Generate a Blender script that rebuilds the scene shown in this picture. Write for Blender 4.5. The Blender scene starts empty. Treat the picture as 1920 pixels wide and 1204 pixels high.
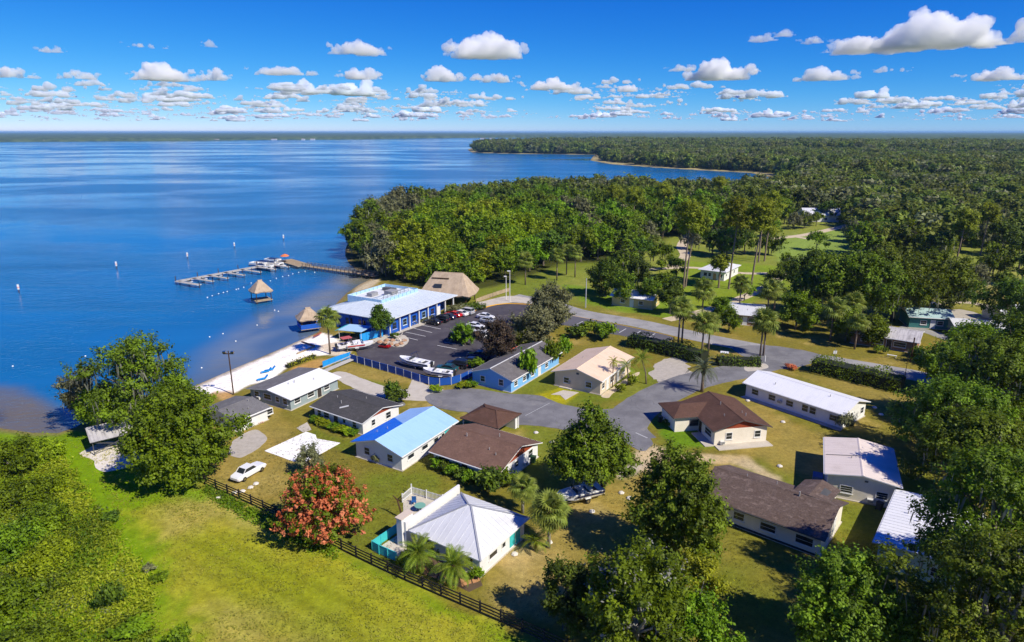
import bpy, bmesh, math, random
import numpy as np
from mathutils import Vector, Matrix

# ------------------------------------------------------------------ camera, sky, sun, exposure
sc = bpy.context.scene
COL = sc.collection
rad = math.radians
EYE = 45.0                                   # the drone hovers 45 m above the lawns
FOC = 1240.0                                 # focal length in photo pixels (photo 1920 wide)
PITCH = math.atan((602 - 247) / FOC)
CP, SP = math.cos(PITCH), math.sin(PITCH)
cd = bpy.data.cameras.new('camera')
cam = bpy.data.objects.new('camera', cd)
COL.objects.link(cam)
cam.location = (0, 0, EYE)
cam.rotation_euler = (math.pi / 2 - PITCH, 0, 0)
cd.sensor_width = 36
cd.lens = FOC / 1920 * 36
cd.clip_start = .5
cd.clip_end = 200000
sc.camera = cam

SUN_AZ = rad(128)                            # from +Y towards +X: behind the camera, on the right
SUN_EL = rad(44)
world = bpy.data.worlds.new('World')
sc.world = world
world.use_nodes = True
wt = world.node_tree
wt.nodes.clear()
sky = wt.nodes.new('ShaderNodeTexSky')
sky.sky_type = 'NISHITA'
sky.sun_disc = False
sky.sun_elevation = SUN_EL
sky.sun_rotation = SUN_AZ
sky.altitude = 0
sky.air_density = 0.6
sky.dust_density = 0.0
sky.ozone_density = 6.0
# a polarised, saturated blue sky: each channel of the physical sky gets its own contrast
sep = wt.nodes.new('ShaderNodeSeparateColor')
com = wt.nodes.new('ShaderNodeCombineColor')
wt.links.new(sky.outputs[0], sep.inputs[0])
for i, (gain, power) in enumerate(((1.3, 2.35), (.80, 1.24), (.86, .55))):
    last = sep.outputs[i]
    for op, val in (('MULTIPLY', .1), ('POWER', power), ('MULTIPLY', gain * 10)):
        n = wt.nodes.new('ShaderNodeMath')
        n.operation = op
        n.inputs[1].default_value = val
        wt.links.new(last, n.inputs[0])
        last = n.outputs[0]
    wt.links.new(last, com.inputs[i])
bgn = wt.nodes.new('ShaderNodeBackground')
bgn.inputs['Strength'].default_value = .1
won = wt.nodes.new('ShaderNodeOutputWorld')
wt.links.new(com.outputs[0], bgn.inputs['Color'])
wt.links.new(bgn.outputs[0], won.inputs[0])

sl = bpy.data.lights.new('sun', 'SUN')
sl.energy = 4.7
sl.angle = rad(.53)
sl.color = (1, .93, .79)
sun = bpy.data.objects.new('sun', sl)
COL.objects.link(sun)
sdir = Vector((math.sin(SUN_AZ) * math.cos(SUN_EL), math.cos(SUN_AZ) * math.cos(SUN_EL), math.sin(SUN_EL)))
sun.rotation_euler = sdir.to_track_quat('Z', 'Y').to_euler()
sun.location = sdir * 200

vs = sc.view_settings
vs.view_transform = 'Standard'
vs.look = 'None'
vs.exposure = 0.3
vs.gamma = 1
vs.use_curve_mapping = False
cy = sc.cycles
cy.use_denoising = True
cy.use_adaptive_sampling = True
cy.adaptive_threshold = .02
cy.max_bounces = 40
cy.diffuse_bounces = 4
cy.glossy_bounces = 2
cy.transmission_bounces = 3
cy.volume_bounces = 36
cy.transparent_max_bounces = 8
cy.caustics_reflective = False
cy.caustics_refractive = False

# ------------------------------------------------------------------ helpers
RNG = np.random.default_rng(7)
random.seed(7)

def G(px, py, z=0.0):
    """the place on the level z that the photograph shows at (px, py)"""
    cx, cyy = (px - 960) / FOC, (602 - py) / FOC
    dy, dz = CP + cyy * SP, -SP + cyy * CP
    t = (z - EYE) / dz
    return Vector((cx * t, dy * t, z))

def GP(pts, z=0.0):
    return [G(a, b, z) for a, b in pts]

def nodes_mat(name):
    m = bpy.data.materials.new(name)
    m.use_nodes = True
    nt = m.node_tree
    nt.nodes.clear()
    out = nt.nodes.new('ShaderNodeOutputMaterial')
    return m, nt, out

def N(nt, t, **kw):
    n = nt.nodes.new(t)
    for k, v in kw.items():
        setattr(n, k, v)
    return n

def noise(nt, vec, scale, detail=3, rough=.55, w=None):
    n = N(nt, 'ShaderNodeTexNoise')
    n.inputs['Scale'].default_value = scale
    n.inputs['Detail'].default_value = detail
    n.inputs['Roughness'].default_value = rough
    nt.links.new(vec, n.inputs['Vector'])
    return n.outputs[0]

def rng_map(nt, v, a, b, c=0., d=1.):
    n = N(nt, 'ShaderNodeMapRange')
    n.inputs[1].default_value = a
    n.inputs[2].default_value = b
    n.inputs[3].default_value = c
    n.inputs[4].default_value = d
    nt.links.new(v, n.inputs[0])
    return n.outputs[0]

def mixc(nt, f, a, b, mode='MIX'):
    n = N(nt, 'ShaderNodeMix', data_type='RGBA', blend_type=mode)
    for i, x in ((0, f), (6, a), (7, b)):
        if isinstance(x, (int, float)):
            n.inputs[i].default_value = x
        elif isinstance(x, (tuple, list)):
            n.inputs[i].default_value = (*x[:3], 1)
        else:
            nt.links.new(x, n.inputs[i])
    return n.outputs[2]

def position(nt, sx=1, sy=1, sz=1, kind='world'):
    if kind == 'world':
        v = N(nt, 'ShaderNodeNewGeometry').outputs['Position']
    else:
        v = N(nt, 'ShaderNodeTexCoord').outputs['Object']
    if (sx, sy, sz) == (1, 1, 1):
        return v
    m = N(nt, 'ShaderNodeVectorMath', operation='MULTIPLY')
    m.inputs[1].default_value = (sx, sy, sz)
    nt.links.new(v, m.inputs[0])
    return m.outputs[0]

def principled(nt, out, col, rough=.7, spec=.3, metal=0, bump=None):
    p = N(nt, 'ShaderNodeBsdfPrincipled')
    if isinstance(col, (tuple, list)):
        p.inputs['Base Color'].default_value = (*col[:3], 1)
    else:
        nt.links.new(col, p.inputs['Base Color'])
    if isinstance(rough, (int, float)):
        p.inputs['Roughness'].default_value = rough
    else:
        nt.links.new(rough, p.inputs['Roughness'])
    p.inputs['Specular IOR Level'].default_value = spec
    p.inputs['Metallic'].default_value = metal
    if bump:
        b = N(nt, 'ShaderNodeBump')
        b.inputs['Strength'].default_value = bump[1]
        b.inputs['Distance'].default_value = bump[2] if len(bump) > 2 else .1
        nt.links.new(bump[0], b.inputs['Height'])
        nt.links.new(b.outputs[0], p.inputs['Normal'])
    nt.links.new(p.outputs[0], out.inputs[0])
    return p

_mats = {}
def M(name, col, col2=None, scale=1.2, rough=.75, spec=.3, stain=.25, metal=0, bump=.0, fine=14, stretch=(1, 1, 1)):
    """weathered plain surface: base colour, wear patches and fine grain"""
    if name in _mats:
        return _mats[name]
    m, nt, out = nodes_mat(name)
    v = position(nt, *stretch)
    col2 = col2 or tuple(c * .72 for c in col)
    a = rng_map(nt, noise(nt, v, scale, 5, .65), .42, .72, 0, 1)
    f = rng_map(nt, noise(nt, v, fine, 3, .6), .3, .7, 0, 1)
    mul = N(nt, 'ShaderNodeMath', operation='MULTIPLY')
    mul.inputs[1].default_value = stain
    nt.links.new(a, mul.inputs[0])
    c = mixc(nt, mul.outputs[0], col, col2)
    m2 = N(nt, 'ShaderNodeMath', operation='MULTIPLY')
    m2.inputs[1].default_value = stain * .8
    nt.links.new(f, m2.inputs[0])
    c = mixc(nt, m2.outputs[0], c, tuple(x * .8 for x in col))
    principled(nt, out, c, rough, spec, metal, (f, bump, .02) if bump else None)
    _mats[name] = m
    return m

class MB:
    """collects shapes, then becomes ONE mesh object"""
    def __init__(s):
        s.v, s.f, s.m = [], [], []
    def add(s, vs_, fs, m=0):
        o = len(s.v)
        s.v += [tuple(x) for x in vs_]
        s.f += [tuple(i + o for i in f) for f in fs]
        s.m += [m] * len(fs)
        return s
    def box(s, x0, y0, z0, x1, y1, z1, m=0):
        return s.add([(x0, y0, z0), (x1, y0, z0), (x1, y1, z0), (x0, y1, z0), (x0, y0, z1), (x1, y0, z1), (x1, y1, z1), (x0, y1, z1)],
                     [(3, 2, 1, 0), (4, 5, 6, 7), (0, 1, 5, 4), (1, 2, 6, 5), (2, 3, 7, 6), (3, 0, 4, 7)], m)
    def slab(s, top, th, m=0, down=(0, 0, -1)):
        """a plate: the polygon top and a copy of it th further down"""
        n = len(top)
        d = Vector(down) * th
        vv = [Vector(p) for p in top] + [Vector(p) + d for p in top]
        ff = [tuple(range(n)), tuple(range(2 * n - 1, n - 1, -1))] + [(i, i + n, (i + 1) % n + n, (i + 1) % n) for i in range(n)]
        return s.add(vv, ff, m)
    def tube(s, pts, rads, n=6, m=0, cap=True):
        pts = [Vector(p) for p in pts]
        rings = []
        for i, p in enumerate(pts):
            d = (pts[min(i + 1, len(pts) - 1)] - pts[max(i - 1, 0)]).normalized()
            a = d.orthogonal().normalized() if abs(d.z) > .99 else d.cross(Vector((0, 0, 1))).normalized()
            b = d.cross(a)
            r = rads[i] if isinstance(rads, (list, tuple)) else rads
            rings.append([p + (a * math.cos(t) + b * math.sin(t)) * r for t in (2 * math.pi * k / n for k in range(n))])
        vv = [q for r in rings for q in r]
        ff = [(i * n + k, i * n + (k + 1) % n, (i + 1) * n + (k + 1) % n, (i + 1) * n + k) for i in range(len(pts) - 1) for k in range(n)]
        if cap:
            ff += [tuple(range(n - 1, -1, -1)), tuple(range((len(pts) - 1) * n, len(pts) * n))]
        return s.add(vv, ff, m)
    def bar(s, p, q, w, h, m=0):
        """a board from p to q, w wide (sideways) and h high"""
        p, q = Vector(p), Vector(q)
        d = (q - p).normalized()
        a = d.cross(Vector((0, 0, 1)))
        a = (a.normalized() if a.length > 1e-4 else Vector((1, 0, 0))) * w / 2
        b = a.cross(d).normalized() * h / 2
        vv = [p - a - b, p + a - b, p + a + b, p - a + b, q - a - b, q + a - b, q + a + b, q - a + b]
        return s.add(vv, [(3, 2, 1, 0), (4, 5, 6, 7), (0, 1, 5, 4), (1, 2, 6, 5), (2, 3, 7, 6), (3, 0, 4, 7)], m)
    def lathe(s, prof, n=10, c=(0, 0, 0), m=0):
        vv = [(c[0] + r * math.cos(2 * math.pi * k / n), c[1] + r * math.sin(2 * math.pi * k / n), c[2] + z) for r, z in prof for k in range(n)]
        ff = [(i * n + k, i * n + (k + 1) % n, (i + 1) * n + (k + 1) % n, (i + 1) * n + k) for i in range(len(prof) - 1) for k in range(n)]
        ff += [tuple(range(n - 1, -1, -1)), tuple(range((len(prof) - 1) * n, len(prof) * n))]
        return s.add(vv, ff, m)
    def mesh(s, name, mats, smooth=False):
        me = bpy.data.meshes.new(name)
        me.from_pydata(s.v, [], s.f)
        for m in mats if isinstance(mats, (list, tuple)) else [mats]:
            me.materials.append(m)
        if max(s.m, default=0):
            me.polygons.foreach_set('material_index', s.m)
        bm = bmesh.new()
        bm.from_mesh(me)
        bmesh.ops.recalc_face_normals(bm, faces=bm.faces)
        bm.to_mesh(me)
        bm.free()
        if smooth:
            me.polygons.foreach_set('use_smooth', [True] * len(me.polygons))
        return me
    def build(s, name, mats, parent=None, smooth=False, loc=(0, 0, 0), rot=0, **kw):
        return link(name, s.mesh(name, mats, smooth), parent, loc, rot, **kw)

def link(name, me, parent=None, loc=(0, 0, 0), rot=0, **kw):
    o = bpy.data.objects.new(name, me)
    COL.objects.link(o)
    o.location = loc
    o.rotation_euler = (0, 0, rot)
    if parent is not None:
        o.parent = parent
    for k, v in kw.items():
        o[k] = v
    return o

def thing(name, label, cat, loc=(0, 0, 0), rot=0, group=None):
    o = link(name, None, None, loc, rot, label=label, category=cat)
    if group:
        o['group'] = group
    return o

def dup(o, parent=None, **kw):
    """a copy of a thing, of its parts and of their sub-parts"""
    c = o.copy()
    COL.objects.link(c)
    if parent is not None:
        c.parent = parent
    for ch in KIDS.get(o.name, []):
        dup(ch, c)
    for k, v in kw.items():
        c[k] = v
    return c
KIDS = {}
def index_kids():
    KIDS.clear()
    for o in COL.objects:
        if o.parent is not None:
            KIDS.setdefault(o.parent.name, []).append(o)

def hash3(ix, iy, iz, seed=0):
    h = (ix.astype(np.int64) * 374761393 + iy.astype(np.int64) * 668265263 + iz.astype(np.int64) * 2147483647 + seed * 1274126177) & 0xffffffff
    h = ((h ^ (h >> 13)) * 1274126177) & 0xffffffff
    h = ((h ^ (h >> 16)) * 2246822519) & 0xffffffff
    return ((h ^ (h >> 15)) & 0xffffff) / float(0xffffff)

def vnoise(P, scale, seed=0, octaves=3, gain=.5):
    """value noise 0..1 on an (n,3) or (n,2) array"""
    P = np.asarray(P, float)
    if P.shape[1] == 2:
        P = np.concatenate([P, np.zeros((len(P), 1))], 1)
    tot, amp, norm = 0, 1., 0
    for o in range(octaves):
        q = P * scale * 2 ** o + o * 17.3
        i = np.floor(q)
        f = q - i
        f = f * f * (3 - 2 * f)
        r = 0
        for dx in (0, 1):
            for dy in (0, 1):
                for dz in (0, 1):
                    w = (f[:, 0] if dx else 1 - f[:, 0]) * (f[:, 1] if dy else 1 - f[:, 1]) * (f[:, 2] if dz else 1 - f[:, 2])
                    r = r + w * hash3(i[:, 0] + dx, i[:, 1] + dy, i[:, 2] + dz, seed + o)
        tot = tot + r * amp
        norm += amp
        amp *= gain
    return tot / norm

def smooth_line(pts, n=6, closed=False):
    """Catmull-Rom through the points"""
    pts = [Vector(p) for p in pts]
    out = []
    m = len(pts)
    for i in range(m if closed else m - 1):
        p0, p1, p2, p3 = (pts[j % m] if closed else pts[max(0, min(m - 1, j))] for j in (i - 1, i, i + 1, i + 2))
        for k in range(n):
            t = k / n
            out.append(.5 * (2 * p1 + (p2 - p0) * t + (2 * p0 - 5 * p1 + 4 * p2 - p3) * t * t + (3 * p1 - p0 - 3 * p2 + p3) * t ** 3))
    if not closed:
        out.append(pts[-1])
    return out

def inside(P, poly):
    x, y = P[:, 0], P[:, 1]
    r = np.zeros(len(P), bool)
    n = len(poly)
    for i in range(n):
        x0, y0 = poly[i][0], poly[i][1]
        x1, y1 = poly[(i + 1) % n][0], poly[(i + 1) % n][1]
        if y0 == y1:
            continue
        r ^= ((y0 > y) != (y1 > y)) & (x < (x1 - x0) * (y - y0) / (y1 - y0) + x0)
    return r

def dist_line(P, poly, closed=True):
    d = np.full(len(P), 1e9)
    n = len(poly)
    for i in range(n if closed else n - 1):
        a = np.array(poly[i][:2])
        b = np.array(poly[(i + 1) % n][:2])
        ab = b - a
        L = ab @ ab
        if L < 1e-9:
            continue
        t = np.clip(((P[:, :2] - a) @ ab) / L, 0, 1)
        q = P[:, :2] - a - t[:, None] * ab
        d = np.minimum(d, np.einsum('ij,ij->i', q, q))
    return np.sqrt(d)

def sdist(P, poly):
    """signed distance to a closed outline, positive inside"""
    d = dist_line(P, poly)
    return np.where(inside(P, poly), d, -d)

def big_mesh(name, V, F, mat, smooth=False, attrs=()):
    """mesh from arrays; F is (n,k) with k vertices a face"""
    me = bpy.data.meshes.new(name)
    V = np.ascontiguousarray(V, np.float32)
    F = np.ascontiguousarray(F, np.int32)
    k = F.shape[1]
    me.vertices.add(len(V))
    me.vertices.foreach_set('co', V.ravel())
    me.loops.add(F.size)
    me.loops.foreach_set('vertex_index', F.ravel())
    me.polygons.add(len(F))
    me.polygons.foreach_set('loop_start', np.arange(len(F), dtype=np.int32) * k)
    me.polygons.foreach_set('loop_total', np.full(len(F), k, np.int32))
    if smooth:
        me.polygons.foreach_set('use_smooth', np.ones(len(F), bool))
    for an, kind, dom, data in attrs:
        a = me.attributes.new(an, kind, dom)
        if kind == 'FLOAT_COLOR':
            a.data.foreach_set('color', np.ascontiguousarray(data, np.float32).ravel())
        else:
            a.data.foreach_set('value', np.ascontiguousarray(data, np.float32).ravel())
    for m in mat if isinstance(mat, (list, tuple)) else [mat]:
        me.materials.append(m)
    me.update()
    me.validate()
    return me

# ------------------------------------------------------------------ terrain and lake
WL = -0.6                                     # the lake's level
shore_px = [(0, 803), (60, 812), (110, 812), (145, 800), (180, 772), (250, 752), (310, 745), (358, 727), (440, 691), (520, 657), (575, 633), (598, 622),
            (604, 606), (625, 575), (650, 550), (672, 535), (698, 522), (703, 513), (690, 508), (668, 506), (655, 494), (648, 480), (648, 466), (655, 452),
            (672, 438), (700, 418), (760, 388), (850, 373), (1000, 366), (1150, 362), (1300, 361), (1400, 360), (1446, 358),
            (1462, 346), (1450, 334), (1407, 324), (1327, 320), (1227, 314), (1147, 308), (1107, 301), (1112, 294), (1117, 290.5), (1060, 289.5), (960, 288.5), (886, 286.5),
            (877, 281), (886, 277), (960, 272), (1100, 268), (1213, 265.6), (1160, 262), (1103, 259), (1000, 258.2), (900, 258.6), (700, 261), (300, 264.5), (0, 266.3)]
shore = [G(a, b, WL).to_2d() for a, b in shore_px]
lake_poly = [(-9000, 160), (-300, 140), (-190, 112)] + [tuple(p) for p in shore] + [(-9000, 3900)]

def polar(r, az):
    R, A = np.meshgrid(r, az, indexing='ij')
    V = np.stack([R * np.sin(A), R * np.cos(A), np.zeros_like(R)], -1).reshape(-1, 3)
    nr, na = len(r), len(az)
    i = np.arange(nr - 1)[:, None] * na + np.arange(na - 1)[None, :]
    F = np.stack([i, i + 1, i + 1 + na, i + na], -1).reshape(-1, 4)
    return V, F

def radii(spec):
    out = [spec[0][0]]
    for a, b, q in spec:
        while out[-1] < b:
            out.append(out[-1] * (1 + q))
    return np.array(out)

fine_az = np.radians(np.arange(-42, 42.01, .2))
AZ = np.concatenate([np.radians(np.arange(-180, -42, 6)), fine_az, np.radians(np.arange(45, 181, 5))])
GV, GF = polar(radii([(12, 45, .03), (45, 270, .0065), (270, 3000, .02), (3000, 40000, .08)]), AZ)
GV[GV[:, 1] ** 2 + GV[:, 0] ** 2 < 12.5 ** 2] *= .02
dsh = -sdist(GV, lake_poly)                   # >0 on land

def ground_z(d):
    return np.where(d > 0, np.minimum(0, WL + d * .085), np.maximum(WL + d * .05, -2.6))
GV[:, 2] = ground_z(dsh)

def srgb(r, g, b):
    f = lambda c: c / 255 / 12.92 if c < 10.3 else ((c / 255 + .055) / 1.055) ** 2.4
    return np.array([f(r), f(g), f(b)])

lawn = srgb(122, 114, 44)
green = srgb(104, 118, 30)
dry = srgb(150, 132, 66)
tan = srgb(170, 150, 92)
bare = srgb(196, 176, 138)
lush = srgb(112, 142, 12)
straw = srgb(158, 150, 44)
weeds = srgb(104, 132, 16)
sand = srgb(252, 246, 234)
field = srgb(126, 140, 56)
gravel = srgb(178, 170, 156)
bed = srgb(104, 92, 62)
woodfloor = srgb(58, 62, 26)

n1 = vnoise(GV, 1 / 26., 1, 4)
n2 = vnoise(GV, 1 / 7., 5, 4)
n3 = vnoise(GV, 1 / 1.3, 9, 3)
def mixa(c, col, w):
    return c * (1 - w[:, None]) + col[None, :] * w[:, None]
def sst(a, b, x):
    t = np.clip((x - a) / (b - a), 0, 1)
    return t * t * (3 - 2 * t)

gc = np.repeat(lawn[None, :], len(GV), 0)
gc = mixa(gc, green, sst(.47, .66, n1) * .7)
gc = mixa(gc, dry, sst(.48, .7, n2) * .6)
gc = mixa(gc, tan, sst(.6, .72, n2 * .6 + n3 * .4) * .5)
far_w = sst(150, 210, GV[:, 1]) * sst(-30, 10, GV[:, 0])
gc = mixa(gc, field, far_w * .75)
gc = mixa(gc, green * .9, far_w * sst(.5, .64, n1) * .6)
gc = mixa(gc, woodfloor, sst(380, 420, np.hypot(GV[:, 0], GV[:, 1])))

def paint(px, col, soft=2., wob=2., amt=1., z=0.):
    """a patch of another ground cover with an uneven edge"""
    global gc
    poly = [tuple(p.to_2d()) for p in GP(px, z)]
    xs = [p[0] for p in poly]
    ys = [p[1] for p in poly]
    pad = soft + wob + 1
    k = np.where((GV[:, 0] > min(xs) - pad) & (GV[:, 0] < max(xs) + pad) & (GV[:, 1] > min(ys) - pad) & (GV[:, 1] < max(ys) + pad))[0]
    if not len(k):
        return
    d = sdist(GV[k], poly) + (n2[k] - .5) * wob * 2 + (n3[k] - .5) * wob
    w = np.zeros(len(GV))
    w[k] = sst(-soft / 2, soft / 2, d) * amt
    gc = mixa(gc, col, w)

# meadow, scrub, lawns, bare patches
paint([(-200, 800), (130, 800), (250, 850), (395, 912), (640, 1038), (1060, 1230), (1000, 1300), (-300, 1300)], lush, 1.5, 1.2)
paint([(230, 960), (420, 930), (640, 1050), (980, 1204), (900, 1300), (420, 1300), (330, 1090)], straw, 5, 3.5, .75)
paint([(300, 950), (420, 925), (560, 985), (520, 1010), (400, 985), (300, 1020)], tan, 4, 3, .45)
paint([(400, 1150), (520, 1130), (700, 1190), (700, 1300), (420, 1300)], tan, 4, 4, .4)
paint([(330, 1020), (450, 1000), (620, 1090), (760, 1204), (640, 1260), (430, 1090)], srgb(124, 134, 18), 5, 3, .7)
paint([(-200, 820), (80, 830), (170, 950), (260, 1110), (230, 1300), (-300, 1300)], weeds, 3, 3, .8)
paint([(130, 800), (250, 840), (400, 910), (380, 935), (240, 900), (180, 860)], srgb(104, 140, 10), 2, 1.5, .8)
paint([(410, 835), (500, 800), (610, 850), (560, 930), (470, 940), (395, 900)], dry, 3, 3, .7)
paint([(440, 770), (520, 770), (560, 800), (470, 850), (430, 830)], dry, 3, 2, .6)
paint([(590, 800), (680, 830), (660, 860), (570, 815)], green, 2, 1.5, .7)
paint([(690, 890), (800, 880), (870, 915), (760, 925), (680, 960)], green, 3, 3, .7)
paint([(990, 800), (1060, 810), (1050, 930), (960, 900), (1010, 850)], green, 2, 2, .8)
paint([(1130, 690), (1240, 690), (1230, 740), (1110, 760), (1050, 755), (1000, 735), (1040, 725)], green, 2, 1.5, .75)
paint([(1005, 738), (1050, 726), (1085, 740), (1060, 760), (1010, 748)], srgb(168, 160, 24), 1.5, 1, .8)
paint([(1225, 790), (1300, 790), (1350, 840), (1250, 845)], srgb(92, 128, 18), 2, 1.5, .9)
paint([(1400, 760), (1560, 830), (1530, 900), (1360, 850)], dry, 4, 4, .55)
paint([(1430, 690), (1700, 730), (1660, 780), (1600, 740)], dry, 3, 3, .5)
paint([(900, 1050), (1010, 980), (1080, 1000), (1060, 1090), (960, 1130)], dry, 4, 3, .7)
paint([(930, 1015), (1010, 1000), (1040, 1050), (950, 1060)], bare, 4, 3, .4)
paint([(1075, 930), (1190, 880), (1230, 900), (1150, 990), (1080, 960)], dry, 3, 3, .75)
paint([(1080, 950), (1130, 940), (1140, 965), (1090, 980)], bare, 2, 2, .4)
paint([(1190, 850), (1225, 835), (1260, 845), (1230, 880), (1180, 885)], bare, 1.5, 1.5, .9)
paint([(1250, 850), (1400, 852), (1480, 905), (1460, 912), (1370, 866), (1270, 868)], bare, 1.2, 1, .8)
paint([(1150, 875), (1200, 870), (1195, 890), (1160, 900)], gravel, 1.5, 1, .8)
paint([(622, 690), (660, 680), (775, 712), (740, 722), (640, 703)], dry, 1.5, 1, .8)
paint([(640, 703), (740, 722), (700, 728)], green, 1.5, 1, .7)
paint([(1300, 490), (1480, 500), (1480, 540), (1300, 600), (1240, 560)], srgb(118, 142, 26), 4, 4, .7)
paint([(1060, 535), (1240, 560), (1270, 600), (1090, 570)], srgb(104, 136, 28), 3, 3, .8)
paint([(1440, 450), (1590, 425), (1640, 470), (1480, 520)], srgb(128, 152, 66), 6, 5, .8)
paint([(1800, 500), (1960, 500), (1960, 600), (1820, 580)], srgb(150, 150, 70), 6, 5, .7)
paint([(1820, 510), (1900, 530), (1900, 570), (1830, 560)], tan, 5, 4, .5)
paint([(1480, 655), (1640, 680), (1720, 700), (1700, 715), (1480, 665)], dry, 1.5, 1.5, .5)
paint([(1130, 300), (1230, 305), (1460, 338), (1400, 326), (1150, 312)], srgb(170, 160, 110), 2, 1, .8)
paint([(1080, 890), (1200, 900), (1180, 1040), (1090, 1100), (1010, 1090), (1040, 960)], dry, 4, 4, .6)
paint([(1380, 760), (1480, 790), (1560, 820), (1530, 910), (1440, 880), (1350, 850)], dry, 5, 4, .5)
paint([(960, 1060), (1080, 1080), (1040, 1180), (930, 1130)], tan, 5, 4, .5)
# mowing lines along the fence
mow = np.array([G(390, 910).x - G(1060, 1226).x, G(390, 910).y - G(1060, 1226).y])
mow = np.array([-mow[1], mow[0]]) / np.linalg.norm(mow)
st_ = np.sin((GV[:, :2] @ mow) * 2.6 + 3 * n2)
k_ = inside(GV, [tuple(p.to_2d()) for p in GP([(150, 830), (390, 915), (1060, 1228), (900, 1300), (430, 1300), (260, 980)])])
gc[k_] *= (1 + .10 * st_[k_] * sst(.3, .6, n1[k_]))[:, None]
# woodland floor in the lakeside wood
WOOD = [(648, 478), (668, 506), (705, 512), (740, 532), (800, 543), (880, 546), (938, 534), (985, 517), (1050, 497), (1140, 490), (1225, 466), (1262, 440), (1330, 452),
        (1420, 430), (1470, 405), (1440, 362), (1300, 364), (1150, 366), (1000, 370), (850, 377), (760, 392), (700, 422), (665, 445)]
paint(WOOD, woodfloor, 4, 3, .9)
# the beach and the wet rim of the lake
paint([(350, 728), (440, 688), (520, 655), (575, 630), (602, 622), (640, 640), (632, 668), (588, 668), (541, 690), (512, 712), (462, 726), (442, 738), (400, 738), (365, 745)], sand, .8, .5, 1., -.2)
paint([(588, 650), (632, 640), (672, 640), (655, 665), (628, 668)], srgb(206, 192, 170), .8, .5, 1.)
paint([(668, 531), (700, 519), (712, 526), (690, 540), (660, 548)], srgb(206, 190, 160), 1.5, 1, .8)
paint([(405, 735), (432, 733), (442, 745), (415, 752)], srgb(190, 150, 100), 1, 1, .8)
paint([(545, 690), (600, 672), (632, 672), (622, 688), (570, 695), (545, 697)], srgb(186, 146, 84), 1, .8, .85)
rim = (np.hypot(GV[:, 0], GV[:, 1]) > 560) & (dsh > -1) & (dsh < 18)
gc = mixa(gc, srgb(176, 162, 112), rim * .85)
wet = (1 - sst(0.2, 2.4, dsh + (n3 - .5))) * (dsh > -.5)
gc = mixa(gc, srgb(128, 108, 78), wet * .7)
gc = mixa(gc, bed, sst(0, -1.5, dsh))
gc *= (.82 + .36 * n3)[:, None]

m_ground, nt, out = nodes_mat('ground')
at = N(nt, 'ShaderNodeAttribute', attribute_name='cover')
v = position(nt)
a1 = rng_map(nt, noise(nt, v, 1.6, 5, .7), .3, .7, .72, 1.25)
a2 = rng_map(nt, noise(nt, v, 7, 3, .7), .3, .7, .8, 1.2)
a3 = noise(nt, v, .25, 4, .6)
mm = N(nt, 'ShaderNodeMath', operation='MULTIPLY')
nt.links.new(a1, mm.inputs[0])
nt.links.new(a2, mm.inputs[1])
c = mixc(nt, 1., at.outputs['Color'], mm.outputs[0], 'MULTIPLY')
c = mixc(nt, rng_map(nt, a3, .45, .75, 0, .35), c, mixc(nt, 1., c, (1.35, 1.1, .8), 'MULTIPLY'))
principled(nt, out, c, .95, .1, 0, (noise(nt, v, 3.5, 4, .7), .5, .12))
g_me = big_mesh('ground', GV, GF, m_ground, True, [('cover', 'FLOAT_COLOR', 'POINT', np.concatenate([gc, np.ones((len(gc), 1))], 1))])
link('ground', g_me, kind='structure')

# the lake
WV, WF = polar(radii([(70, 300, .014), (300, 3000, .03), (3000, 12000, .1)]), np.radians(np.arange(-72, 30.1, .5)))
WV[:, 2] = WL
dw = sdist(WV, lake_poly)
keep = (dw[WF] > -14).any(1)
WF = WF[keep]
deep = srgb(6, 100, 152)
wn = vnoise(WV, 1 / 34., 21, 4)
wc = np.repeat(deep[None, :], len(WV), 0)
shal = srgb(140, 130, 98)
def wpaint(px, col, soft, wob, amt):
    global wc
    poly = [tuple(p.to_2d()) for p in GP(px, WL)]
    d = sdist(WV, poly) + (wn - .5) * wob * 2.2
    wc = mixa(wc, col, sst(-soft / 2, soft / 2, d) * amt)
wpaint([(325, 770), (355, 665), (405, 612), (470, 578), (525, 553), (575, 528), (606, 505), (640, 488), (720, 500), (720, 560), (620, 650), (380, 780)], srgb(40, 84, 128), 14, 9, .75)
wpaint([(340, 770), (372, 672), (425, 626), (490, 596), (545, 568), (592, 543), (622, 522), (655, 508), (720, 510), (720, 560), (620, 650), (380, 780)], shal, 12, 9, .95)
wpaint([(480, 650), (530, 625), (590, 612), (610, 622), (570, 640), (500, 668)], srgb(56, 46, 44), 8, 7, .75)
wpaint([(440, 640), (520, 598), (600, 592), (590, 600), (500, 622)], srgb(40, 52, 74), 7, 6, .6)
wpaint([(640, 545), (668, 528), (700, 522), (700, 545), (660, 560)], srgb(122, 122, 50), 8, 4, .8)
wpaint([(150, 790), (250, 740), (380, 705), (430, 680), (390, 745), (200, 800)], srgb(92, 86, 62), 12, 8, .7)
wpaint([(-300, 712), (0, 716), (55, 722), (100, 745), (140, 770), (165, 800), (130, 830), (-300, 830)], srgb(112, 98, 70), 4, 3, .97)
wpaint([(-60, 770), (10, 765), (25, 790), (-40, 800)], srgb(16, 36, 74), 4, 4, .9)
wc = mixa(wc, srgb(120, 108, 76), sst(7, .5, dw) * sst(-70, -40, WV[:, 0]) * (WV[:, 1] < 260) * .8)
m_water, nt, out = nodes_mat('lake_water')
at = N(nt, 'ShaderNodeAttribute', attribute_name='tint')
v = position(nt)
calm = noise(nt, position(nt, .0013, .0036, 0), 1, 7, .62)
calm.node.inputs['Distortion'].default_value = 1.6
calm2 = noise(nt, position(nt, .007, .014, 0), 1, 4, .6)
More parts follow.
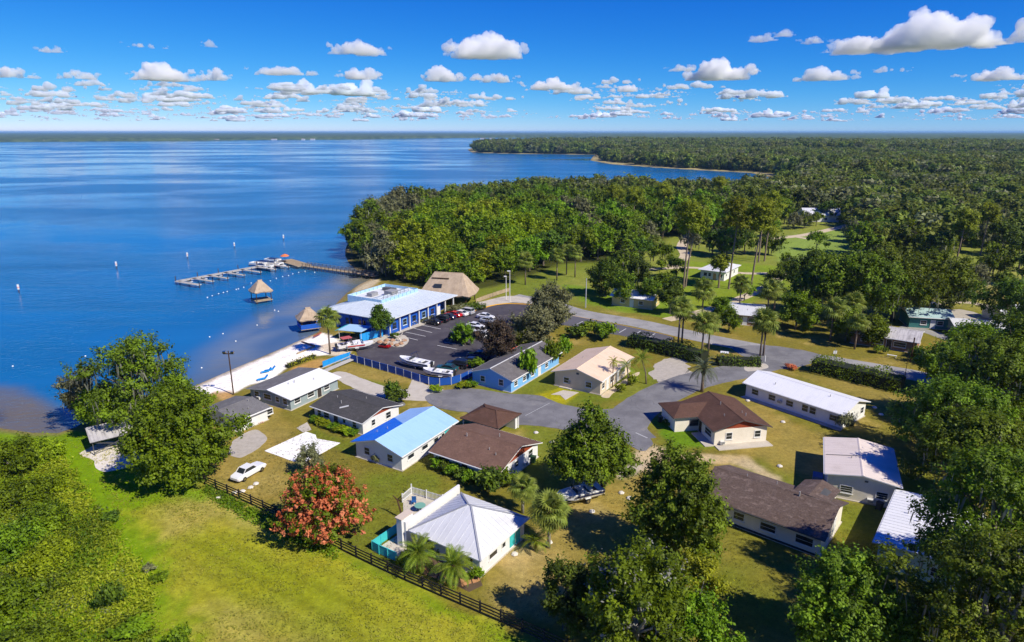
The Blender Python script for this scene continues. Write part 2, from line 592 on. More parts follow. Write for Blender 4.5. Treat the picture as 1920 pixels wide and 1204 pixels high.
calm2.node.inputs['Distortion'].default_value = .8
ca = N(nt, 'ShaderNodeMath', operation='MULTIPLY_ADD')
nt.links.new(calm2, ca.inputs[0])
ca.inputs[1].default_value = .35
nt.links.new(calm, ca.inputs[2])
slick = rng_map(nt, ca.outputs[0], .615, .77, 0, 1)
waves = N(nt, 'ShaderNodeMath', operation='ADD')
nt.links.new(noise(nt, position(nt, .55, 1.1, 0), 1.0, 3, .6), waves.inputs[0])
nt.links.new(noise(nt, position(nt, .12, .3, 0), 1.0, 2, .5), waves.inputs[1])
c = mixc(nt, rng_map(nt, noise(nt, position(nt, .02, .05, 0), 1, 4, .6), .35, .65, 0, .4), at.outputs['Color'], (.001, .06, .15))
c = mixc(nt, rng_map(nt, slick, 0, 1, 0, .4), c, (.03, .19, .44))  # slicks also lightened in colour, for the pale horizon sky they reflect
p = principled(nt, out, c, rng_map(nt, slick, 0, 1, .22, .06), .5)
p.inputs['IOR'].default_value = 1.33
b = N(nt, 'ShaderNodeBump')
b.inputs['Distance'].default_value = .22
nt.links.new(rng_map(nt, slick, 0, 1, .85, .15), b.inputs['Strength'])
nt.links.new(waves.outputs[0], b.inputs['Height'])
nt.links.new(b.outputs[0], p.inputs['Normal'])
w_me = big_mesh('lake', WV, WF, m_water, True, [('tint', 'FLOAT_COLOR', 'POINT', np.concatenate([wc, np.ones((len(wc), 1))], 1))])
link('lake', w_me, kind='structure')
# ------------------------------------------------------------------ roads, drives and paved ground
def sheet(name, px, z, mat, th=.12, dense=5, closed_smooth=True, world=None, wob=.22, **kw):
    pts = world or [tuple(p) for p in GP(px)]
    if closed_smooth:
        pts = smooth_line([Vector((p[0], p[1], 0)) for p in pts], dense * 3, True)
    if wob and len(pts) > 12:                                # crumbling, overgrown edges
        A_ = np.array([[p[0], p[1], 0] for p in pts])
        W_ = np.stack([vnoise(A_, .9, 71, 3), vnoise(A_, .9, 91, 3)], 1) - .5
        pts = [(p[0] + w_[0] * wob * 2, p[1] + w_[1] * wob * 2) for p, w_ in zip(pts, W_)]
    bm = bmesh.new()
    top = [bm.verts.new((p[0], p[1], z)) for p in pts]
    f = bm.faces.new(top)
    r = bmesh.ops.extrude_face_region(bm, geom=[f])
    for e in r['geom']:
        if isinstance(e, bmesh.types.BMVert):
            e.co.z -= th
    bmesh.ops.recalc_face_normals(bm, faces=bm.faces)
    bmesh.ops.triangulate(bm, faces=bm.faces)
    me = bpy.data.meshes.new(name)
    bm.to_mesh(me)
    bm.free()
    me.materials.append(mat)
    o = link(name, me, kind='structure')
    for k, v_ in kw.items():
        o[k] = v_
    return o

def ribbon(name, px, wid, z, mat, n=8, th=.12, pts=None):
    """a road of constant width along a line"""
    L = smooth_line(pts or GP(px), n)
    a, b = [], []
    for i, p in enumerate(L):
        d = (L[min(i + 1, len(L) - 1)] - L[max(i - 1, 0)]).normalized()
        s = Vector((-d.y, d.x, 0)) * wid / 2
        a.append(p + s)
        b.append(p - s)
    return sheet(name, None, z, mat, th, world=[tuple(q) for q in a + b[::-1]], closed_smooth=False, wob=0 if wid < 1 else .22)

def line_mark(mb, p, q, w, z):
    p, q = Vector(p), Vector(q)
    d = (q - p).normalized()
    s = Vector((-d.y, d.x, 0)) * w / 2
    e = Vector((0, 0, z))
    mb.add([p + s + e, p - s + e, q - s + e, q + s + e], [(0, 1, 2, 3)])

def asphalt(name, c, patch, crack=.55, scale=.16):
    """old asphalt: mottled patches, oil stains, hairline cracks and drifting sand"""
    m, nt, out = nodes_mat(name)
    v = position(nt)
    base = mixc(nt, rng_map(nt, noise(nt, v, .22, 5, .65), .42, .62), c, patch)
    base = mixc(nt, rng_map(nt, noise(nt, v, 9, 3, .7), .3, .7, 0, .35), base, tuple(x * .7 for x in c))
    vo = N(nt, 'ShaderNodeTexVoronoi', feature='DISTANCE_TO_EDGE')
    vo.inputs['Scale'].default_value = scale
    wob = N(nt, 'ShaderNodeVectorMath', operation='MULTIPLY_ADD')
    nz = N(nt, 'ShaderNodeTexNoise')
    nz.inputs['Scale'].default_value = .5
    nt.links.new(v, nz.inputs['Vector'])
    nt.links.new(nz.outputs['Color'], wob.inputs[0])
    wob.inputs[1].default_value = (3.5, 3.5, 0)
    nt.links.new(v, wob.inputs[2])
    nt.links.new(wob.outputs[0], vo.inputs['Vector'])
    base = mixc(nt, rng_map(nt, vo.outputs['Distance'], .0, .012, crack, 0), base, tuple(x * .45 for x in c))
    base = mixc(nt, rng_map(nt, noise(nt, v, .6, 4, .7), .60, .74, 0, .55), base, tuple(x * .62 for x in c))
    base = mixc(nt, rng_map(nt, noise(nt, position(nt, .1, .1, 1), 1.3, 5, .7), .62, .8, 0, .5), base, tuple(srgb(190, 178, 152)))
    principled(nt, out, base, .9, .2, 0, (noise(nt, v, 14, 3, .7), .3, .02))
    _mats[name] = m
    return m
road_mat = asphalt('old_asphalt', tuple(srgb(160, 158, 154)), tuple(srgb(140, 138, 136)))
drive_mat = asphalt('grey_asphalt', tuple(srgb(128, 127, 128)), tuple(srgb(108, 107, 109)))
lot_mat = asphalt('dark_asphalt', tuple(srgb(74, 70, 76)), tuple(srgb(88, 84, 88)), .4)
conc_mat = M('concrete', tuple(srgb(196, 188, 174)), tuple(srgb(164, 154, 138)), .6, .9, .2, .6, fine=5)
white_conc = M('white_slab', tuple(srgb(246, 244, 240)), tuple(srgb(214, 208, 200)), .8, .8, .2, .25)
gravel_mat = M('pale_gravel', tuple(srgb(184, 176, 164)), tuple(srgb(150, 142, 128)), 1.2, .95, .1, .8, fine=3)
sandpath = M('sandy_track', tuple(srgb(206, 190, 162)), tuple(srgb(170, 154, 116)), .5, .95, .1, .7, fine=3)
white_paint = M('white_paint', (.78, .78, .76), stain=.12)
yellow_paint = M('yellow_paint', tuple(srgb(236, 176, 30)), stain=.2)

ribbon('main_road', [(960, 556), (1030, 570), (1090, 588), (1200, 607), (1330, 636), (1470, 662), (1600, 684), (1720, 705), (1830, 728), (2000, 760)], 6.6, .03, road_mat)
mk = MB()
for side in (-.42, .42):
    Lc = smooth_line(GP([(1030, 570), (1090, 588), (1200, 607), (1330, 636), (1470, 662), (1600, 684), (1720, 705), (1830, 728), (2000, 760)]), 4)
mk2 = Lc
ribbon('road_edge_line', [(1046, 583), (1075, 592), (1200, 617), (1300, 640)], .12, .036, yellow_paint, 6, .01)
sheet('road_apron', [(1375, 652), (1440, 648), (1520, 660), (1540, 672), (1490, 690), (1430, 690), (1400, 672)], .034, drive_mat, dense=4)
ribbon('loop_drive', [(1480, 668), (1400, 692), (1310, 712), (1245, 737), (1195, 768), (1170, 800), (1190, 826)], 7.2, .045, drive_mat)
sheet('loop_court', [(800, 742), (870, 728), (950, 738), (1010, 742), (1060, 760), (1130, 768), (1200, 760), (1240, 748), (1222, 782), (1212, 810), (1224, 830), (1204, 846), (1165, 826), (1110, 808), (1060, 806), (1000, 798), (930, 796), (880, 775), (820, 764)], .049, drive_mat, dense=5)
sheet('parking_lot', [(668, 660), (700, 640), (742, 622), (800, 603), (858, 583), (885, 580), (900, 574), (950, 566), (1010, 570), (1005, 582), (965, 605), (960, 640), (938, 672), (905, 695), (880, 703), (845, 712), (812, 712), (770, 702), (700, 682)], .04, lot_mat, dense=4)
sheet('roadside_parking', [(1046, 588), (1080, 593), (1190, 615), (1260, 632), (1240, 640), (1150, 627), (1100, 617), (1030, 603)], .027, M('worn_asphalt', tuple(srgb(96, 94, 98)), fine=5), dense=3)
sheet('pavement', [(880, 572), (906, 566), (950, 556), (990, 560), (1000, 570), (955, 568), (905, 578), (888, 584)], .13, conc_mat, .2, dense=3)
ribbon('yellow_kerb', [(886, 585), (905, 578.5), (925, 573), (950, 570), (985, 571), (1003, 573)], .35, .17, yellow_paint, 5, .2)
ribbon('building_pavement', [(690, 645), (740, 625), (800, 604), (850, 588)], 2.0, .12, conc_mat, 4, .2)
sheet('concrete_path', [(640, 697), (680, 710), (720, 724), (762, 730), (775, 712), (800, 722), (850, 738), (840, 748), (790, 752), (740, 748), (690, 738), (650, 722), (622, 703)], .03, conc_mat, dense=3)
sheet('drive_patch', [(640, 740), (675, 728), (700, 738), (740, 748), (760, 760), (700, 770), (640, 760)], .026, drive_mat, dense=3)
sheet('white_slab', [(496, 846), (574, 810), (592, 816), (594, 823), (638, 831), (604, 850), (566, 870), (545, 864)], .06, white_conc, .1, closed_smooth=False)
sheet('slab_step', [(556, 803), (576, 792), (584, 806), (568, 811)], .05, conc_mat, .1, closed_smooth=False)
sheet('concrete_pad', [(440, 825), (478, 806), (500, 820), (490, 836), (452, 858), (430, 850)], .03, gravel_mat, .1, dense=2)
sheet('shed_apron', [(150, 850), (200, 828), (240, 836), (262, 866), (205, 884), (180, 878), (175, 862)], .03, M('pale_concrete', tuple(srgb(226, 218, 206)), tuple(srgb(180, 170, 154)), .9, stain=.5), .1, dense=3)
sheet('parking_pad', [(1226, 690), (1240, 676), (1262, 671), (1284, 676), (1292, 690), (1300, 706), (1280, 714), (1255, 722), (1240, 730), (1234, 716), (1220, 706)], .03, gravel_mat, .1, dense=3, wob=.9)
sheet('doorstep_slab', [(1033, 740), (1056, 732), (1085, 736), (1060, 750), (1050, 741)], .05, conc_mat, .1, closed_smooth=False)
sheet('house_walk', [(1127, 744), (1136, 735), (1190, 700), (1196, 704), (1150, 738), (1140, 746)], .03, sandpath, .1, dense=3)
sheet('white_court', [(1398, 688), (1432, 682), (1440, 690), (1404, 697)], .055, conc_mat, .1, dense=3)
ribbon('field_track', [(1215, 505), (1300, 502), (1390, 512), (1450, 513), (1520, 520), (1600, 520)], 3.0, .02, sandpath)
ribbon('field_track', [(1250, 600), (1330, 580), (1400, 555), (1450, 530), (1470, 512)], 3.2, .024, sandpath)
ribbon('field_track', [(1260, 500), (1285, 480), (1278, 462), (1290, 440)], 4, .028, sandpath)
ribbon('field_track', [(1440, 448), (1500, 442), (1550, 432), (1600, 420)], 4.5, .02, sandpath)
ribbon('field_track', [(1480, 442), (1520, 449)], 3.0, .024, sandpath)
ribbon('back_lane', [(1690, 612), (1740, 622), (1800, 640), (1900, 650), (2000, 655)], 3.6, .02, road_mat)
ribbon('side_lane', [(1750, 570), (1800, 566), (1860, 575), (1960, 595)], 3.0, .022, sandpath)
sheet('house_pad', [(1745, 590), (1790, 580), (1840, 590), (1850, 606), (1800, 618), (1745, 612)], .018, gravel_mat, .1, dense=3, wob=.9)
bays = MB()
u_lot = Vector((math.cos(rad(60.5)), math.sin(rad(60.5)), 0))
v_lot = Vector((-u_lot.y, u_lot.x, 0))
for a, b in (((776, 616), (810, 624)), ((761, 623), (798, 631)), ((750, 630), (783, 638)), ((786, 609), (826, 617)), ((820, 648), (857, 655)), ((833, 642), (870, 648)), ((860, 670), (895, 678)), ((877, 661), (905, 667)), ((848, 680), (872, 686))):
    line_mark(bays, G(*a), G(*b), .14, .046)
for k in range(7):
    p = G(1066 + k * 27, 598 + k * 4.6)
    line_mark(bays, p, p + Vector((-2.2, -3.4, 0)), .14, .034)
bays.build('bay_markings', white_paint, kind='structure')
jm = MB()
line_mark(jm, G(985, 780), G(1031, 756), .12, .056)
line_mark(jm, G(1192, 812), G(1214, 822), .25, .056)
jm.build('pavement_marks', M('faded_paint', tuple(srgb(176, 176, 174)), stain=.5), kind='structure')

# ------------------------------------------------------------------ houses
glass = M('window_glass', (.02, .025, .03), (.05, .06, .07), .8, .08, .6, .5)
frame_w = M('frame_white', (.72, .72, .70), stain=.1)
shade_b = M('dark_frame', (.08, .08, .08))
door_brown = M('door_dark', (.05, .04, .035))

def shingle(name, c, c2):
    if name in _mats:
        return _mats[name]
    m, nt, out = nodes_mat(name)
    v = position(nt)
    a = rng_map(nt, noise(nt, v, .5, 6, .7), .4, .68)
    f = rng_map(nt, noise(nt, v, 4.5, 4, .75), .32, .68)
    w = rng_map(nt, noise(nt, position(nt, 1, 1, 6), 1.1, 3, .6), .56, .7)
    cc = mixc(nt, a, c, tuple(x * .8 for x in c2))
    cc = mixc(nt, f, cc, tuple(x * .62 for x in c))
    cc = mixc(nt, rng_map(nt, noise(nt, v, .9, 5, .75), .56, .74, 0, .5), cc, tuple(min(.8, x * 1.45) for x in c2))
    q = N(nt, 'ShaderNodeMath', operation='MULTIPLY')
    q.inputs[1].default_value = .3
    nt.links.new(w, q.inputs[0])
    cc = mixc(nt, q.outputs[0], cc, tuple(min(.8, x * 1.9) for x in c2))
    principled(nt, out, cc, .95, .12, 0, (f, .5, .03))
    _mats[name] = m
    return m

def metal_roof(name, c, c2=None, stain=.25):
    if name in _mats:
        return _mats[name]
    m, nt, out = nodes_mat(name)
    c2 = c2 or tuple(x * .8 for x in c)
    v = position(nt, kind='object')
    st = noise(nt, position(nt, 3.2, .22, .22, 'object'), 1., 4, .65)
    bl = noise(nt, v, .4, 5, .65)
    cc = mixc(nt, rng_map(nt, st, .45, .75, 0, stain * 1.6), c, c2)
    cc = mixc(nt, rng_map(nt, bl, .5, .75, 0, stain * 1.3), cc, tuple(x * .82 for x in c2))
    cc = mixc(nt, rng_map(nt, noise(nt, v, 2.6, 4, .7), .66, .8, 0, stain), cc, tuple(srgb(150, 128, 108)))
    principled(nt, out, cc, rng_map(nt, bl, .3, .7, .38, .6), .35)
    _mats[name] = m
    return m

def wall_frame(L, W, o, side):
    """origin, direction along the wall and outward normal of one wall"""
    h = W / 2 - o
    return {'0': (Vector((o, h, 0)), Vector((0, -1, 0)), Vector((-1, 0, 0)), 2 * h),
            '1': (Vector((L - o, -h, 0)), Vector((0, 1, 0)), Vector((1, 0, 0)), 2 * h),
            'F': (Vector((o, -h, 0)), Vector((1, 0, 0)), Vector((0, -1, 0)), L - 2 * o),
            'B': (Vector((L - o, h, 0)), Vector((-1, 0, 0)), Vector((0, 1, 0)), L - 2 * o)}[side]

def wbox(mb, fr, a0, a1, z0, z1, d0, d1, m=0):
    O, A, Nn, _ = fr
    q = [O + A * a + Nn * d + Vector((0, 0, z)) for z in (z0, z1) for (a, d) in ((a0, d0), (a1, d0), (a1, d1), (a0, d1))]
    mb.add(q, [(3, 2, 1, 0), (4, 5, 6, 7), (0, 1, 5, 4), (1, 2, 6, 5), (2, 3, 7, 6), (3, 0, 4, 7)], m)

def window(par, fr, c, w, z, h, fm=None, split=2, name='window'):
    f = MB()
    t = .1
    wbox(f, fr, c - w / 2, c + w / 2, z, z + t, .003, .06)
    wbox(f, fr, c - w / 2, c + w / 2, z + h - t, z + h, .003, .06)
    for x in (c - w / 2, c + w / 2 - t):
        wbox(f, fr, x, x + t, z + t, z + h - t, .003, .06)
    o = f.build(name, fm or frame_w, par)
    n = max(1, split)
    ch = (h - 2 * t) / n
    for i in range(n):
        g = MB()
        wbox(g, fr, c - w / 2 + t, c + w / 2 - t, z + t + i * ch + .02, z + t + (i + 1) * ch - .02, .004, .02 + .012 * i)
        g.build('pane', glass, o)
    if n > 1:
        b = MB()
        for i in range(1, n):
            wbox(b, fr, c - w / 2 + t, c + w / 2 - t, z + t + i * ch - .02, z + t + i * ch + .02, .004, .05)
        b.build('glazing_bar', fm or frame_w, o)
    s = MB()
    wbox(s, fr, c - w / 2 - .06, c + w / 2 + .06, z - .07, z - .002, .003, .11)
    s.build('sill', frame_w, o)
    return o

def door(par, fr, c, w=.95, h=2.05, dm=None, z=.08):
    d = MB()
    wbox(d, fr, c - w / 2, c + w / 2, z, z + h, .003, .06)
    o = d.build('door', dm or door_brown, par)
    k = MB()
    wbox(k, fr, c + w / 2 - .14, c + w / 2 - .08, z + .95, z + 1.05, .062, .11)
    k.build('handle', M('handle_metal', (.5, .5, .5), rough=.3, metal=1), o)
    f = MB()
    for x in (c - w / 2 - .08, c + w / 2):
        wbox(f, fr, x, x + .08, z, z + h + .08, .003, .07)
    wbox(f, fr, c - w / 2, c + w / 2, z + h, z + h + .08, .003, .07)
    f.build('frame', frame_w, o)
    return o

def wall_box(par, fr, name, c, w, z, h, d, mat):
    b = MB()
    wbox(b, fr, c - w / 2, c + w / 2, z, z + h, .01, d)
    return b.build(name, mat, par)

def roof_panel(par, p0, p1, p2, p3, th, mat, fascia, name='roof_slope', seams=0, lift=0.):
    """one roof slope: eave p0-p1, ridge p2-p3 (over p1, over p0)"""
    P4 = [Vector(p) + Vector((0, 0, lift)) for p in (p0, p1, p2, p3)]
    mb = MB()
    top = P4
    bot = [p - Vector((0, 0, th)) for p in P4]
    mb.add(top + bot, [(0, 1, 2, 3)], 0)
    mb.add(top + bot, [(7, 6, 5, 4), (0, 4, 5, 1), (1, 5, 6, 2), (2, 6, 7, 3), (3, 7, 4, 0)], 1)
    o = mb.build(name, [mat, fascia], par)
    if seams:
        nrm = (P4[1] - P4[0]).cross(P4[3] - P4[0]).normalized()
        if nrm.z < 0:
            nrm = -nrm
        s = MB()
        for k in range(1, seams):
            t = k / seams
            a = P4[0].lerp(P4[1], t) + nrm * .02
            b = P4[3].lerp(P4[2], t) + nrm * .02
            if (b - a).length > .3:
                s.bar(a, b, .045, .05)
        so = s.build('seam', mat, o)
        so['kind'] = 'stuff'
    return o

def house(name, label, x, y, th, L, W, he, hr, wall, roofs, fascia=None, o=.5, wins=(), doors=(), gable=None, base=None, seams=0, group=None, ridge=None, cat='house', extra=None):
    t = thing(name, label, cat, (x, y, 0), rad(th), group)
    fascia = fascia or frame_w
    sl = (hr - he) / (W / 2)
    zt = he + sl * o - .13                                  # wall top under the roof
    h = W / 2 - o
    w = MB()
    pk = hr - .13
    prof = [(-h, 0), (h, 0), (h, zt), (-h, zt)]
    vv = [(o, a, b) for a, b in prof] + [(L - o, a, b) for a, b in prof]
    w.add(vv, [(0, 1, 2, 3), (7, 6, 5, 4), (0, 3, 7, 4), (1, 5, 6, 2)])
    w.build('wall', wall, t)
    gm = gable or wall
    for gx, s in ((o, -1), (L - o, 1)):
        g = MB()
        gi = gx - s * .10
        top = pk - .01
        g.add([(gx, -h, zt), (gx, h, zt), (gx, 0, top), (gi, -h, zt), (gi, h, zt), (gi, 0, top)],
              [(0, 1, 2), (5, 4, 3), (0, 3, 4, 1), (1, 4, 5, 2), (2, 5, 3, 0)])
        g.build('gable', gm, t)
    r = roofs if isinstance(roofs, (list, tuple)) else (roofs, roofs)
    roof_panel(t, (0, -W / 2, he), (L, -W / 2, he), (L, 0, hr), (0, 0, hr), .13, r[0], fascia, seams=seams)
    roof_panel(t, (L, W / 2, he), (0, W / 2, he), (0, 0, hr), (L, 0, hr), .13, r[1], fascia, seams=seams)
    c = MB()
    c.add([(-.02, -.16, hr - .16 * sl + .02), (-.02, 0, hr + .05), (-.02, .16, hr - .16 * sl + .02), (L + .02, -.16, hr - .16 * sl + .02), (L + .02, 0, hr + .05), (L + .02, .16, hr - .16 * sl + .02)],
          [(0, 1, 4, 3), (1, 2, 5, 4), (2, 0, 3, 5), (0, 2, 1), (3, 4, 5)])
    c.build('ridge_cap', ridge or r[0], t)
    for sg in (-1, 1):
        gt = MB()
        gt.box(.02, min(sg * (W / 2 + .005), sg * (W / 2 + .11)), he - .15, L - .02, max(sg * (W / 2 + .005), sg * (W / 2 + .11)), he - .05)
        gt.build('gutter', fascia, t)
    b = MB()
    b.box(o - .15, -h - .15, -.02, L - o + .15, h + .15, .1)
    b.build('foundation', base or conc_mat, t)
    for side, c_, w_, z_, h_, sp in wins:
        window(t, wall_frame(L, W, o, side), c_, w_, z_, h_, split=sp)
    for side, c_, dm in doors:
        door(t, wall_frame(L, W, o, side), c_, dm=dm)
    rv_ = random.Random(int(x * 10))
    for k in range(2):
        vx, vy = rv_.uniform(.2, .8) * L, rv_.choice([-1, 1]) * rv_.uniform(.15, .6) * W / 2
        vent(t, vx, vy, hr - abs(vy) * sl, .06, .35)
    if extra:
        extra(t, L, W, o, he, hr, sl)
    return t

def vent(t, x, y, z, r=.07, h=.5):
    MB().tube([(x, y, z - .1), (x, y, z + h)], r, 6).build('vent_pipe', M('vent_metal', (.35, .34, .33), rough=.5), t)

def ac_unit(t, fr, c, z=.9):
    o = wall_box(t, fr, 'air_conditioner', c, .7, z, .45, .45, M('ac_white', (.62, .62, .6)))
    b = MB()
    for k in range(5):
        wbox(b, fr, c - .28, c + .28, z + .06 + k * .075, z + .09 + k * .075, .452, .47)
    b.build('grille', shade_b, o)

wh = M('white_wall', (.74, .74, .73), (.58, .56, .52), .8, .85, .2, .3)
ivory = M('ivory_wall', tuple(srgb(232, 224, 208)), tuple(srgb(196, 184, 160)), .8, .85, .2, .35)
mint = M('mint_wall', tuple(srgb(206, 222, 206)), tuple(srgb(176, 190, 172)), .7, .85, .2, .35)
bluew = M('pale_blue_wall', tuple(srgb(122, 178, 226)), tuple(srgb(106, 160, 206)), .6, .8, .2, .3)
taupe = M('beige_wall', tuple(srgb(216, 198, 172)), tuple(srgb(184, 164, 136)), .7, .85, .2, .35)
brickw = M('brown_brick_wall', tuple(srgb(150, 116, 90)), tuple(srgb(116, 86, 66)), .7, .9, .2, .4)
tealw = M('teal_wall', tuple(srgb(70, 126, 122)), tuple(srgb(50, 100, 96)), .7, .85, .2, .4)
greyw = M('blue_grey_wall', tuple(srgb(150, 164, 166)), tuple(srgb(120, 132, 136)), .7, .85, .2, .4)
rust = M('rust_red_gable', tuple(srgb(150, 70, 44)), tuple(srgb(110, 50, 34)), .9, .85, .2, .4)
turq = M('turquoise_paint', tuple(srgb(64, 188, 190)), tuple(srgb(50, 160, 160)), .9, .7, .3, .3)

r_white = metal_roof('white_metal_roof', (.80, .80, .80), (.66, .67, .69), .3)
r_grey = shingle('grey_flat_roof', tuple(srgb(128, 126, 126)), tuple(srgb(112, 110, 112)))
r_dark = shingle('dark_shingle', tuple(srgb(86, 84, 84)), tuple(srgb(74, 74, 74)))
r_slate = shingle('slate_shingle', tuple(srgb(118, 114, 114)), tuple(srgb(104, 100, 100)))
r_brown = shingle('brown_shingle', tuple(srgb(128, 100, 86)), tuple(srgb(112, 86, 74)))
r_rbrown = shingle('red_brown_shingle', tuple(srgb(104, 78, 66)), tuple(srgb(90, 66, 56)))
r_old = shingle('old_brown_shingle', tuple(srgb(104, 88, 80)), tuple(srgb(128, 112, 104)))
r_sky = metal_roof('sky_blue_roof', tuple(srgb(158, 196, 238)), tuple(srgb(140, 180, 226)), .3)
r_blue = metal_roof('bright_blue_roof', tuple(srgb(16, 112, 226)), tuple(srgb(20, 100, 206)), .3)
r_tan = metal_roof('tan_metal_roof', tuple(srgb(226, 200, 172)), tuple(srgb(206, 176, 146)), .4)
r_cream = metal_roof('cream_metal_roof', tuple(srgb(222, 208, 196)), tuple(srgb(196, 180, 166)), .35)
r_pgrey = metal_roof('pale_grey_metal_roof', tuple(srgb(210, 211, 213)), tuple(srgb(190, 191, 195)), .35)

def x_beach(t, L, W, o, he, hr, sl):
    fr = wall_frame(L, W, o, 'F')
    wall_box(t, fr, 'eave_beam', (L - 2 * o) / 2, L - 2 * o, 1.75, .12, .08, frame_w)
    ac_unit(t, wall_frame(L, W, o, '0'), 2.2, .7)
    vent(t, 5, -1.2, hr - 1.2 * sl)
house('beach_house', 'low house by the white beach, its roof half grey, half white', -41.5, 104.4, 61.2, 12.2, 10.6, 2.25, 3.0, greyw, (r_white, r_grey), wins=[('0', 1.6, 1.3, .9, 1.1, 2), ('0', 4.2, 1.9, .9, 1.1, 2), ('0', 6.6, 1.0, .9, 1.1, 2), ('0', 8.4, 1.1, .8, 1.2, 2), ('F', 1.5, 1.4, .8, 1.0, 2), ('F', 4.6, 1.6, .8, 1.0, 2), ('F', 8.4, 1.4, .8, 1.0, 2)],
      doors=[('F', 6.6, door_brown)], extra=x_beach)
def x_dark(t, L, W, o, he, hr, sl):
    vent(t, 4.6, -1.8, hr - 1.8 * sl)
    b = MB()
    z = hr - 2.4 * sl
    b.bar((5.4, -2.9, hr - 2.9 * sl + .06), (6.4, -1.9, hr - 1.9 * sl + .06), .45, .05)
    b.build('roof_patch', M('pale_patch', (.6, .6, .58)), t)
house('shingle_house', 'white house with a dark grey shingle roof and a red gable', -30.3, 102.9, -34.1, 12.1, 8.9, 2.3, 3.35, wh, r_dark, wins=[('F', 1.2, 1.0, .8, 1.1, 2), ('F', 2.9, 1.4, .8, 1.1, 2), ('F', 7.0, .8, .9, .9, 1), ('F', 9.3, 1.0, .8, 1.2, 2), ('1', 2.2, .9, .8, 1.1, 2), ('1', 5.5, 1.2, .8, 1.2, 2)],
      doors=[('F', 5.1, door_brown)], gable=rust, extra=x_dark)
t3 = house('blue_roof_house', 'white house with a metal roof in two blues, bright blue and sky blue', -19.0, 83.6, 60.0, 13.6, 9.3, 2.5, 3.9, wh, (r_sky, r_sky), wins=[('0', 2.1, 1.1, .85, 1.25, 2), ('0', 6.3, 1.1, .85, 1.25, 2), ('F', 2.0, 1.5, 1.0, .8, 1), ('F', 5.2, 1.5, 1.0, .8, 1), ('F', 7.9, 1.2, 1.0, .8, 1), ('F', 9.6, .9, 1.0, .8, 1)], doors=[('F', 11.7, turq)])
sl3 = 1.4 / 4.65
roof_panel(t3, (9.6, 4.66, 2.52), (-.01, 4.66, 2.52), (-.01, .1, 3.93 - .1 * sl3), (6.2, .1, 3.93 - .1 * sl3), .05, r_blue, r_blue, 'blue_roof_sheet')
wall_box(t3, wall_frame(13.6, 9.3, .5, 'F'), 'shutter', 10.6, 1.3, .3, 1.9, .05, turq)
def x_brown(t, L, W, o, he, hr, sl):
    vent(t, 3.4, -1.1, hr - 1.1 * sl)
    vent(t, 7.2, 1.5, hr - 1.5 * sl)
    ac_unit(t, wall_frame(L, W, o, '1'), 8.6, .5)
    ac_unit(t, wall_frame(L, W, o, '1'), 6.3, .5)
house('brown_roof_house', 'white house with a wide brown shingle roof behind the palm lined hip roof house', -8.6, 88.1, -33.2, 11.9, 11.0, 2.25, 4.0, wh, r_brown, wins=[('F', 1.9, 2.0, .75, 1.2, 2), ('F', 8.4, 1.2, .8, 1.1, 2), ('1', 1.6, 1.2, .8, 1.3, 2), ('1', 4.4, 1.0, .9, 1.1, 2), ('1', 8.0, 1.2, .8, 1.3, 2)],
      doors=[('F', 5.4, door_brown)], gable=rust, extra=x_brown)
house('blue_cottage', 'pale blue cottage with a grey shingle roof beside the parking lot', -4.0, 112.2, 58.1, 19.1, 9.4, 2.5, 4.0, bluew, r_slate, ridge=M('ridge_light', (.5, .5, .5)), wins=[('0', 2.3, 1.1, .9, 1.2, 2), ('0', 6.3, 1.1, .9, 1.3, 2), ('F', 1.6, 1.2, .8, 1.0, 2), ('F', 4.6, 1.2, .8, 1.0, 2), ('F', 7.6, 1.2, .8, 1.0, 2), ('F', 13, 1.2, .8, 1.0, 2)], doors=[('F', 10.2, frame_w)])
def x_tan(t, L, W, o, he, hr, sl):
    b = MB()
    b.box(.5 - .6, 1.0, -.02, .5 - .02, 3.4, .18)
    b.build('step', conc_mat, t)
    wall_box(t, wall_frame(L, W, o, '0'), 'gable_vent', 4.6, .5, 3.0, .35, .04, shade_b)
    wall_box(t, wall_frame(L, W, o, '0'), 'electric_meter', 3.0, .4, .9, .6, .15, M('meter_grey', (.3, .3, .3)))
house('tan_house', 'beige house with a tan metal roof beside the loop drive', 11.5, 111.3, 58.7, 15.4, 10.1, 2.8, 4.25, taupe, r_tan, wins=[('0', 2.4, 1.2, .9, 1.2, 2), ('0', 6.8, 1.3, .9, 1.2, 2), ('F', 1.2, 1.2, .8, 1.2, 2), ('F', 5.2, 1.8, .7, 1.4, 2), ('F', 10.8, 1.4, .8, 1.2, 2)], doors=[('F', 3.1, frame_w), ('F', 8.0, frame_w)], extra=x_tan)
def x_longwhite(t, L, W, o, he, hr, sl):
    b = MB()
    b.box(.2, -W / 2 + .5 - 1.0, -.02, L - .2, -W / 2 + .34, .07)
    b.build('front_walk', conc_mat, t)
    ac_unit(t, wall_frame(L, W, o, 'F'), 6.5, 1.0)
    b = MB()
    b.tube([(L - .38, -W / 2 + .38, .05), (L - .38, -W / 2 + .38, 2.5)], .06, 6)
    b.build('downpipe', frame_w, t)
house('long_white_house', 'long white house with a bright white metal roof beside the clipped hedge', 44.0, 111.6, -51.6, 18.0, 8.8, 2.6, 3.9, wh, r_white, wins=[('F', 1.8, 1.4, .8, 1.15, 2), ('F', 5.0, 1.4, .8, 1.15, 2), ('F', 8.2, 1.4, .8, 1.15, 2), ('F', 10.9, 1.2, .8, 1.3, 2), ('F', 12.2, 1.2, .8, 1.3, 2), ('F', 15.6, 1.4, .8, 1.15, 2), ('1', 1.2, .9, .8, 1.2, 2), ('1', 3.0, .9, .8, 1.2, 2), ('1', 6.6, 1.1, .8, 1.2, 2)], extra=x_longwhite)
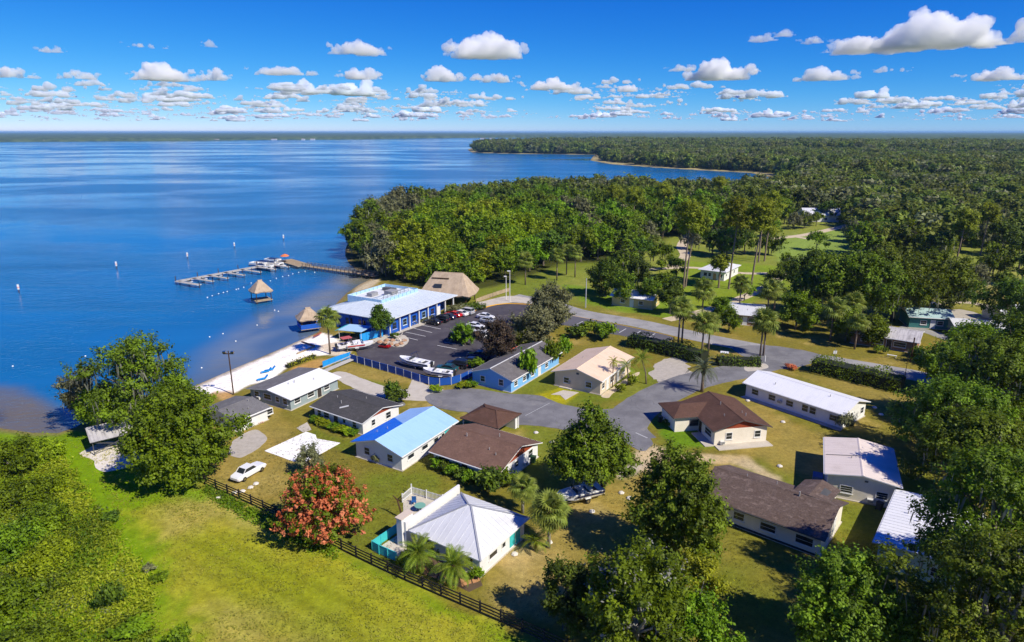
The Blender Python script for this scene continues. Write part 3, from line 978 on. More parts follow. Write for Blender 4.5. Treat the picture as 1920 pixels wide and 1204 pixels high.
def x_cream(t, L, W, o, he, hr, sl):
    b = MB()
    b.bar((5.6, 4.1, he + .08), (5.6, .1, hr + .06), .05, .05)
    b.build('roof_joint', M('joint_dark', (.12, .11, .1)), t)
    ac_unit(t, wall_frame(L, W, o, '0'), 5.0, .4)
    MB().box(3.0, 4.2, 0, 4.6, 5.4, 1.1).build('utility_box', M('utility_blue', tuple(srgb(70, 96, 140))), t)
    MB().box(.42, -.7, 2.9, .5, -.3, 3.1).build('gable_vent', shade_b, t)
house('cream_roof_house', 'house with a smooth cream metal roof below the mossy oak', 43.6, 73.6, 66, 11.5, 8.6, 3.3, 3.95, ivory, r_cream, wins=[('0', 2.2, 1.5, .9, 1.1, 3), ('0', 6.2, 1.4, .9, 1.1, 3), ('F', 3.0, 1.4, .8, 1.1, 2)], extra=x_cream)
def x_old(t, L, W, o, he, hr, sl):
    vent(t, 10.4, -.3, hr - .3 * sl, .1, .55)
    vent(t, 4.0, .4, hr - .4 * sl, .06, .3)
    b = MB()
    b.box(.4, -W / 2 + .36, -.02, L - .4, -W / 2 + .47, .28)
    b.build('dark_plinth', M('plinth', (.04, .035, .03)), t)
    # the cross wing behind, with its own low gable
    roof_panel(t, (9.2, 1.2, he + 1.5 - .2), (9.2, 6.4, he + .5), (11.2, 6.4, he + 1.15), (11.2, .4, hr - .05), .12, r_old, shade_b)
    roof_panel(t, (13.4, 6.4, he + .5), (13.4, 1.0, he + 1.4), (11.2, .4, hr - .05), (11.2, 6.4, he + 1.15), .12, r_old, shade_b)
    b = MB()
    b.box(9.6, W / 2 - .45, 0, 13.0, 6.0, he + .25)
    b.build('wing_wall', ivory, t)
house('old_brown_roof_house', 'long white house with a weathered, flaking brown shingle roof in the tree shade', 25.6, 75.2, -39.6, 14.7, 9.8, 2.6, 4.4, ivory, r_old, shade_b, gable=rust, wins=[('F', 2.0, 1.6, .9, 1.1, 2), ('F', 4.6, 1.4, .9, 1.1, 2), ('F', 8.0, 1.9, .8, 1.1, 2), ('F', 12.0, 2.0, .8, 1.2, 2), ('1', 2.6, 1.0, .9, 1.1, 2)], doors=[('1', 5.4, frame_w)], extra=x_old)
house('patio_house', 'house with a white sheet roof half hidden under the mossy oak', 42.1, 58.6, 51.9, 13.8, 9.0, 2.9, 3.3, mint, r_white, seams=20, wins=[('0', 2.0, 1.3, .9, 1.2, 2), ('0', 5.5, 1.3, .9, 1.2, 2), ('B', 4.0, 1.3, .9, 1.2, 2)], doors=[('B', 8.0, frame_w)])

def hip_roof(t, L, W, he, hr, r, mat, fascia, seams=0, ridge=None, hip=None):
    """four slopes; r = (x0, x1) ends of the ridge"""
    e = [(0, -W / 2, he), (L, -W / 2, he), (L, W / 2, he), (0, W / 2, he)]
    a, b = (r[0], 0, hr), (r[1], 0, hr)
    if abs(r[0] - r[1]) < .3:
        b = (r[0] + .3, 0, hr)
    for q in ((e[0], e[1], b, a), (e[1], e[2], b, b), (e[2], e[3], a, b), (e[3], e[0], a, a)):
        p0, p1, p2, p3 = (Vector(v_) for v_ in q)
        mb = MB()
        top = [p0, p1, p2] if (p2 - p3).length < 1e-6 else [p0, p1, p2, p3]
        n = len(top)
        mb.add(top + [p - Vector((0, 0, .13)) for p in top], [tuple(range(n))], 0)
        mb.add(top + [p - Vector((0, 0, .13)) for p in top], [tuple(range(2 * n - 1, n - 1, -1)), (0, n, n + 1, 1)], 1)
        o = mb.build('roof_slope', [mat, fascia], t)
        if seams:
            s = MB()
            d = (p1 - p0)
            ln = d.length
            nrm = d.cross(top[-1] - p0).normalized()
            nrm = nrm if nrm.z > 0 else -nrm
            up = nrm.cross(d.normalized())
            up = up if up.z > 0 else -up
            dn = d.normalized()
            ta, tb = (p3 - p0).dot(dn), (p2 - p0).dot(dn)
            hh = (top[-1] - p0).dot(up)
            for k in range(1, int(ln / seams)):
                x_ = k * seams
                f = min(1, x_ / max(ta, 1e-3), (ln - x_) / max(ln - tb, 1e-3))
                if f * hh > .3:
                    q0 = p0 + dn * x_ + nrm * .02
                    s.bar(q0 - nrm * .012, q0 + up * hh * f - nrm * .012, .03, .04)
            so = s.build('seam', mat, o)
            so['kind'] = 'stuff'
    c = MB()
    up = Vector((0, 0, .05))
    for p, q in ((e[0], a), (e[1], b), (e[2], b), (e[3], a), (a, b)):
        c.bar(Vector(p) + up * .6, Vector(q) + up * .6, .2, .07)
    c.build('ridge_cap', ridge or mat, t)

def hip_house(name, label, x, y, th, L, W, he, hr, r, wall, mat, o=.5, wins=(), doors=(), seams=0, group=None, cat='house', fascia=None, ridge=None):
    t = thing(name, label, cat, (x, y, 0), rad(th), group)
    h = W / 2 - o
    MB().box(o, -h, 0, L - o, h, he + .02).build('wall', wall, t)
    MB().box(o - .15, -h - .15, -.02, L - o + .15, h + .15, .09).build('foundation', conc_mat, t)
    hip_roof(t, L, W, he, hr, r, mat, fascia or frame_w, seams, ridge)
    for side, c_, w_, z_, h_, sp in wins:
        window(t, wall_frame(L, W, o, side), c_, w_, z_, h_, split=sp)
    for side, c_, dm in doors:
        door(t, wall_frame(L, W, o, side), c_, dm=dm)
    return t

# the hip roofed house in front, with its parapet wall and turquoise yard
t12 = hip_house('hip_roof_house', 'white house under a pale grey metal hip roof with palms at its front', -8.9, 68.2, -33.6, 10.0, 9.6, 2.45, 4.9, (4.8, 5.2), wh, r_pgrey, seams=.8, wins=[('F', 2.2, 1.3, .8, 1.2, 2), ('F', 5.2, 1.5, .8, 1.2, 2), ('F', 7.6, 1.2, .8, 1.2, 2), ('1', 2.4, 1.6, 1.0, .8, 1), ('1', 4.4, .8, 1.0, .8, 1)], doors=[('1', 7.2, turq)], ridge=M('hip_cap', tuple(srgb(150, 152, 158))))
wall_box(t12, wall_frame(10, 9.6, .5, '1'), 'shutter', 6.2, 1.2, .3, 1.9, .05, turq)
b = MB()
b.box(-.75, -4.6, 0, -.5, 5.2, 3.15)
b.build('parapet_wall', wh, t12)
b = MB()
for k in range(6):
    b.box(-.81, -3.4 + k * 1.6, 0, -.752, -3.25 + k * 1.6, 3.1)
b.build('pilaster', wh, t12)
MB().box(-1.55, -4.95, 0, -.78, -3.1, 3.5).build('chimney', wh, t12)
MB().box(-1.7, -5.05, 3.503, -.7, -3.0, 3.62).build('chimney_cap', M('cap_tan', tuple(srgb(206, 190, 172))), t12)

# brown hip roof carport behind the brown roofed house
t = thing('carport', 'carport with a red brown hip roof joined behind the brown roofed house', 'carport', (-6.3, 97.2, 0), rad(-33))
hip_roof(t, 7.2, 6.6, 2.35, 3.5, (2.6, 4.6), r_rbrown, shade_b)
for px_ in (.4, 6.8):
    for py_ in (-2.9, 2.9):
        MB().box(px_ - .08, py_ - .08, 0, px_ + .08, py_ + .08, 2.36).build('post', frame_w, t)
MB().box(.5, 2.2, 0, 6.7, 2.8, 2.3).build('wall', wh, t)

# brown house right of the loop: a gabled body and a wing
def x_rb(t, L, W, o, he, hr, sl):
    # wing towards the drive
    x0, x1 = L - 6.2, L + .1
    hw = (x1 - x0) / 2
    xm = (x0 + x1) / 2
    zr = he + hw * sl
    far = W / 2 + 3.9
    roof_panel(t, (x0, W / 2 - .2, he), (x0, far, he), (xm, far - 2.4, zr), (xm, 0 + .6, zr), .13, r_rbrown, shade_b)
    roof_panel(t, (x1, far, he), (x1, W / 2 - .2, he), (xm, .6, zr), (xm, far - 2.4, zr), .13, r_rbrown, shade_b)
    roof_panel(t, (x0, far, he), (x1, far, he), (xm + .05, far - 2.4, zr), (xm - .05, far - 2.4, zr), .13, r_rbrown, shade_b)
    MB().box(x0 + .5, W / 2 - .45, 0, x1 - .55, far - .5, he + .05).build('wing_wall', ivory, t)
    fr = (Vector((x0 + .5, far - .5, 0)), Vector((0, -1, 0)), Vector((-1, 0, 0)), 5)
    window(t, fr, 3.2, 1.6, .8, 1.1, shade_b)
    vent(t, 2.4, -1.6, hr - 1.6 * sl)
    vent(t, 6.4, .5, hr - .5 * sl)
    b = MB()
    b.box(-1.2, -W / 2 + .3, -.02, .3, W / 2 - .5, .12)
    b.box(.3, W / 2 - .5, -.02, 5.0, W / 2 + 1.0, .12)
    b.build('terrace', conc_mat, t)
    ac_unit(t, wall_frame(L, W, o, '0'), 1.2, .3)
house('brown_l_shaped_house', 'L shaped house with a red brown shingle roof right of the loop drive', 34.3, 89.9, 100.0, 11.6, 9.4, 2.55, 4.0, ivory, r_rbrown, shade_b, gable=rust, wins=[('0', 2.3, 1.1, .8, 1.2, 2), ('0', 6.9, 1.1, .8, 1.2, 2), ('B', 8.6, 2.2, .7, 1.2, 2)], doors=[('B', 6.0, door_brown)], extra=x_rb)

# houses across the main road and behind
hip_house('small_white_house', 'small white house with a pale hip roof among the tall pines', 63.6, 213.0, -36, 9.0, 15.0, 2.9, 4.7, (4.0, 5.0), wh, r_pgrey, .7, wins=[('F', 1.6, 1.2, .9, 1.2, 2), ('F', 3.0, 1.0, .9, 1.2, 2), ('F', 6.4, 1.4, .9, 1.1, 2), ('1', 2.0, 1.0, 1.1, .9, 1), ('1', 9.6, 1.2, .9, 1.1, 2)], doors=[('F', 4.6, M('door_tan', tuple(srgb(190, 150, 110))))])
house('park_cabin', 'cabin with a white roof and yellow trim behind the dark round trees across the road', *G(1152, 566).to_2d(), -28, 12, 8, 2.7, 4.0, M('yellow_trim_wall', tuple(srgb(214, 190, 130))), r_white, wins=[('F', 3, 1.3, .9, 1.1, 2), ('F', 8, 1.3, .9, 1.1, 2), ('1', 4, 1.2, .9, 1.1, 2)], doors=[('F', 5.5, frame_w)])
t15 = house('ranch_house', 'low house with a pale grey roof behind the sabal palms across the road', 52.9, 160.5, -20, 10.0, 12, 2.7, 3.6, brickw, r_pgrey, wins=[('F', 3.5, 1.4, .9, 1.1, 2), ('F', 6.5, 1.4, .9, 1.1, 2), ('0', 3.5, 1.4, .9, 1.1, 2)], doors=[('F', 5, frame_w)])
house('brick_ranch_house', 'brown brick house with a tree shaded grey roof beside the wooden pole', 77.3, 143.6, -36, 13.5, 10.4, 2.6, 3.7, brickw, metal_roof('worn_grey_roof', tuple(srgb(196, 192, 190)), tuple(srgb(150, 146, 146)), .7), wins=[('F', 2.5, 1.2, .9, 1.1, 2), ('F', 5.5, 1.8, .8, 1.2, 2), ('F', 9.4, 2.4, .8, 1.2, 2)], doors=[('F', 7.4, door_brown)])
house('teal_house', 'teal walled house with a white gable end under the spreading oaks', *G(1690, 606).to_2d(), -14, 10, 8.5, 2.8, 4.1, tealw, metal_roof('teal_roof', tuple(srgb(170, 196, 196)), stain=.4), wins=[('F', 3, 1.4, .9, 1.1, 2), ('F', 6.5, 1.4, .9, 1.1, 2)], gable=wh, doors=[('F', 5, frame_w)])
house('grey_bungalow', 'grey bungalow with a pale roof at the right, beyond the back lane', *G(1775, 622).to_2d(), -16, 12, 7.5, 2.5, 3.4, greyw, r_pgrey, wins=[('F', 3, 1.3, .9, 1.1, 2), ('F', 7.5, 1.5, .9, 1.1, 2)], doors=[('F', 5.2, door_brown)])
_e = G(443, 790, 2.2)
HH = (_e.x - math.sin(rad(58)) * 4.5, _e.y + math.cos(rad(58)) * 4.5)
house('tree_hidden_house', 'grey roofed house half hidden by the bright green tree near the beach', *HH, 58, 6.5, 9, 2.2, 3.0, wh, r_grey, wins=[('F', 2.0, 1.2, .8, 1.0, 2), ('F', 6.0, 1.2, .8, 1.0, 2), ('0', 4.0, 1.2, .8, 1.0, 2)])
house('farmhouse', 'far white house in the trees beyond the pale field track', *G(1500, 413).to_2d(), -5, 20, 14, 3.4, 6.5, wh, r_pgrey, wins=[('F', 4, 1.6, 1, 1.4, 2), ('F', 10, 1.6, 1, 1.4, 2), ('F', 16, 1.6, 1, 1.4, 2)])
house('tree_lined_bungalow', 'white roofed bungalow showing between trees beyond the back lane', *G(1855, 600).to_2d(), 10, 9, 7, 2.6, 3.6, wh, r_white, wins=[('F', 3, 1.3, .9, 1.1, 2), ('F', 6, 1.3, .9, 1.1, 2)])
# open shed under the left oak
t = thing('open_shed', 'small open shed with a pale sloping roof under the oak at the left shore', 'shed', (*G(212, 835).to_2d(), 0), rad(38))
roof_panel(t, (-2.9, -2.4, 2.2), (2.9, -2.4, 2.2), (2.9, 2.4, 2.8), (-2.9, 2.4, 2.8), .1, metal_roof('worn_grey_roof', (.4, .4, .4)), shade_b, 'roof')
for px_ in (-2.6, 2.6):
    for py_ in (-2.1, 2.1):
        MB().box(px_ - .06, py_ - .06, 0, px_ + .06, py_ + .06, 2.3 if py_ > 0 else 2.13).build('post', shade_b, t)
b = MB()
b.bar((-2.6, -2.1, .4), (2.6, -2.1, 2.0), .06, .12)
b.bar((2.6, -2.1, .4), (-2.6, -2.1, 2.0), .06, .12)
b.build('brace', shade_b, t)
# pale shoreline houses far across the lake
fh = thing('lakeside_house', 'pale house on the far shore of the lake', 'house', (*G(80, 265.5, 0).to_2d(), 0), 0, 'pale houses along the far shore')
MB().box(-9, -5, 0, 9, 5, 5).build('wall', wh, fh)
roof_panel(fh, (-10, -6, 5), (10, -6, 5), (10, 0, 8), (-10, 0, 8), .3, M('far_roof', (.4, .33, .3)), frame_w)
roof_panel(fh, (10, 6, 5), (-10, 6, 5), (-10, 0, 8), (10, 0, 8), .3, M('far_roof', (.4, .33, .3)), frame_w)
index_kids()
for i, px_ in enumerate((60, 104, 118, 147, 25, 280, 385, 403, 511, 566, 584, 905, 920)):
    d = dup(fh)
    q = G(px_, 265.2 - .0045 * px_, 0)
    d.location = (q.x, q.y + 25, 0)
    d.scale = (1 + .3 * (i % 3), 1, .9)

# ------------------------------------------------------------------ the blue waterfront restaurant
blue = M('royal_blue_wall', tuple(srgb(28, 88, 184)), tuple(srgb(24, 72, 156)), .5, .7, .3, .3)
lblue = M('light_blue_panel', tuple(srgb(168, 204, 228)), tuple(srgb(140, 182, 212)), .8, .6, .3, .3)
r_rest = metal_roof('pale_blue_metal_roof', tuple(srgb(200, 208, 214)), tuple(srgb(176, 188, 198)), .4)
L, W, he = 28.0, 20.8, 3.9
t = thing('restaurant', 'big blue waterfront restaurant with a pale metal hip roof and a roof deck', 'restaurant', (-37.0, 148.8, 0), rad(60.5))
hip_roof(t, L, W, he, 6.1, (8.5, 21), r_rest, frame_w, .9)
MB().box(1, -W / 2 + 1.0, 0, L - 6.5, W / 2 - 1, he).build('wall', blue, t)
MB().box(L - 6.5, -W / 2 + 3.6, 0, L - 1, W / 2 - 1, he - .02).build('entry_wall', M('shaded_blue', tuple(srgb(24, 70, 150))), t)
for k in range(8):
    x_ = 1.1 + k * 3.65
    MB().box(x_ - .14, -W / 2 + .45, 0, x_ + .14, -W / 2 + .75, he - .05).build('column', frame_w, t)
for k in range(6):
    y_ = -W / 2 + .6 + k * 3.9
    MB().box(.45, y_ - .12, 0, .7, y_ + .12, he - .05).build('column', blue, t)
fr = wall_frame(L, W, 1.0, 'F')
for k, c_ in enumerate((2.2, 6.0, 9.6, 13.4, 17.0)):
    window(t, fr, c_, 1.6, 1.0, 1.6, lblue if k % 2 else blue, 2)
door(t, fr, 19.4, 1.6, 2.3, frame_w)
fr0 = wall_frame(L, W, 1.0, '0')
for c_ in (3, 7, 11, 15):
    window(t, fr0, c_, 2.4, 1.0, 1.7, blue, 2)
# roof deck with its panelled parapet
dk0, dk1, dy0, dy1, dz = 6.8, 21.0, -2.8, 8.0, 4.6
MB().box(dk0, dy0, dz, dk1, dy1, dz + 1.0).build('roof_deck', M('deck_white', (.7, .71, .72), stain=.4), t)
par = MB()
for a0, b0, a1, b1 in ((dk0, dy0, dk1, dy0), (dk0, dy1, dk1, dy1), (dk0, dy0, dk0, dy1), (dk1, dy0, dk1, dy1)):
    n_ = int(max(abs(a1 - a0), abs(b1 - b0)) / 1.5)
    for k in range(n_):
        p = Vector((a0, b0, dz + .85)).lerp(Vector((a1, b1, dz + .85)), (k + .04) / n_)
        q = Vector((a0, b0, dz + .85)).lerp(Vector((a1, b1, dz + .85)), (k + .96) / n_)
        MB().bar(p, q, .12, 1.7).build('parapet_panel', lblue, t)
MB().box(13, -.8, dz + 1, 15.6, 1.6, dz + 2.2).build('roof_unit', M('unit_grey', (.3, .3, .31)), t)
MB().box(10, 3, dz + 1, 12.4, 4.6, dz + 1.9).build('roof_unit', M('unit_grey', (.3, .3, .31)), t)
MB().box(17, 2, dz + 1, 18.4, 5.6, dz + 1.8).build('roof_unit', M('unit_dark', (.12, .12, .12)), t)
rl = MB()
for k in range(7):
    rl.tube([(9 + k * 1.6, -1.6, dz + 1), (9 + k * 1.6, -1.6, dz + 2.2)], .05, 5)
rl.bar((9, -1.6, dz + 2.2), (18.6, -1.6, dz + 2.2), .06, .06)
rl.build('deck_railing', shade_b, t)

thatch = M('palm_thatch', tuple(srgb(186, 166, 142)), tuple(srgb(142, 122, 100)), .8, .95, .1, .8, fine=7, bump=.9)
wood = M('weathered_wood', tuple(srgb(176, 158, 130)), tuple(srgb(126, 108, 84)), .8, .9, .1, .6, fine=8)
dwood = M('dark_wood', tuple(srgb(84, 64, 48)), tuple(srgb(56, 44, 34)), .8, .9, .1, .5)

def thatch_roof(t, a, b, ridge, z0, z1, th=.35):
    """a thick thatched roof, a x b at the eaves, with a ragged hem"""
    mb = MB()
    n = 40
    rows = [(1.0, 0.), (.8, .22), (.58, .48), (.34, .76), (.12, 1.)]
    rr = np.random.default_rng(int(a * 10))
    vv = []
    for f, hh in rows:
        for k in range(n):
            an = 2 * math.pi * k / n
            ca, sa = math.cos(an), math.sin(an)
            sq = 1 / max(abs(ca), abs(sa)) ** .75
            x_, y_ = ca * sq * (a / 2 * f), sa * sq * (b / 2 * f)
            x_ += math.copysign(1, ca) * ridge / 2 * (1 - f) * min(1, abs(ca) * 3)
            jit = rr.uniform(-.12, .12)
            vv.append((x_, y_, z0 + (z1 - z0) * hh + jit * (1.6 if f == 1 else .6)))
    ff = [(i * n + k, i * n + (k + 1) % n, (i + 1) * n + (k + 1) % n, (i + 1) * n + k) for i in range(len(rows) - 1) for k in range(n)]
    ff.append(tuple(range((len(rows) - 1) * n, len(rows) * n)))
    under = [(x_ * .97, y_ * .97, z_ - th) for x_, y_, z_ in vv[:n]]
    o_ = len(vv)
    vv += under
    ff += [(k, o_ + k, o_ + (k + 1) % n, (k + 1) % n) for k in range(n)] + [tuple(range(o_ + n - 1, o_ - 1, -1))]
    mb.add(vv, ff)
    rf = mb.build('thatched_roof', thatch, t)
    cp = MB()
    cp.tube([(-ridge / 2 - .35, 0, z1 + .02), (ridge / 2 + .35, 0, z1 + .02)], .28, 7)
    cp.build('ridge_bundle', thatch, rf)
    return rf

t = thing('thatched_hall', 'large thatched roof pavilion behind the blue restaurant, with a dark roof opening', 'pavilion', (*G(843, 566).to_2d(), 0), rad(-14))
thatch_roof(t, 15.5, 10.5, 7.5, 3.0, 8.0)
for px_ in (-6, -2, 2, 6):
    for py_ in (-4, 4):
        MB().tube([(px_, py_, 0), (px_, py_, 3.1)], .16, 7).build('post', dwood, t)
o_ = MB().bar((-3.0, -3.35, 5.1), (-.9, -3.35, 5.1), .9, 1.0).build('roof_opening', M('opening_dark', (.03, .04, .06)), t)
MB().bar((-4.2, -1.7, 6.9), (.6, -1.7, 6.9), .5, .25).build('thatch_cap', dwood, t)

def chickee(label, x, y, rot, size, z0, z1, floor, water=False):
    t = thing('thatched_hut', label, 'hut', (x, y, 0), rot)
    thatch_roof(t, size, size, .5, z0, z1, .25)
    for px_ in (-.36, .36):
        for py_ in (-.36, .36):
            MB().tube([(px_ * size, py_ * size, -2.4 if water else -.1), (px_ * size, py_ * size, z0 + .2)], .11, 6).build('post', dwood, t)
    MB().box(-.42 * size, -.42 * size, floor - .14, .42 * size, .42 * size, floor).build('floor', wood, t)
    return t
p = G(491, 566, WL)
chickee('thatched hut standing on stilts in the lake', p.x, p.y, .7, 5.6, 2.7, 5.4, .2, True)
p = G(580, 614)
t = chickee('thatched hut with blue sides at the water edge by the restaurant', p.x, p.y, .5, 5.6, 2.5, 4.7, .3)
for x0, y0, x1, y1 in ((-2.3, -2.3, 2.3, -2.3), (-2.3, -2.3, -2.3, 2.3), (-2.3, 2.3, 2.3, 2.3)):
    MB().bar((x0, y0, .85), (x1, y1, .85), .08, 1.1).build('side_panel', blue, t)
# ------------------------------------------------------------------ vegetation
def leaf_mat(name, dark, light, vary=.25, trans=.36, rough=.55):
    if name in _mats:
        return _mats[name]
    m, nt, out = nodes_mat(name)
    at = N(nt, 'ShaderNodeAttribute', attribute_name='tone')
    oi = N(nt, 'ShaderNodeObjectInfo')
    c = mixc(nt, at.outputs['Fac'], dark, light)
    h = N(nt, 'ShaderNodeHueSaturation')
    nt.links.new(rng_map(nt, oi.outputs['Random'], 0, 1, .5 - .03 * vary * 4, .5 + .004 * vary * 4), h.inputs['Hue'])
    nt.links.new(rng_map(nt, oi.outputs['Random'], 0, 1, 1 - vary, 1 + vary), h.inputs['Value'])
    nt.links.new(c, h.inputs['Color'])
    p = N(nt, 'ShaderNodeBsdfPrincipled')
    nt.links.new(h.outputs[0], p.inputs['Base Color'])
    p.inputs['Roughness'].default_value = rough
    p.inputs['Specular IOR Level'].default_value = .22
    tr = N(nt, 'ShaderNodeBsdfTranslucent')
    nt.links.new(h.outputs[0], tr.inputs['Color'])
    ms = N(nt, 'ShaderNodeMixShader')
    ms.inputs[0].default_value = trans
    nt.links.new(p.outputs[0], ms.inputs[1])
    nt.links.new(tr.outputs[0], ms.inputs[2])
    nt.links.new(ms.outputs[0], out.inputs[0])
    _mats[name] = m
    return m

LM = {
    'oak': leaf_mat('live_oak_leaves', (0.062, 0.1, 0.006), (0.205, 0.325, 0.016)),
    'fresh': leaf_mat('fresh_leaves', (0.072, 0.14, 0.005), (0.22, 0.38, 0.012)),
    'lime': leaf_mat('lime_leaves', (0.14, 0.21, 0.006), (0.33, 0.45, 0.012)),
    'olive': leaf_mat('olive_leaves', (0.1, 0.11, 0.045), (0.3, 0.31, 0.14), .15),
    'dark': leaf_mat('dark_leaves', (0.038, 0.078, 0.008), (0.145, 0.25, 0.02)),
    'pine': leaf_mat('pine_needles', (0.12, 0.17, 0.012), (0.34, 0.42, 0.025)),
    'palm': leaf_mat('palm_leaves', (0.1, 0.15, 0.02), (0.31, 0.39, 0.06), .2),
    'gpalm': leaf_mat('green_palm_leaves', (0.09, 0.17, 0.012), (0.28, 0.38, 0.03), .2),
    'bpalm': leaf_mat('blue_palm_leaves', (0.07, 0.1, 0.05), (0.19, 0.22, 0.13), .12),
    'red': leaf_mat('coral_blossom', (.56, .13, .045), (.80, .30, .14), .0),
    'dead': leaf_mat('withered_leaves', (.060, .044, .026), (.150, .110, .064), .1),
    'yellow': leaf_mat('yellow_leaves', (0.17, 0.2, 0.01), (0.38, 0.4, 0.015), .1),
    'moss': leaf_mat('spanish_moss', (0.137, 0.143, 0.098), (0.312, 0.312, 0.234), .1),
    'twig': leaf_mat('silver_twigs', (.20, .20, .16), (.42, .42, .36), .1),
    'weeds': leaf_mat('weed_leaves', (0.13, 0.19, 0.01), (0.39, 0.45, 0.022), .0),
    'far': leaf_mat('far_leaves', (.085, .125, .016), (.26, .34, .045), .3, .4),
    'far_grey': leaf_mat('far_grey_leaves', (.11, .125, .05), (.31, .34, .15), .25, .4),
    'far_dark': leaf_mat('far_dark_leaves', (.055, .09, .016), (.18, .26, .04), .3, .4),
    'grass': leaf_mat('grass_blades', (0.237, 0.269, 0.018), (0.500, 0.463, 0.075), .0),
}
bark = M('bark', (.13, .105, .08), (.22, .19, .155), 2.5, .95, .1, .8, fine=9, bump=.6)
pbark = M('pine_bark', (.22, .165, .125), (.34, .27, .22), 1.5, .95, .1, .8, fine=7, bump=.6)
gbark = M('grey_bark', (.30, .28, .25), (.42, .40, .36), 2., .95, .1, .7, fine=8)

def unit(v):
    return v / np.maximum(1e-9, np.linalg.norm(v, axis=1, keepdims=True))

def quads(rng, C, Nn, size, aspect=.6, droop=.15):
    """diamond leaves at C facing Nn"""
    n = len(C)
    Nn = unit(Nn)
    t = unit(np.cross(Nn, rng.normal(size=(n, 3))))
    b = np.cross(Nn, t)
    s = size[:, None]
    a = aspect if np.isscalar(aspect) else aspect[:, None]
    V = np.stack([C - t * s, C - b * s * a + Nn * s * droop, C + t * s, C + b * s * a + Nn * s * droop], 1)
    return V.reshape(-1, 3), np.arange(n * 4).reshape(-1, 4)

def crown_arrays(rng, lobes, nclus, per, leaf, spread, low=-.35, up=.45, aspect=.62):
    """sprays of leaves over the lobes' outer shells"""
    lb = np.array(lobes, float)
    area = (lb[:, 3] * lb[:, 4] + lb[:, 3] * lb[:, 5] + lb[:, 4] * lb[:, 5])
    k = rng.choice(len(lb), nclus, p=area / area.sum())
    d = unit(rng.normal(size=(nclus, 3)))
    d[:, 2] = np.where(d[:, 2] < low, -d[:, 2], d[:, 2])
    u = rng.uniform(.62, 1.12, nclus) ** .8
    P = lb[k, :3] + d * lb[k, 3:6] * u[:, None]
    # sprays buried inside another lobe are left out
    ok = np.ones(nclus, bool)
    for j in range(len(lb)):
        q = (P - lb[j, :3]) / lb[j, 3:6]
        ok &= (np.einsum('ij,ij->i', q, q) > .36) | (k == j)
    P, d = P[ok], d[ok]
    ct = np.clip(vnoise(P, .55 / max(.6, spread), int(rng.integers(99)), 2) * 1.2 - .15 + rng.normal(0, .22, len(P)), 0, 1)
    m = len(P)
    ax = unit(d + np.array([0, 0, .55]) + rng.normal(0, .35, (m, 3)))      # a tuft grows out and up
    lon = rng.normal(0, 1., (m * per, 1)) * spread * np.repeat(rng.uniform(.7, 1.5, (m, 1)), per, 0)
    C = np.repeat(P, per, 0) + np.repeat(ax, per, 0) * lon + rng.normal(size=(m * per, 3)) * spread * .48
    Nn = np.repeat(d, per, 0) * .8 + np.array([0, 0, up]) + rng.normal(size=(m * per, 3)) * .45
    sz = leaf * rng.uniform(.6, 1.3, m * per)
    V, F = quads(rng, C, Nn, sz, aspect)
    tone = np.clip(np.repeat(ct, per) + rng.normal(0, .12, m * per), 0, 1)
    return V, F, np.repeat(tone, 4)

def leaf_mesh(name, V, F, tone, mat):
    return big_mesh(name, V, F, mat, False, [('tone', 'FLOAT', 'POINT', tone)])

def dome_lobes(rng, H, R, n, bottom=.3, lobe=(.26, .4), flat=.72, irregular=.12):
    out = []
    for i in range(n):
        a = i * 2.399 + rng.uniform(-.4, .4)
        r = R * math.sqrt((i + .5) / n) * .78
        z = H * (bottom + (1 - bottom) * .74 * math.sqrt(max(0, 1 - (r / R) ** 2)) * rng.uniform(.75, 1.05))
        if r > .5 * R and rng.random() < .35:
            z = H * rng.uniform(bottom, bottom + .2)
        q = R * rng.uniform(*lobe)
        out.append((r * math.cos(a) + rng.normal(0, irregular * R), r * math.sin(a) + rng.normal(0, irregular * R), z, q, q, q * flat))
    return out

def tall_lobes(rng, H, R, n, bottom=.2, lobe=(.2, .34), flat=.75):
    """an uneven, upright crown that reaches low"""
    out = []
    ph, ph2 = rng.uniform(0, 6.28, 2)
    for i in range(n):
        t = (i + .5) / n
        a = i * 2.399 + rng.uniform(-.5, .5)
        prof = math.sin(math.pi * (.24 + .70 * t)) ** .8
        k = 1 + .22 * math.sin(2 * a + ph) + .16 * math.sin(3 * a + ph2 + 4 * t)
        r = R * prof * k * rng.uniform(.42, .84)
        q = R * rng.uniform(*lobe) * (.75 + .4 * prof)
        z = H * (bottom + (.93 - bottom) * t) + rng.normal(0, .03 * H)
        out.append((r * math.cos(a), r * math.sin(a), min(z, H - q * flat), q, q, q * flat))
    return out

def limb_mesh(rng, H, lobes, r0, fork=.28, lean=(0, 0), n=9):
    mb = MB()
    top = Vector((lean[0], lean[1], H * fork))
    mb.tube([(0, 0, -.3), (lean[0] * .3, lean[1] * .3, H * fork * .5), top], [r0 * 1.35, r0, r0 * .85], 7, cap=False)
    pick = rng.permutation(len(lobes))[:n]
    for j in pick:
        c = Vector(lobes[j][:3])
        mid = top.lerp(c, .5) + Vector(rng.normal(0, .06 * H, 3)) * .5 + Vector((0, 0, .04 * H))
        mb.tube([top, mid, c], [r0 * .6, r0 * .34, r0 * .08], 5, cap=False)
        for _ in range(2):
            e = c + Vector(rng.normal(0, 1, 3)) * lobes[j][3] * .6
            mb.tube([mid.lerp(c, .5), e], [r0 * .2, r0 * .05], 4, cap=False)
    return mb

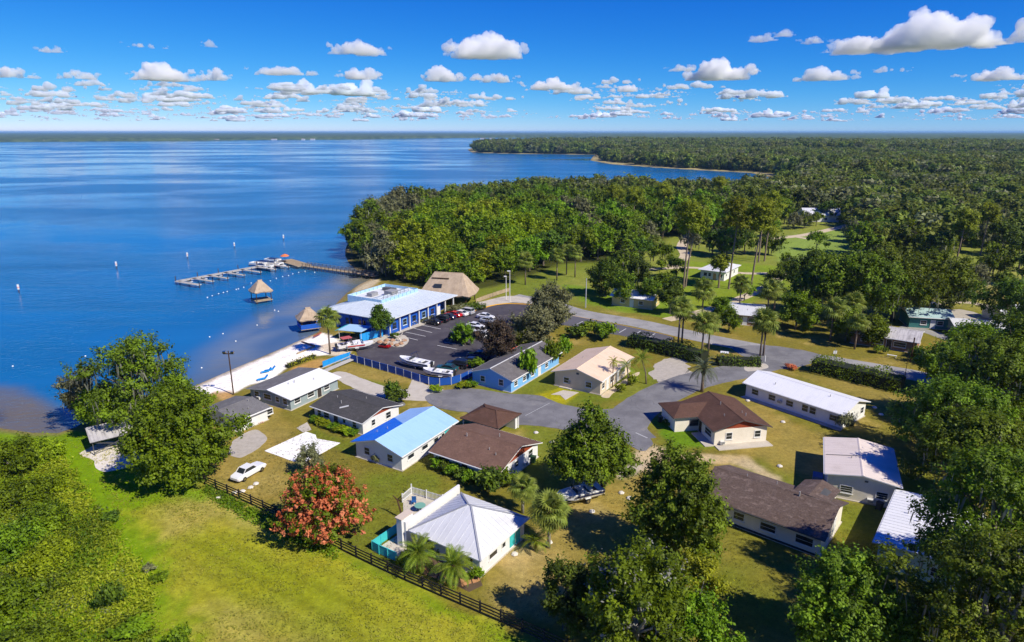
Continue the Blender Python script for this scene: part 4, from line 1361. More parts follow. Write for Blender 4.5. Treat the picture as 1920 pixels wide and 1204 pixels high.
def moss_mesh(rng, lobes, n, length=(1., 2.8), width=.085):
    lb = np.array(lobes)
    k = rng.integers(0, len(lb), n)
    an = rng.uniform(0, 2 * math.pi, n)
    P = lb[k, :3] + np.stack([np.cos(an) * lb[k, 3] * .85, np.sin(an) * lb[k, 4] * .85, -lb[k, 5] * rng.uniform(.1, .5, n)], 1)
    L = rng.uniform(*length, n)[:, None]
    w = rng.uniform(.5, 1.3, n)[:, None] * width
    t = np.stack([np.cos(an + 1.3), np.sin(an + 1.3), 0 * an], 1)
    dn = np.array([0, 0, -1.])
    j = rng.normal(0, .12, (n, 3))
    a0, a1 = P - t * w, P + t * w
    b0, b1 = P + dn * L * .5 - t * w * 1.1 + j, P + dn * L * .5 + t * w * 1.1 + j
    c0, c1 = P + dn * L - t * w * .12 + j * 1.6, P + dn * L + t * w * .12 + j * 1.6
    V = np.stack([a0, a1, b1, b0, b0, b1, c1, c0], 1).reshape(-1, 3)
    return V, np.arange(len(V)).reshape(-1, 4), np.repeat(rng.random(n), 8)

def make_tree(name, label, pos, H, R, kind='oak', n=16, clus=900, per=14, leaf=.3, spread=.5, moss=0, seed=1, cat='tree', group=None, bottom=.3, lobes=None, lean=(0, 0), bk=None, limbs=9,
              flat=.72, extra=None, fork=.28, r0=None, aspect=.62, rot=0, mosslen=(1., 2.8), lobe=(.16, .28), shape='tall'):
    rng = np.random.default_rng(seed)
    n = int(n * 1.9)
    t = thing(name, label, cat, pos, rot, group)
    lobes = lobes or (dome_lobes if shape == 'dome' else tall_lobes)(rng, H, R, n, bottom, flat=flat, lobe=lobe)
    limb_mesh(rng, H, lobes, r0 or .028 * H, fork, lean, limbs).build('trunk', bk or bark, t, True)
    V, F, tone = crown_arrays(rng, lobes, int(clus * .62), int(per * 2.5), leaf * .74, spread * 1.0, aspect=aspect)
    link('crown', leaf_mesh('crown', V, F, tone, LM[kind]), t)
    if moss:
        V, F, tone = moss_mesh(rng, lobes, moss, mosslen)
        link('moss', leaf_mesh('moss', V, F, tone, LM['moss']), t, kind='stuff')
    if extra:
        ek, ec, ep, el, es, en = extra
        V, F, tone = crown_arrays(rng, [(x, y, z, a * 1.04, b_ * 1.04, c_ * 1.06) for x, y, z, a, b_, c_ in lobes], ec, ep, el, es, low=-.5)
        link(en, leaf_mesh(en, V, F, tone, LM[ek]), t, kind='stuff')
    return t

def at(px, py, z=0.):
    p = G(px, py, z)
    return (p.x, p.y, z)

# ---- the big trees one can tell apart
make_tree('live_oak', 'broad live oak hung with grey moss at the left shore, over the small shed', at(268, 800), 14.5, 8.0, 'oak', 24, 1050, 14, .28, .5, 420, 31, bottom=.22, mosslen=(.8, 2.2))
make_tree('shore_oak', 'small feathery tree leaning out over the water left of the mossy oak', at(163, 790), 9.0, 3.6, 'olive', 9, 330, 14, .26, .45, 90, 32, bk=gbark)
make_tree('young_oak', 'low leafy tree at the foot of the mossy oak, left of the shed', at(196, 806), 6.5, 3.9, 'fresh', 13, 620, 14, .26, .42, 0, 33)
make_tree('camphor_tree', 'dense bright green tree at the head of the dark board fence', at(347, 902), 13.0, 6.9, 'fresh', 26, 1600, 15, .28, .45, 0, 34, bottom=.16)
make_tree('green_tree', 'narrow green tree behind the dense bright green one, beside the sand', at(340, 800), 8.5, 3.4, 'fresh', 10, 420, 14, .27, .45, 0, 35)
make_tree('flowering_tree', 'round tree covered with coral red blossom at the dark fence', at(610, 1012), 8.8, 4.3, 'fresh', 20, 800, 13, .20, .34, 0, 36, bottom=.16, extra=('red', 900, 22, .16, .2, 'blossom'), lobe=(.3, .42))
make_tree('small_tree', 'small grey green tree on the edge of the white slab', at(583, 888), 4.3, 2.2, 'olive', 8, 260, 12, .17, .26, 0, 37, bottom=.2)
make_tree('courtyard_tree', 'tall uneven tree by the end of the loop drive', at(1105, 932), 12.6, 5.0, 'oak', 20, 1250, 14, .25, .4, 0, 38, bk=gbark,
          lobes=[(0, 0, 10.9, 1.6, 1.6, 1.5), (.6, .4, 9.4, 2.0, 1.8, 1.5), (-1.6, 0, 8.3, 1.9, 1.9, 1.2), (2.2, .4, 7.8, 2.0, 2.0, 1.3), (3.4, -.2, 6.1, 1.8, 1.8, 1.2), (-3.0, .3, 6.4, 1.9, 1.9, 1.2), (0, -1.6, 6.8, 2.2, 2.0, 1.4), (1.2, 2.2, 6.8, 2.2, 2.2, 1.4), (-1.6, 2.2, 6.0, 2.0, 2.0, 1.3), (3.0, -1.8, 4.5, 1.7, 1.7, 1.1), (-2.6, -1.6, 4.6, 1.9, 1.7, 1.1), (.2, -2.7, 4.6, 2.0, 1.8, 1.2), (4.4, 1.0, 4.6, 1.5, 1.5, 1.0), (-4.0, .8, 4.6, 1.5, 1.5, 1.0), (1.2, 0, 4.0, 2.4, 2.4, 1.4), (-.8, 1.0, 3.6, 2.2, 2.2, 1.2)])
make_tree('shade_tree', 'dark leafy tree in front of the weathered brown roof', at(1262, 1052), 13.0, 5.3, 'oak', 26, 1400, 14, .24, .4, 0, 39, bottom=.2)
make_tree('corner_tree', 'large tree with silvery twigs at the bottom edge of the picture', at(1190, 1240), 11.0, 6.3, 'fresh', 24, 1300, 15, .22, .36, 0, 40, bottom=.16, extra=('twig', 110, 14, .15, .3, 'twigs'), bk=gbark)
make_tree('holly_tree', 'small dark tree at the end of the board fence, left of the silvery twigged one', at(1058, 1180), 7.0, 3.0, 'dark', 10, 520, 14, .19, .32, 0, 41, bottom=.2)
make_tree('yellow_tree', 'yellow green tree on the right of the silvery twigged one', at(1305, 1160), 7.0, 3.1, 'yellow', 9, 430, 13, .17, .3, 0, 42, bottom=.3, bk=gbark)
make_tree('front_shrub_tree', 'bushy green tree cut by the bottom edge, right of the yellow green tree', at(1300, 1250), 6.5, 4.0, 'fresh', 11, 560, 14, .19, .3, 0, 43, bottom=.2)
make_tree('lawn_tree', 'bright leafy tree at the bottom edge below the patio house', at(1562, 1235), 10.5, 5.2, 'oak', 22, 1350, 14, .21, .34, 0, 44, bottom=.15)
make_tree('oak_sapling', 'leafy young tree between the bright tree and the fallen pale branches', at(1690, 1260), 6.0, 4.2, 'fresh', 12, 600, 14, .19, .3, 0, 45, bottom=.15)
make_tree('mossy_oak', 'huge mossy live oak with a dark trunk, spreading over the cream roof at the right', (60.5, 83.5, 0), 12.5, 8.8, 'oak', 24, 1700, 15, .25, .45, 260, 46, lean=(1., -.6), bottom=.26, mosslen=(.7, 1.8), limbs=16)
make_tree('mossy_oak', 'mossy live oak behind the huge one, its top against the hedge', (74, 94, 0), 14.5, 8.0, 'oak', 22, 1350, 15, .28, .5, 300, 47, limbs=13, bottom=.2, mosslen=(.7, 1.7))
make_tree('mossy_oak', 'mossy live oak cut by the right edge of the picture', (76, 76, 0), 14.5, 8.0, 'oak', 22, 1350, 15, .26, .48, 300, 146, limbs=12, bottom=.2, mosslen=(.7, 1.7))
t_b = make_tree('mossy_oak', 'mossy live oak with bare silvery limbs in the bottom right corner', (38.8, 43.6, 0), 16.0, 7.2, 'oak', 24, 1800, 16, .19, .36, 380, 48, bottom=.3, bk=gbark, mosslen=(.7, 2.2), limbs=15)
b = MB()
b.tube([(-1.5, -.5, 5.2), (-4.2, -1.6, 5.6), (-6.4, -2.9, 5.0), (-7.2, -4.0, 4.6)], [.16, .12, .07, .03], 6)
b.tube([(-4.2, -1.6, 5.6), (-5.0, -3.6, 5.2), (-5.1, -4.6, 4.4)], [.09, .05, .02], 5)
b.tube([(-4.6, -1.8, 5.6), (-5.6, -.4, 6.4), (-6.6, -.2, 6.5)], [.07, .04, .02], 5)
b.tube([(-5.6, -2.5, 5.3), (-6.6, -1.8, 5.8)], [.05, .02], 4)
b.build('bare_limb', gbark, t_b)
make_tree('mossy_oak', 'mossy live oak beside the main road at the far right', (88, 108, 0), 15, 8.5, 'oak', 24, 1300, 15, .3, .5, 260, 49, limbs=12, bottom=.2, mosslen=(.7, 1.7))
make_tree('mossy_oak', 'mossy live oak standing at the right corner of the white patio roof', (56.5, 73.2, 0), 13.5, 7.2, 'oak', 24, 1700, 15, .25, .45, 240, 148, lean=(-.5, .5), bottom=.22, mosslen=(.7, 1.8), limbs=15, shape='dome')
make_tree('mossy_oak', 'mossy live oak in front of the white patio house, hiding its wall', (44.0, 52.6, 0), 17.5, 7.6, 'oak', 26, 2100, 15, .21, .38, 330, 149, bottom=.3, mosslen=(.7, 2.2), limbs=14)
make_tree('parking_oak', 'grey green tree between the parking lot and the main road', at(1030, 618), 11.0, 6.0, 'olive', 18, 800, 13, .32, .5, 0, 50, bottom=.2)
make_tree('parking_oak', 'smaller grey green tree at the corner of the parking lot', at(1003, 652), 9.0, 5.0, 'olive', 14, 600, 13, .3, .48, 0, 51, bottom=.2)
make_tree('withered_tree', 'brown withered tree over the parked cars beside the blue cottage', at(932, 680), 8.6, 4.7, 'dead', 16, 650, 13, .28, .45, 0, 52, bottom=.22)
make_tree('yellow_shrub', 'yellow and green bush beside the withered brown tree', at(975, 655), 4.6, 2.2, 'lime', 8, 240, 12, .25, .35, 0, 53, bottom=.2)
make_tree('island_tree', 'small bright green tree on the island among the parked cars', at(872, 646), 4.6, 2.7, 'fresh', 9, 330, 12, .25, .35, 0, 54, bottom=.2)
make_tree('clipped_tree', 'neat round headed tree in front of the blue restaurant', at(714, 634), 7.6, 2.7, 'dark', 10, 420, 12, .26, .32, 0, 55, bottom=.34, bk=pbark, r0=.18)
make_tree('round_oak', 'round dark tree on the lawn beside the grey street pole', at(1135, 556), 10.5, 5.6, 'dark', 16, 640, 12, .36, .55, 0, 56, bottom=.18)
make_tree('lawn_oak', 'slender dark tree on the lawn right of the park cabin', at(1256, 588), 9.0, 3.8, 'dark', 12, 420, 12, .32, .5, 0, 57)
make_tree('lawn_oak', 'thin tree in front of the park cabin', at(1216, 575), 7.5, 3.2, 'oak', 10, 330, 12, .3, .48, 0, 58)
make_tree('lawn_oak', 'slim oak left of the park cabin, beside the round dark tree', at(1168, 572), 8.5, 3.4, 'oak', 11, 380, 12, .32, .5, 0, 158)
make_tree('lawn_oak', 'bushy oak behind the park cabin', at(1195, 540), 9.0, 4.6, 'dark', 12, 460, 12, .34, .55, 60, 159)
make_tree('lawn_oak', 'leafy tree at the left wall of the ranch house', at(1352, 604), 6.0, 2.6, 'fresh', 9, 330, 12, .28, .42, 0, 160)
make_tree('lawn_oak', 'small tree in front of the ranch house', at(1366, 622), 5.2, 2.2, 'fresh', 8, 300, 12, .26, .4, 0, 161)
make_tree('bright_tree', 'vivid bright green tree behind the sabal palms across the road', at(1492, 618), 8.5, 5.4, 'fresh', 14, 620, 12, .34, .5, 0, 59, bottom=.16)
for i, (px, py, h, r, k, lab) in enumerate((
        (1552, 596, 15.5, 9.5, 'oak', 'spreading oak at the left end of the oak row behind the brick house'),
        (1612, 606, 17, 11, 'oak', 'spreading oak behind the sabal palms in the middle of the oak row'),
        (1672, 600, 17.5, 11.5, 'oak', 'tallest spreading oak over the teal house'),
        (1738, 592, 16, 10, 'oak', 'spreading oak right of the teal house with its trunk beside the pad'),
        (1780, 578, 11, 6, 'oak', 'smaller oak at the right end of the oak row'),
        (1520, 560, 13, 7.5, 'dark', 'dark oak behind the left end of the oak row'))):
    make_tree('spreading_oak', lab, at(px, py), h, r, k, 22, 1050, 13, .40, .62, 150, 60 + i)
for i, (px, py, h, r, k, lab) in enumerate((
        (1885, 625, 13, 8, 'dark', 'dark oak beyond the back lane at the right edge'),
        (1945, 660, 14, 8, 'dark', 'dark oak on the right edge beside the back lane'),
        (1762, 735, 9, 5, 'oak', 'leafy tree beside the main road right of the clipped hedge'),
        (1820, 690, 9, 5, 'fresh', 'leafy tree across the main road from the far mossy oak'),
        (1900, 720, 11, 7, 'oak', 'broad tree across the main road at the right edge'),
        (1585, 640, 7, 3.2, 'fresh', 'young tree beside the brick house'),
        (1635, 650, 6.5, 2.6, 'oak', 'thin young tree in front of the brick house'))):
    make_tree('roadside_tree', lab, at(px, py), h, r, k, 16, 620, 12, .34, .55, 0, 70 + i)

# ---- pines
def pine_lobes(rng, H, R, n):
    out = []
    for i in range(n):
        a = i * 2.399
        f = (i + .5) / n
        r = R * rng.uniform(.25, .8) * (.4 + .6 * math.sin(math.pi * min(1, .25 + f * .8)))
        z = H * (.66 + .30 * f)
        q = R * rng.uniform(.30, .46)
        out.append((r * math.cos(a), r * math.sin(a), z, q, q, q * .5))
    return out
def make_pine(label, pos, H, R, seed, lean=0.):
    rng = np.random.default_rng(seed)
    t = thing('pine_tree', label, 'pine', pos, 0, 'tall pines over the lawns')
    lobes = pine_lobes(rng, H, R, 13)
    mb = MB()
    mb.tube([(0, 0, -.3), (lean * .3, 0, H * .35), (lean, .2, H * .72), (lean, 0, H * .96)], [.30, .24, .17, .05], 7, cap=False)
    for l in lobes:
        z = l[2] - .8
        mb.tube([(lean, 0, z - .4), ((lean + l[0]) * .6, l[1] * .6, z + .1), (l[0] + lean, l[1], l[2])], [.09, .06, .02], 4, cap=False)
    mb.build('trunk', pbark, t, True)
    lobes = [(l[0] + lean, *l[1:]) for l in lobes]
    V, F, tone = crown_arrays(rng, lobes, 260, 22, .36, .55, low=-.1, up=.8, aspect=.4)
    link('crown', leaf_mesh('crown', V, F, tone, LM['pine']), t)
for i, (px, py, h, r, ln, lab) in enumerate((
        (1281, 541, 26, 5.2, .6, 'tall pine left of the small white house, the left of two touching trunks'),
        (1285, 538, 24, 4.5, 1.6, 'tall pine left of the small white house, the right of two touching trunks'),
        (1347, 540, 9.5, 2.6, .2, 'short trunked pine in front of the small white house'),
        (1366, 542, 27, 5.4, .9, 'tall pine standing at the right wall of the small white house'),
        (1407, 545, 26, 5.0, 1.5, 'tall pine with a curved trunk right of the small white house'),
        (1422, 492, 23, 4.8, 0, 'pine among the dark oaks, left of a close pair'),
        (1433, 490, 25, 5.2, .8, 'pine among the dark oaks, right of a close pair'),
        (1186, 440, 21, 5.6, .2, 'pine with a bare pale trunk rising out of the lakeside wood'),
        (1240, 432, 22, 5.0, .3, 'pine standing at the back of the lakeside wood'),
        (1150, 425, 20, 5.0, -.3, 'pine left of the bare trunked one in the lakeside wood'),
        (1790, 505, 20, 4.2, .8, 'leaning pine at the edge of the right field'),
        (1838, 478, 19, 4.5, .6, 'pine beyond the right field'),
        (1345, 395, 20, 5.0, .2, 'pine near the head of the cove'))):
    make_pine(lab, at(px, py), h, r, 100 + i, ln)

# ---- palms
def fan_frond_mesh(mat, L=1.15, n=15, pet=1.0):
    mb = MB()
    mb.bar((0, 0, 0), (pet, 0, pet * .12), .05, .03)
    for k in range(n):
        a = rad(-125 + 250 * k / (n - 1))
        ln = L * (1 - .25 * abs(a) / rad(125))
        c, s = math.cos(a), math.sin(a)
        o = Vector((pet, 0, pet * .12))
        w = .075 * L
        p = o + Vector((c * ln * .6, s * ln * .6, .03))
        e = o + Vector((c * ln, s * ln, -.32 * L))
        q = Vector((-s, c, 0)) * w
        mb.add([o, p - q, e, p + q + Vector((0, 0, .05))], [(0, 1, 2, 3)])
    me = mb.mesh('frond', mat)
    at_ = me.attributes.new('tone', 'FLOAT', 'POINT')
    at_.data.foreach_set('value', np.random.default_rng(5).random(len(me.vertices)).astype(np.float32))
    return me

def feather_frond_mesh(mat, L=3.0, n=19, leaf=.62, arch=.9, width=.055):
    mb = MB()
    sp = [Vector((L * t * (1 - .18 * t), 0, L * (.42 * t - arch * .75 * t * t))) for t in (i / n for i in range(n + 1))]
    mb.tube(sp, [.035 * (1 - .8 * i / n) + .006 for i in range(n + 1)], 3, cap=False)
    for i in range(2, n + 1):
        t = i / n
        ln = leaf * math.sin(math.pi * min(1, .22 + .74 * t)) ** .6
        d = (sp[i] - sp[i - 1]).normalized()
        for s in (-1, 1):
            out_ = (Vector((0, s, 0)) + d * .55 + Vector((0, 0, .18))).normalized()
            p, e = sp[i] + out_ * ln * .5, sp[i] + out_ * ln + Vector((0, 0, -.28 * ln))
            mb.add([sp[i], p + d * width, e, p - d * width], [(0, 1, 2, 3)])
    me = mb.mesh('frond', mat)
    at_ = me.attributes.new('tone', 'FLOAT', 'POINT')
    at_.data.foreach_set('value', np.random.default_rng(6).random(len(me.vertices)).astype(np.float32))
    return me

FR = {
    'fan': fan_frond_mesh(LM['palm']),
    'silver': fan_frond_mesh(LM['palm'], 1.35, 17, 1.15),
    'dry': fan_frond_mesh(LM['dead'], .9, 11, .8),
    'feather': feather_frond_mesh(LM['gpalm'], 2.7),
    'date': feather_frond_mesh(LM['bpalm'], 3.4, 22, .5, 1.05),
    'wispy': feather_frond_mesh(LM['gpalm'], 2.6, 15, .7, .8),
    'golden': feather_frond_mesh(LM['yellow'], 1.7, 13, .5, .8),
}
def make_palm(name, label, pos, H, kind, n=26, seed=1, scale=1., lo=-55, hi=80, lean=(0, 0), r=.17, dry=0, group=None, boots=True):
    rng = np.random.default_rng(seed)
    t = thing(name, label, 'palm', pos, 0, group)
    mb = MB()
    top = Vector((lean[0], lean[1], H))
    mb.tube([(0, 0, -.2), (lean[0] * .25, lean[1] * .25, H * .5), top], [r * 1.25, r, r * .95], 8, cap=True)
    mb.build('trunk', pbark if kind != 'silver' else gbark, t, True)
    if boots:
        MB().lathe([(r * 1.0, -.9), (r * 2.0, -.35), (r * 1.7, .15), (r * .6, .35)], 8, top).build('boots', dwood, t)
    for k in range(n + dry):
        f = (k + .5) / n
        el = rad(hi + (lo - hi) * min(1, f) ** .85) if k < n else rad(lo - 14 - rng.uniform(0, 12))
        az = k * 2.39996 + rng.uniform(-.25, .25)
        o = link('frond', FR['dry'] if k >= n and kind in ('fan', 'silver') else FR[kind], t)
        o.location = top + Vector((0, 0, .1))
        o.rotation_euler = (rng.uniform(-.4, .4), -el, az)
        s = scale * rng.uniform(.85, 1.12)
        o.scale = (s, s, s)
    return t

make_palm('fan_palm', 'tall silvery fan palm at the right corner of the hip roofed house', at(1029, 1027), 4.6, 'silver', 34, 1, 1.05, -60)
make_palm('fan_palm', 'fan palm behind the hip roofed house, left of the tall silvery one', at(980, 962), 3.4, 'silver', 26, 2, .85, -50)
make_palm('pygmy_palm', 'low feathery palm at the foot of the tall silvery fan palm', at(1004, 1033), 1.1, 'feather', 20, 3, .72, -20, 75, r=.12)
make_palm('front_palm', 'feathery palm by the yard, the left of two in front of the hip roofed house', at(786, 1072), 2.1, 'feather', 30, 4, .98, -45, 84, r=.15, dry=2)
make_palm('front_palm', 'feathery palm by the door, the right of two in front of the hip roofed house', at(851, 1098), 2.2, 'feather', 30, 5, 1.02, -45, 84, r=.15, dry=2)
make_palm('date_palm', 'drooping grey green date palm beside the loop drive', at(1316, 735), 4.2, 'date', 34, 6, 1.0, -35, 82, r=.26)
make_palm('queen_palm', 'queen palm at the right of the tan house, its trunk leaning', at(1212, 720), 4.6, 'wispy', 16, 7, .95, -40, 75, (-1.0, .6), r=.12, boots=False)
make_palm('queen_palm', 'queen palm drooping over the edge of the tan roof', at(1178, 722), 3.6, 'wispy', 15, 8, .95, -45, 70, (-.4, 0), r=.12, boots=False)
make_palm('golden_palm', 'small golden palm against the tan roof', at(1148, 727), 4.9, 'golden', 16, 9, .8, -55, 70, r=.09, boots=False)
for i, (px, py, h, s, lab, dr) in enumerate((
        (1270, 663, 8.2, 1.15, 'tall sabal palm in front of the dark hedge by the main road', 4),
        (1277, 660, 7.2, 1.0, 'shorter sabal palm right of the tall one in front of the dark hedge', 3),
        (1315, 672, 6.2, 1.2, 'sabal palm with a bare grey trunk at the end of the dark hedge', 3),
        (1327, 668, 5.8, 1.0, 'sabal palm with a rusty trunk at the end of the dark hedge', 5),
        (1425, 668, 6.2, 1.25, 'large sabal palm, left trunk of two beside the junction', 3),
        (1431, 667, 5.4, 1.1, 'sabal palm, right trunk of two beside the junction', 3),
        (1316, 592, 5.2, 1.35, 'dark sabal palm across the road left of the ranch house', 4),
        (1385, 588, 6.4, 1.1, 'sabal palm in front of the grey ranch roof', 4),
        (1437, 600, 6.0, 1.2, 'sabal palm at the right end of the grey ranch roof', 5),
        (1450, 592, 5.4, 1.1, 'sabal palm behind the right end of the grey ranch roof', 4),
        (1556, 640, 6.0, 1.2, 'sabal palm left of the brick house', 3),
        (1592, 628, 6.0, 1.15, 'sabal palm behind the left end of the brick house', 3),
        (1602, 655, 4.6, 1.0, 'shorter sabal palm beside the brick house wall', 3),
        (619, 664, 6.3, 1.15, 'sabal palm with yellow lower fronds standing on the beach', 6),
        (985, 534, 6.0, 1.2, 'sabal palm by the entrance beyond the thatched pavilion', 4),
        (1044, 526, 6.4, 1.15, 'sabal palm at the edge of the wood left of the round dark tree', 3),
        (1078, 520, 6.6, 1.1, 'sabal palm in the edge of the wood behind the round dark tree', 3),
        (1062, 515, 6.2, 1.1, 'sabal palm in the shade of the wood, between two others', 3),
        (1225, 490, 6.0, 1.1, 'sabal palm under the tall trees by the sandy track', 3),
        (898, 525, 6.0, 1.1, 'sabal palm in the wood just behind the thatched pavilion', 3))):
    make_palm('sabal_palm', lab, at(px, py), h * 1.22, 'fan', 28, 20 + i, s * 1.3, -50, 82, r=.18, dry=dr)

# ---- shrubs and hedges
SHRUB = {}
def shrub_mesh(kind, v):
    key = (kind, v)
    if key not in SHRUB:
        rng = np.random.default_rng(900 + v)
        lobes = dome_lobes(rng, 1.0, 1.0, 7, .25, (.35, .5), .8)
        V, F, tone = crown_arrays(rng, lobes, 130, 9, .13, .15, low=-.1)
        SHRUB[key] = leaf_mesh('shrub', V, F, tone, LM[kind])
    return SHRUB[key]
def shrub(name, label, px, py, h, r, kind='fresh', v=0, group=None, pos=None):
    p = pos or at(px, py)
    o = link(name, shrub_mesh(kind, v), None, p, px * .37, label=label, category='shrub')
    o.scale = (r, r, h)
    if group:
        o['group'] = group
    return o
gsh = 'shrubs along the front wall of the dark shingle house'
for i, (px, py) in enumerate(((592, 792), (601, 796), (610, 800), (628, 806), (640, 811), (652, 815), (662, 817))):
    shrub('foundation_shrub', 'low green shrub in the row under the front wall of the dark shingle house', px, py, .9, 1.0, 'lime' if i % 3 else 'fresh', i % 3, gsh)
gsh = 'shrubs along the front wall of the brown roofed house'
for i, (px, py) in enumerate(((822, 878), (836, 884), (852, 890), (868, 896), (880, 904), (900, 908))):
    shrub('foundation_shrub', 'rounded green shrub in the row under the front wall of the brown roofed house', px, py, 1.3, 1.15, 'dark' if i % 2 else 'fresh', i % 3, gsh)
for px, py, h, r, k, lab in (
        (921, 922, 2.6, 2.0, 'dark', 'dark bush at the right front corner of the brown roofed house'),
        (935, 912, 1.9, 1.6, 'fresh', 'bush beside the dark one at the corner of the brown roofed house'),
        (706, 868, 1.0, .7, 'olive', 'small grey shrub against the gable wall of the blue roofed house'),
        (745, 757, 2.0, 2.2, 'dark', 'dark round bush behind the dark shingle house'),
        (736, 750, 2.6, 1.5, 'dark', 'black leaved bush standing above the dark round one'),
        (990, 715, 5.0, 2.0, 'fresh', 'tall vine like shrub against the wall of the blue cottage'),
        (1035, 688, 4.2, 1.7, 'fresh', 'leafy shrub at the far end of the blue cottage'),
        (1058, 672, 3.4, 1.6, 'fresh', 'dark green shrub at the far corner of the blue cottage'),
        (1105, 630, 2.6, 2.6, 'fresh', 'round bush beside the roadside parking'),
        (1135, 635, 2.8, 2.8, 'fresh', 'larger round bush beside the roadside parking'),
        (1080, 633, 2.2, 2.4, 'dark', 'dark bush at the left of the roadside parking'),
        (1165, 735, 1.2, .9, 'lime', 'yellow green shrub at the door of the tan house'),
        (1185, 722, 1.5, 1.1, 'lime', 'yellow green shrub along the walk of the tan house'),
        (1253, 795, .7, .9, 'fresh', 'small shrub at the wing of the L shaped house'),
        (1580, 808, 2.2, 1.0, 'olive', 'spiky pale shrub at the corner of the long white house'),
        (1484, 693, .8, 1.0, 'red', 'low red leaved shrub at the left end of the clipped hedge'),
        (815, 735, 1.0, 1.0, 'lime', 'green shrub outside the blue fence, left one'),
        (868, 728, 1.0, 1.2, 'lime', 'green shrub outside the blue fence, right one'),
        (885, 726, .9, 1.1, 'fresh', 'green shrub by the blue cottage corner'),
        (895, 690, 1.6, 1.4, 'fresh', 'green bush inside the fence beside the blue cottage'),
        (460, 800, .8, 1.1, 'fresh', 'shrub by the half hidden grey roofed house'),
        (860, 584, 1.4, 2.6, 'olive', 'low spreading bush at the restaurant entrance'),
        (884, 580, 1.3, 2.6, 'dark', 'low dark bush beside the entrance kerb'),
        (815, 1040, 1.2, .9, 'dark', 'dark plant between the two feathery front palms'),
        (760, 1062, 1.4, .8, 'fresh', 'plant at the corner of the turquoise yard'),
        (895, 1085, 1.0, .8, 'fresh', 'plant at the front corner of the hip roofed house'),
        (1648, 662, 1.3, 1.3, 'fresh', 'bush in front of the brick house'),
        (1718, 668, 1.4, 1.5, 'fresh', 'bush beside the wooden pole'),
        (210, 975, .8, 1.1, 'dark', 'single dark weed bush standing in the bright meadow'),
        (300, 1088, .6, .9, 'fresh', 'low weed bush in the meadow right of the bare stem'),
        (215, 1140, 2.2, 1.0, 'dark', 'tall dark weed with a bare stem in the meadow'),
        (340, 1215, 1.6, 1.1, 'fresh', 'leafy bush at the bottom edge of the meadow'),
        (250, 1190, 1.0, 1.6, 'fresh', 'spreading green bush near the bottom of the meadow'),
        (280, 1070, .5, .7, 'olive', 'small grey bush in the straw coloured meadow')):
    shrub('bush', lab, px, py, h, r, k, int(px) % 3)
for i, (px, py, h, r, k, lab) in enumerate((
        (28, 880, 4.5, 4.2, 'fresh', 'thicket bush nearest the water at the left edge'),
        (75, 862, 2.8, 3.0, 'lime', 'yellow green thicket bush beside the marsh'),
        (40, 950, 3.4, 4.0, 'fresh', 'thicket bush in the second row at the left edge'),
        (95, 915, 1.6, 2.0, 'lime', 'small yellow green thicket bush in the second row'),
        (85, 985, 2.4, 2.6, 'fresh', 'dense thicket bush above the bare grey twigs'),
        (20, 1040, 3.2, 3.4, 'fresh', 'thicket bush halfway down the left edge'),
        (90, 1060, 2.0, 2.4, 'lime', 'low thicket bush in the weeds'),
        (5, 1150, 3.6, 2.8, 'fresh', 'twiggy thicket bush low at the left edge'),
        (60, 1230, 3.0, 2.6, 'fresh', 'thicket bush in the bottom left corner'))):
    make_tree('thicket_bush', lab, at(px, py), h * .8, r * 1.1, k, 13, 560, 12, .22, .4, 0, 200 + i, 'shrub', bottom=.05, fork=.1, r0=.07, bk=gbark, limbs=8)

def hedge(label, pts, w, h, kind, seed, n=14, px=True, leaf=.16):
    rng = np.random.default_rng(seed)
    L = smooth_line([Vector(at(*p)) for p in pts], 8)
    t = thing('hedge', label, 'hedge', L[0])
    P, Nn = [], []
    tot = sum((L[i + 1] - L[i]).length for i in range(len(L) - 1))
    for i in range(len(L) - 1):
        a, b_ = L[i] - L[0], L[i + 1] - L[0]
        d = b_ - a
        ln = d.length
        s = Vector((-d.y, d.x, 0)).normalized()
        m = int(ln * (w + 2 * h) * n)
        u = rng.random(m)
        per = w + 2 * h
        q = rng.random(m) * per
        for k in range(m):
            c = a + d * u[k]
            hh = h * (.9 + .16 * math.sin(c.x * .9) + .1 * math.sin(c.y * 2.1))
            if q[k] < w:
                o_, nn = s * (q[k] - w / 2) + Vector((0, 0, hh)), Vector((0, 0, 1))
            elif q[k] < w + h:
                o_, nn = s * (w / 2) + Vector((0, 0, (q[k] - w) / h * hh)), s
            else:
                o_, nn = -s * (w / 2) + Vector((0, 0, (q[k] - w - h) / h * hh)), -s
            P.append(c + o_)
            Nn.append(nn)
    P = np.array(P) + rng.normal(0, .14, (len(P), 3))
    Nn = np.array(Nn) + rng.normal(0, .5, (len(P), 3)) + np.array([0, 0, .35])
    V, F = quads(rng, P, Nn, leaf * rng.uniform(.7, 1.4, len(P)))
    tone = np.clip(vnoise(P, .9, seed, 2) * 1.5 - .3 + rng.normal(0, .14, len(P)), 0, 1)
    link('foliage', leaf_mesh('foliage', V, F, np.repeat(tone, 4), LM[kind]), t)
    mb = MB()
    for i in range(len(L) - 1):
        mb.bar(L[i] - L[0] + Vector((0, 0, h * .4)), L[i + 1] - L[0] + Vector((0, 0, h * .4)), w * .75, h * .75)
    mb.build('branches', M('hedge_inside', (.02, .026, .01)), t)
    return t
hedge('long clipped green hedge between the main road and the long white house', [(1524, 694), (1580, 706), (1640, 721), (1690, 733)], 4.2, 3.0, 'fresh', 300)
hedge('dark overgrown hedge along the main road behind the tan house', [(1180, 648), (1230, 658), (1280, 670), (1320, 682)], 3.4, 3.0, 'dark', 301)
hedge('dark hedge at the corner of the loop drive and the junction', [(1345, 684), (1380, 684), (1425, 686)], 2.4, 1.9, 'dark', 302)
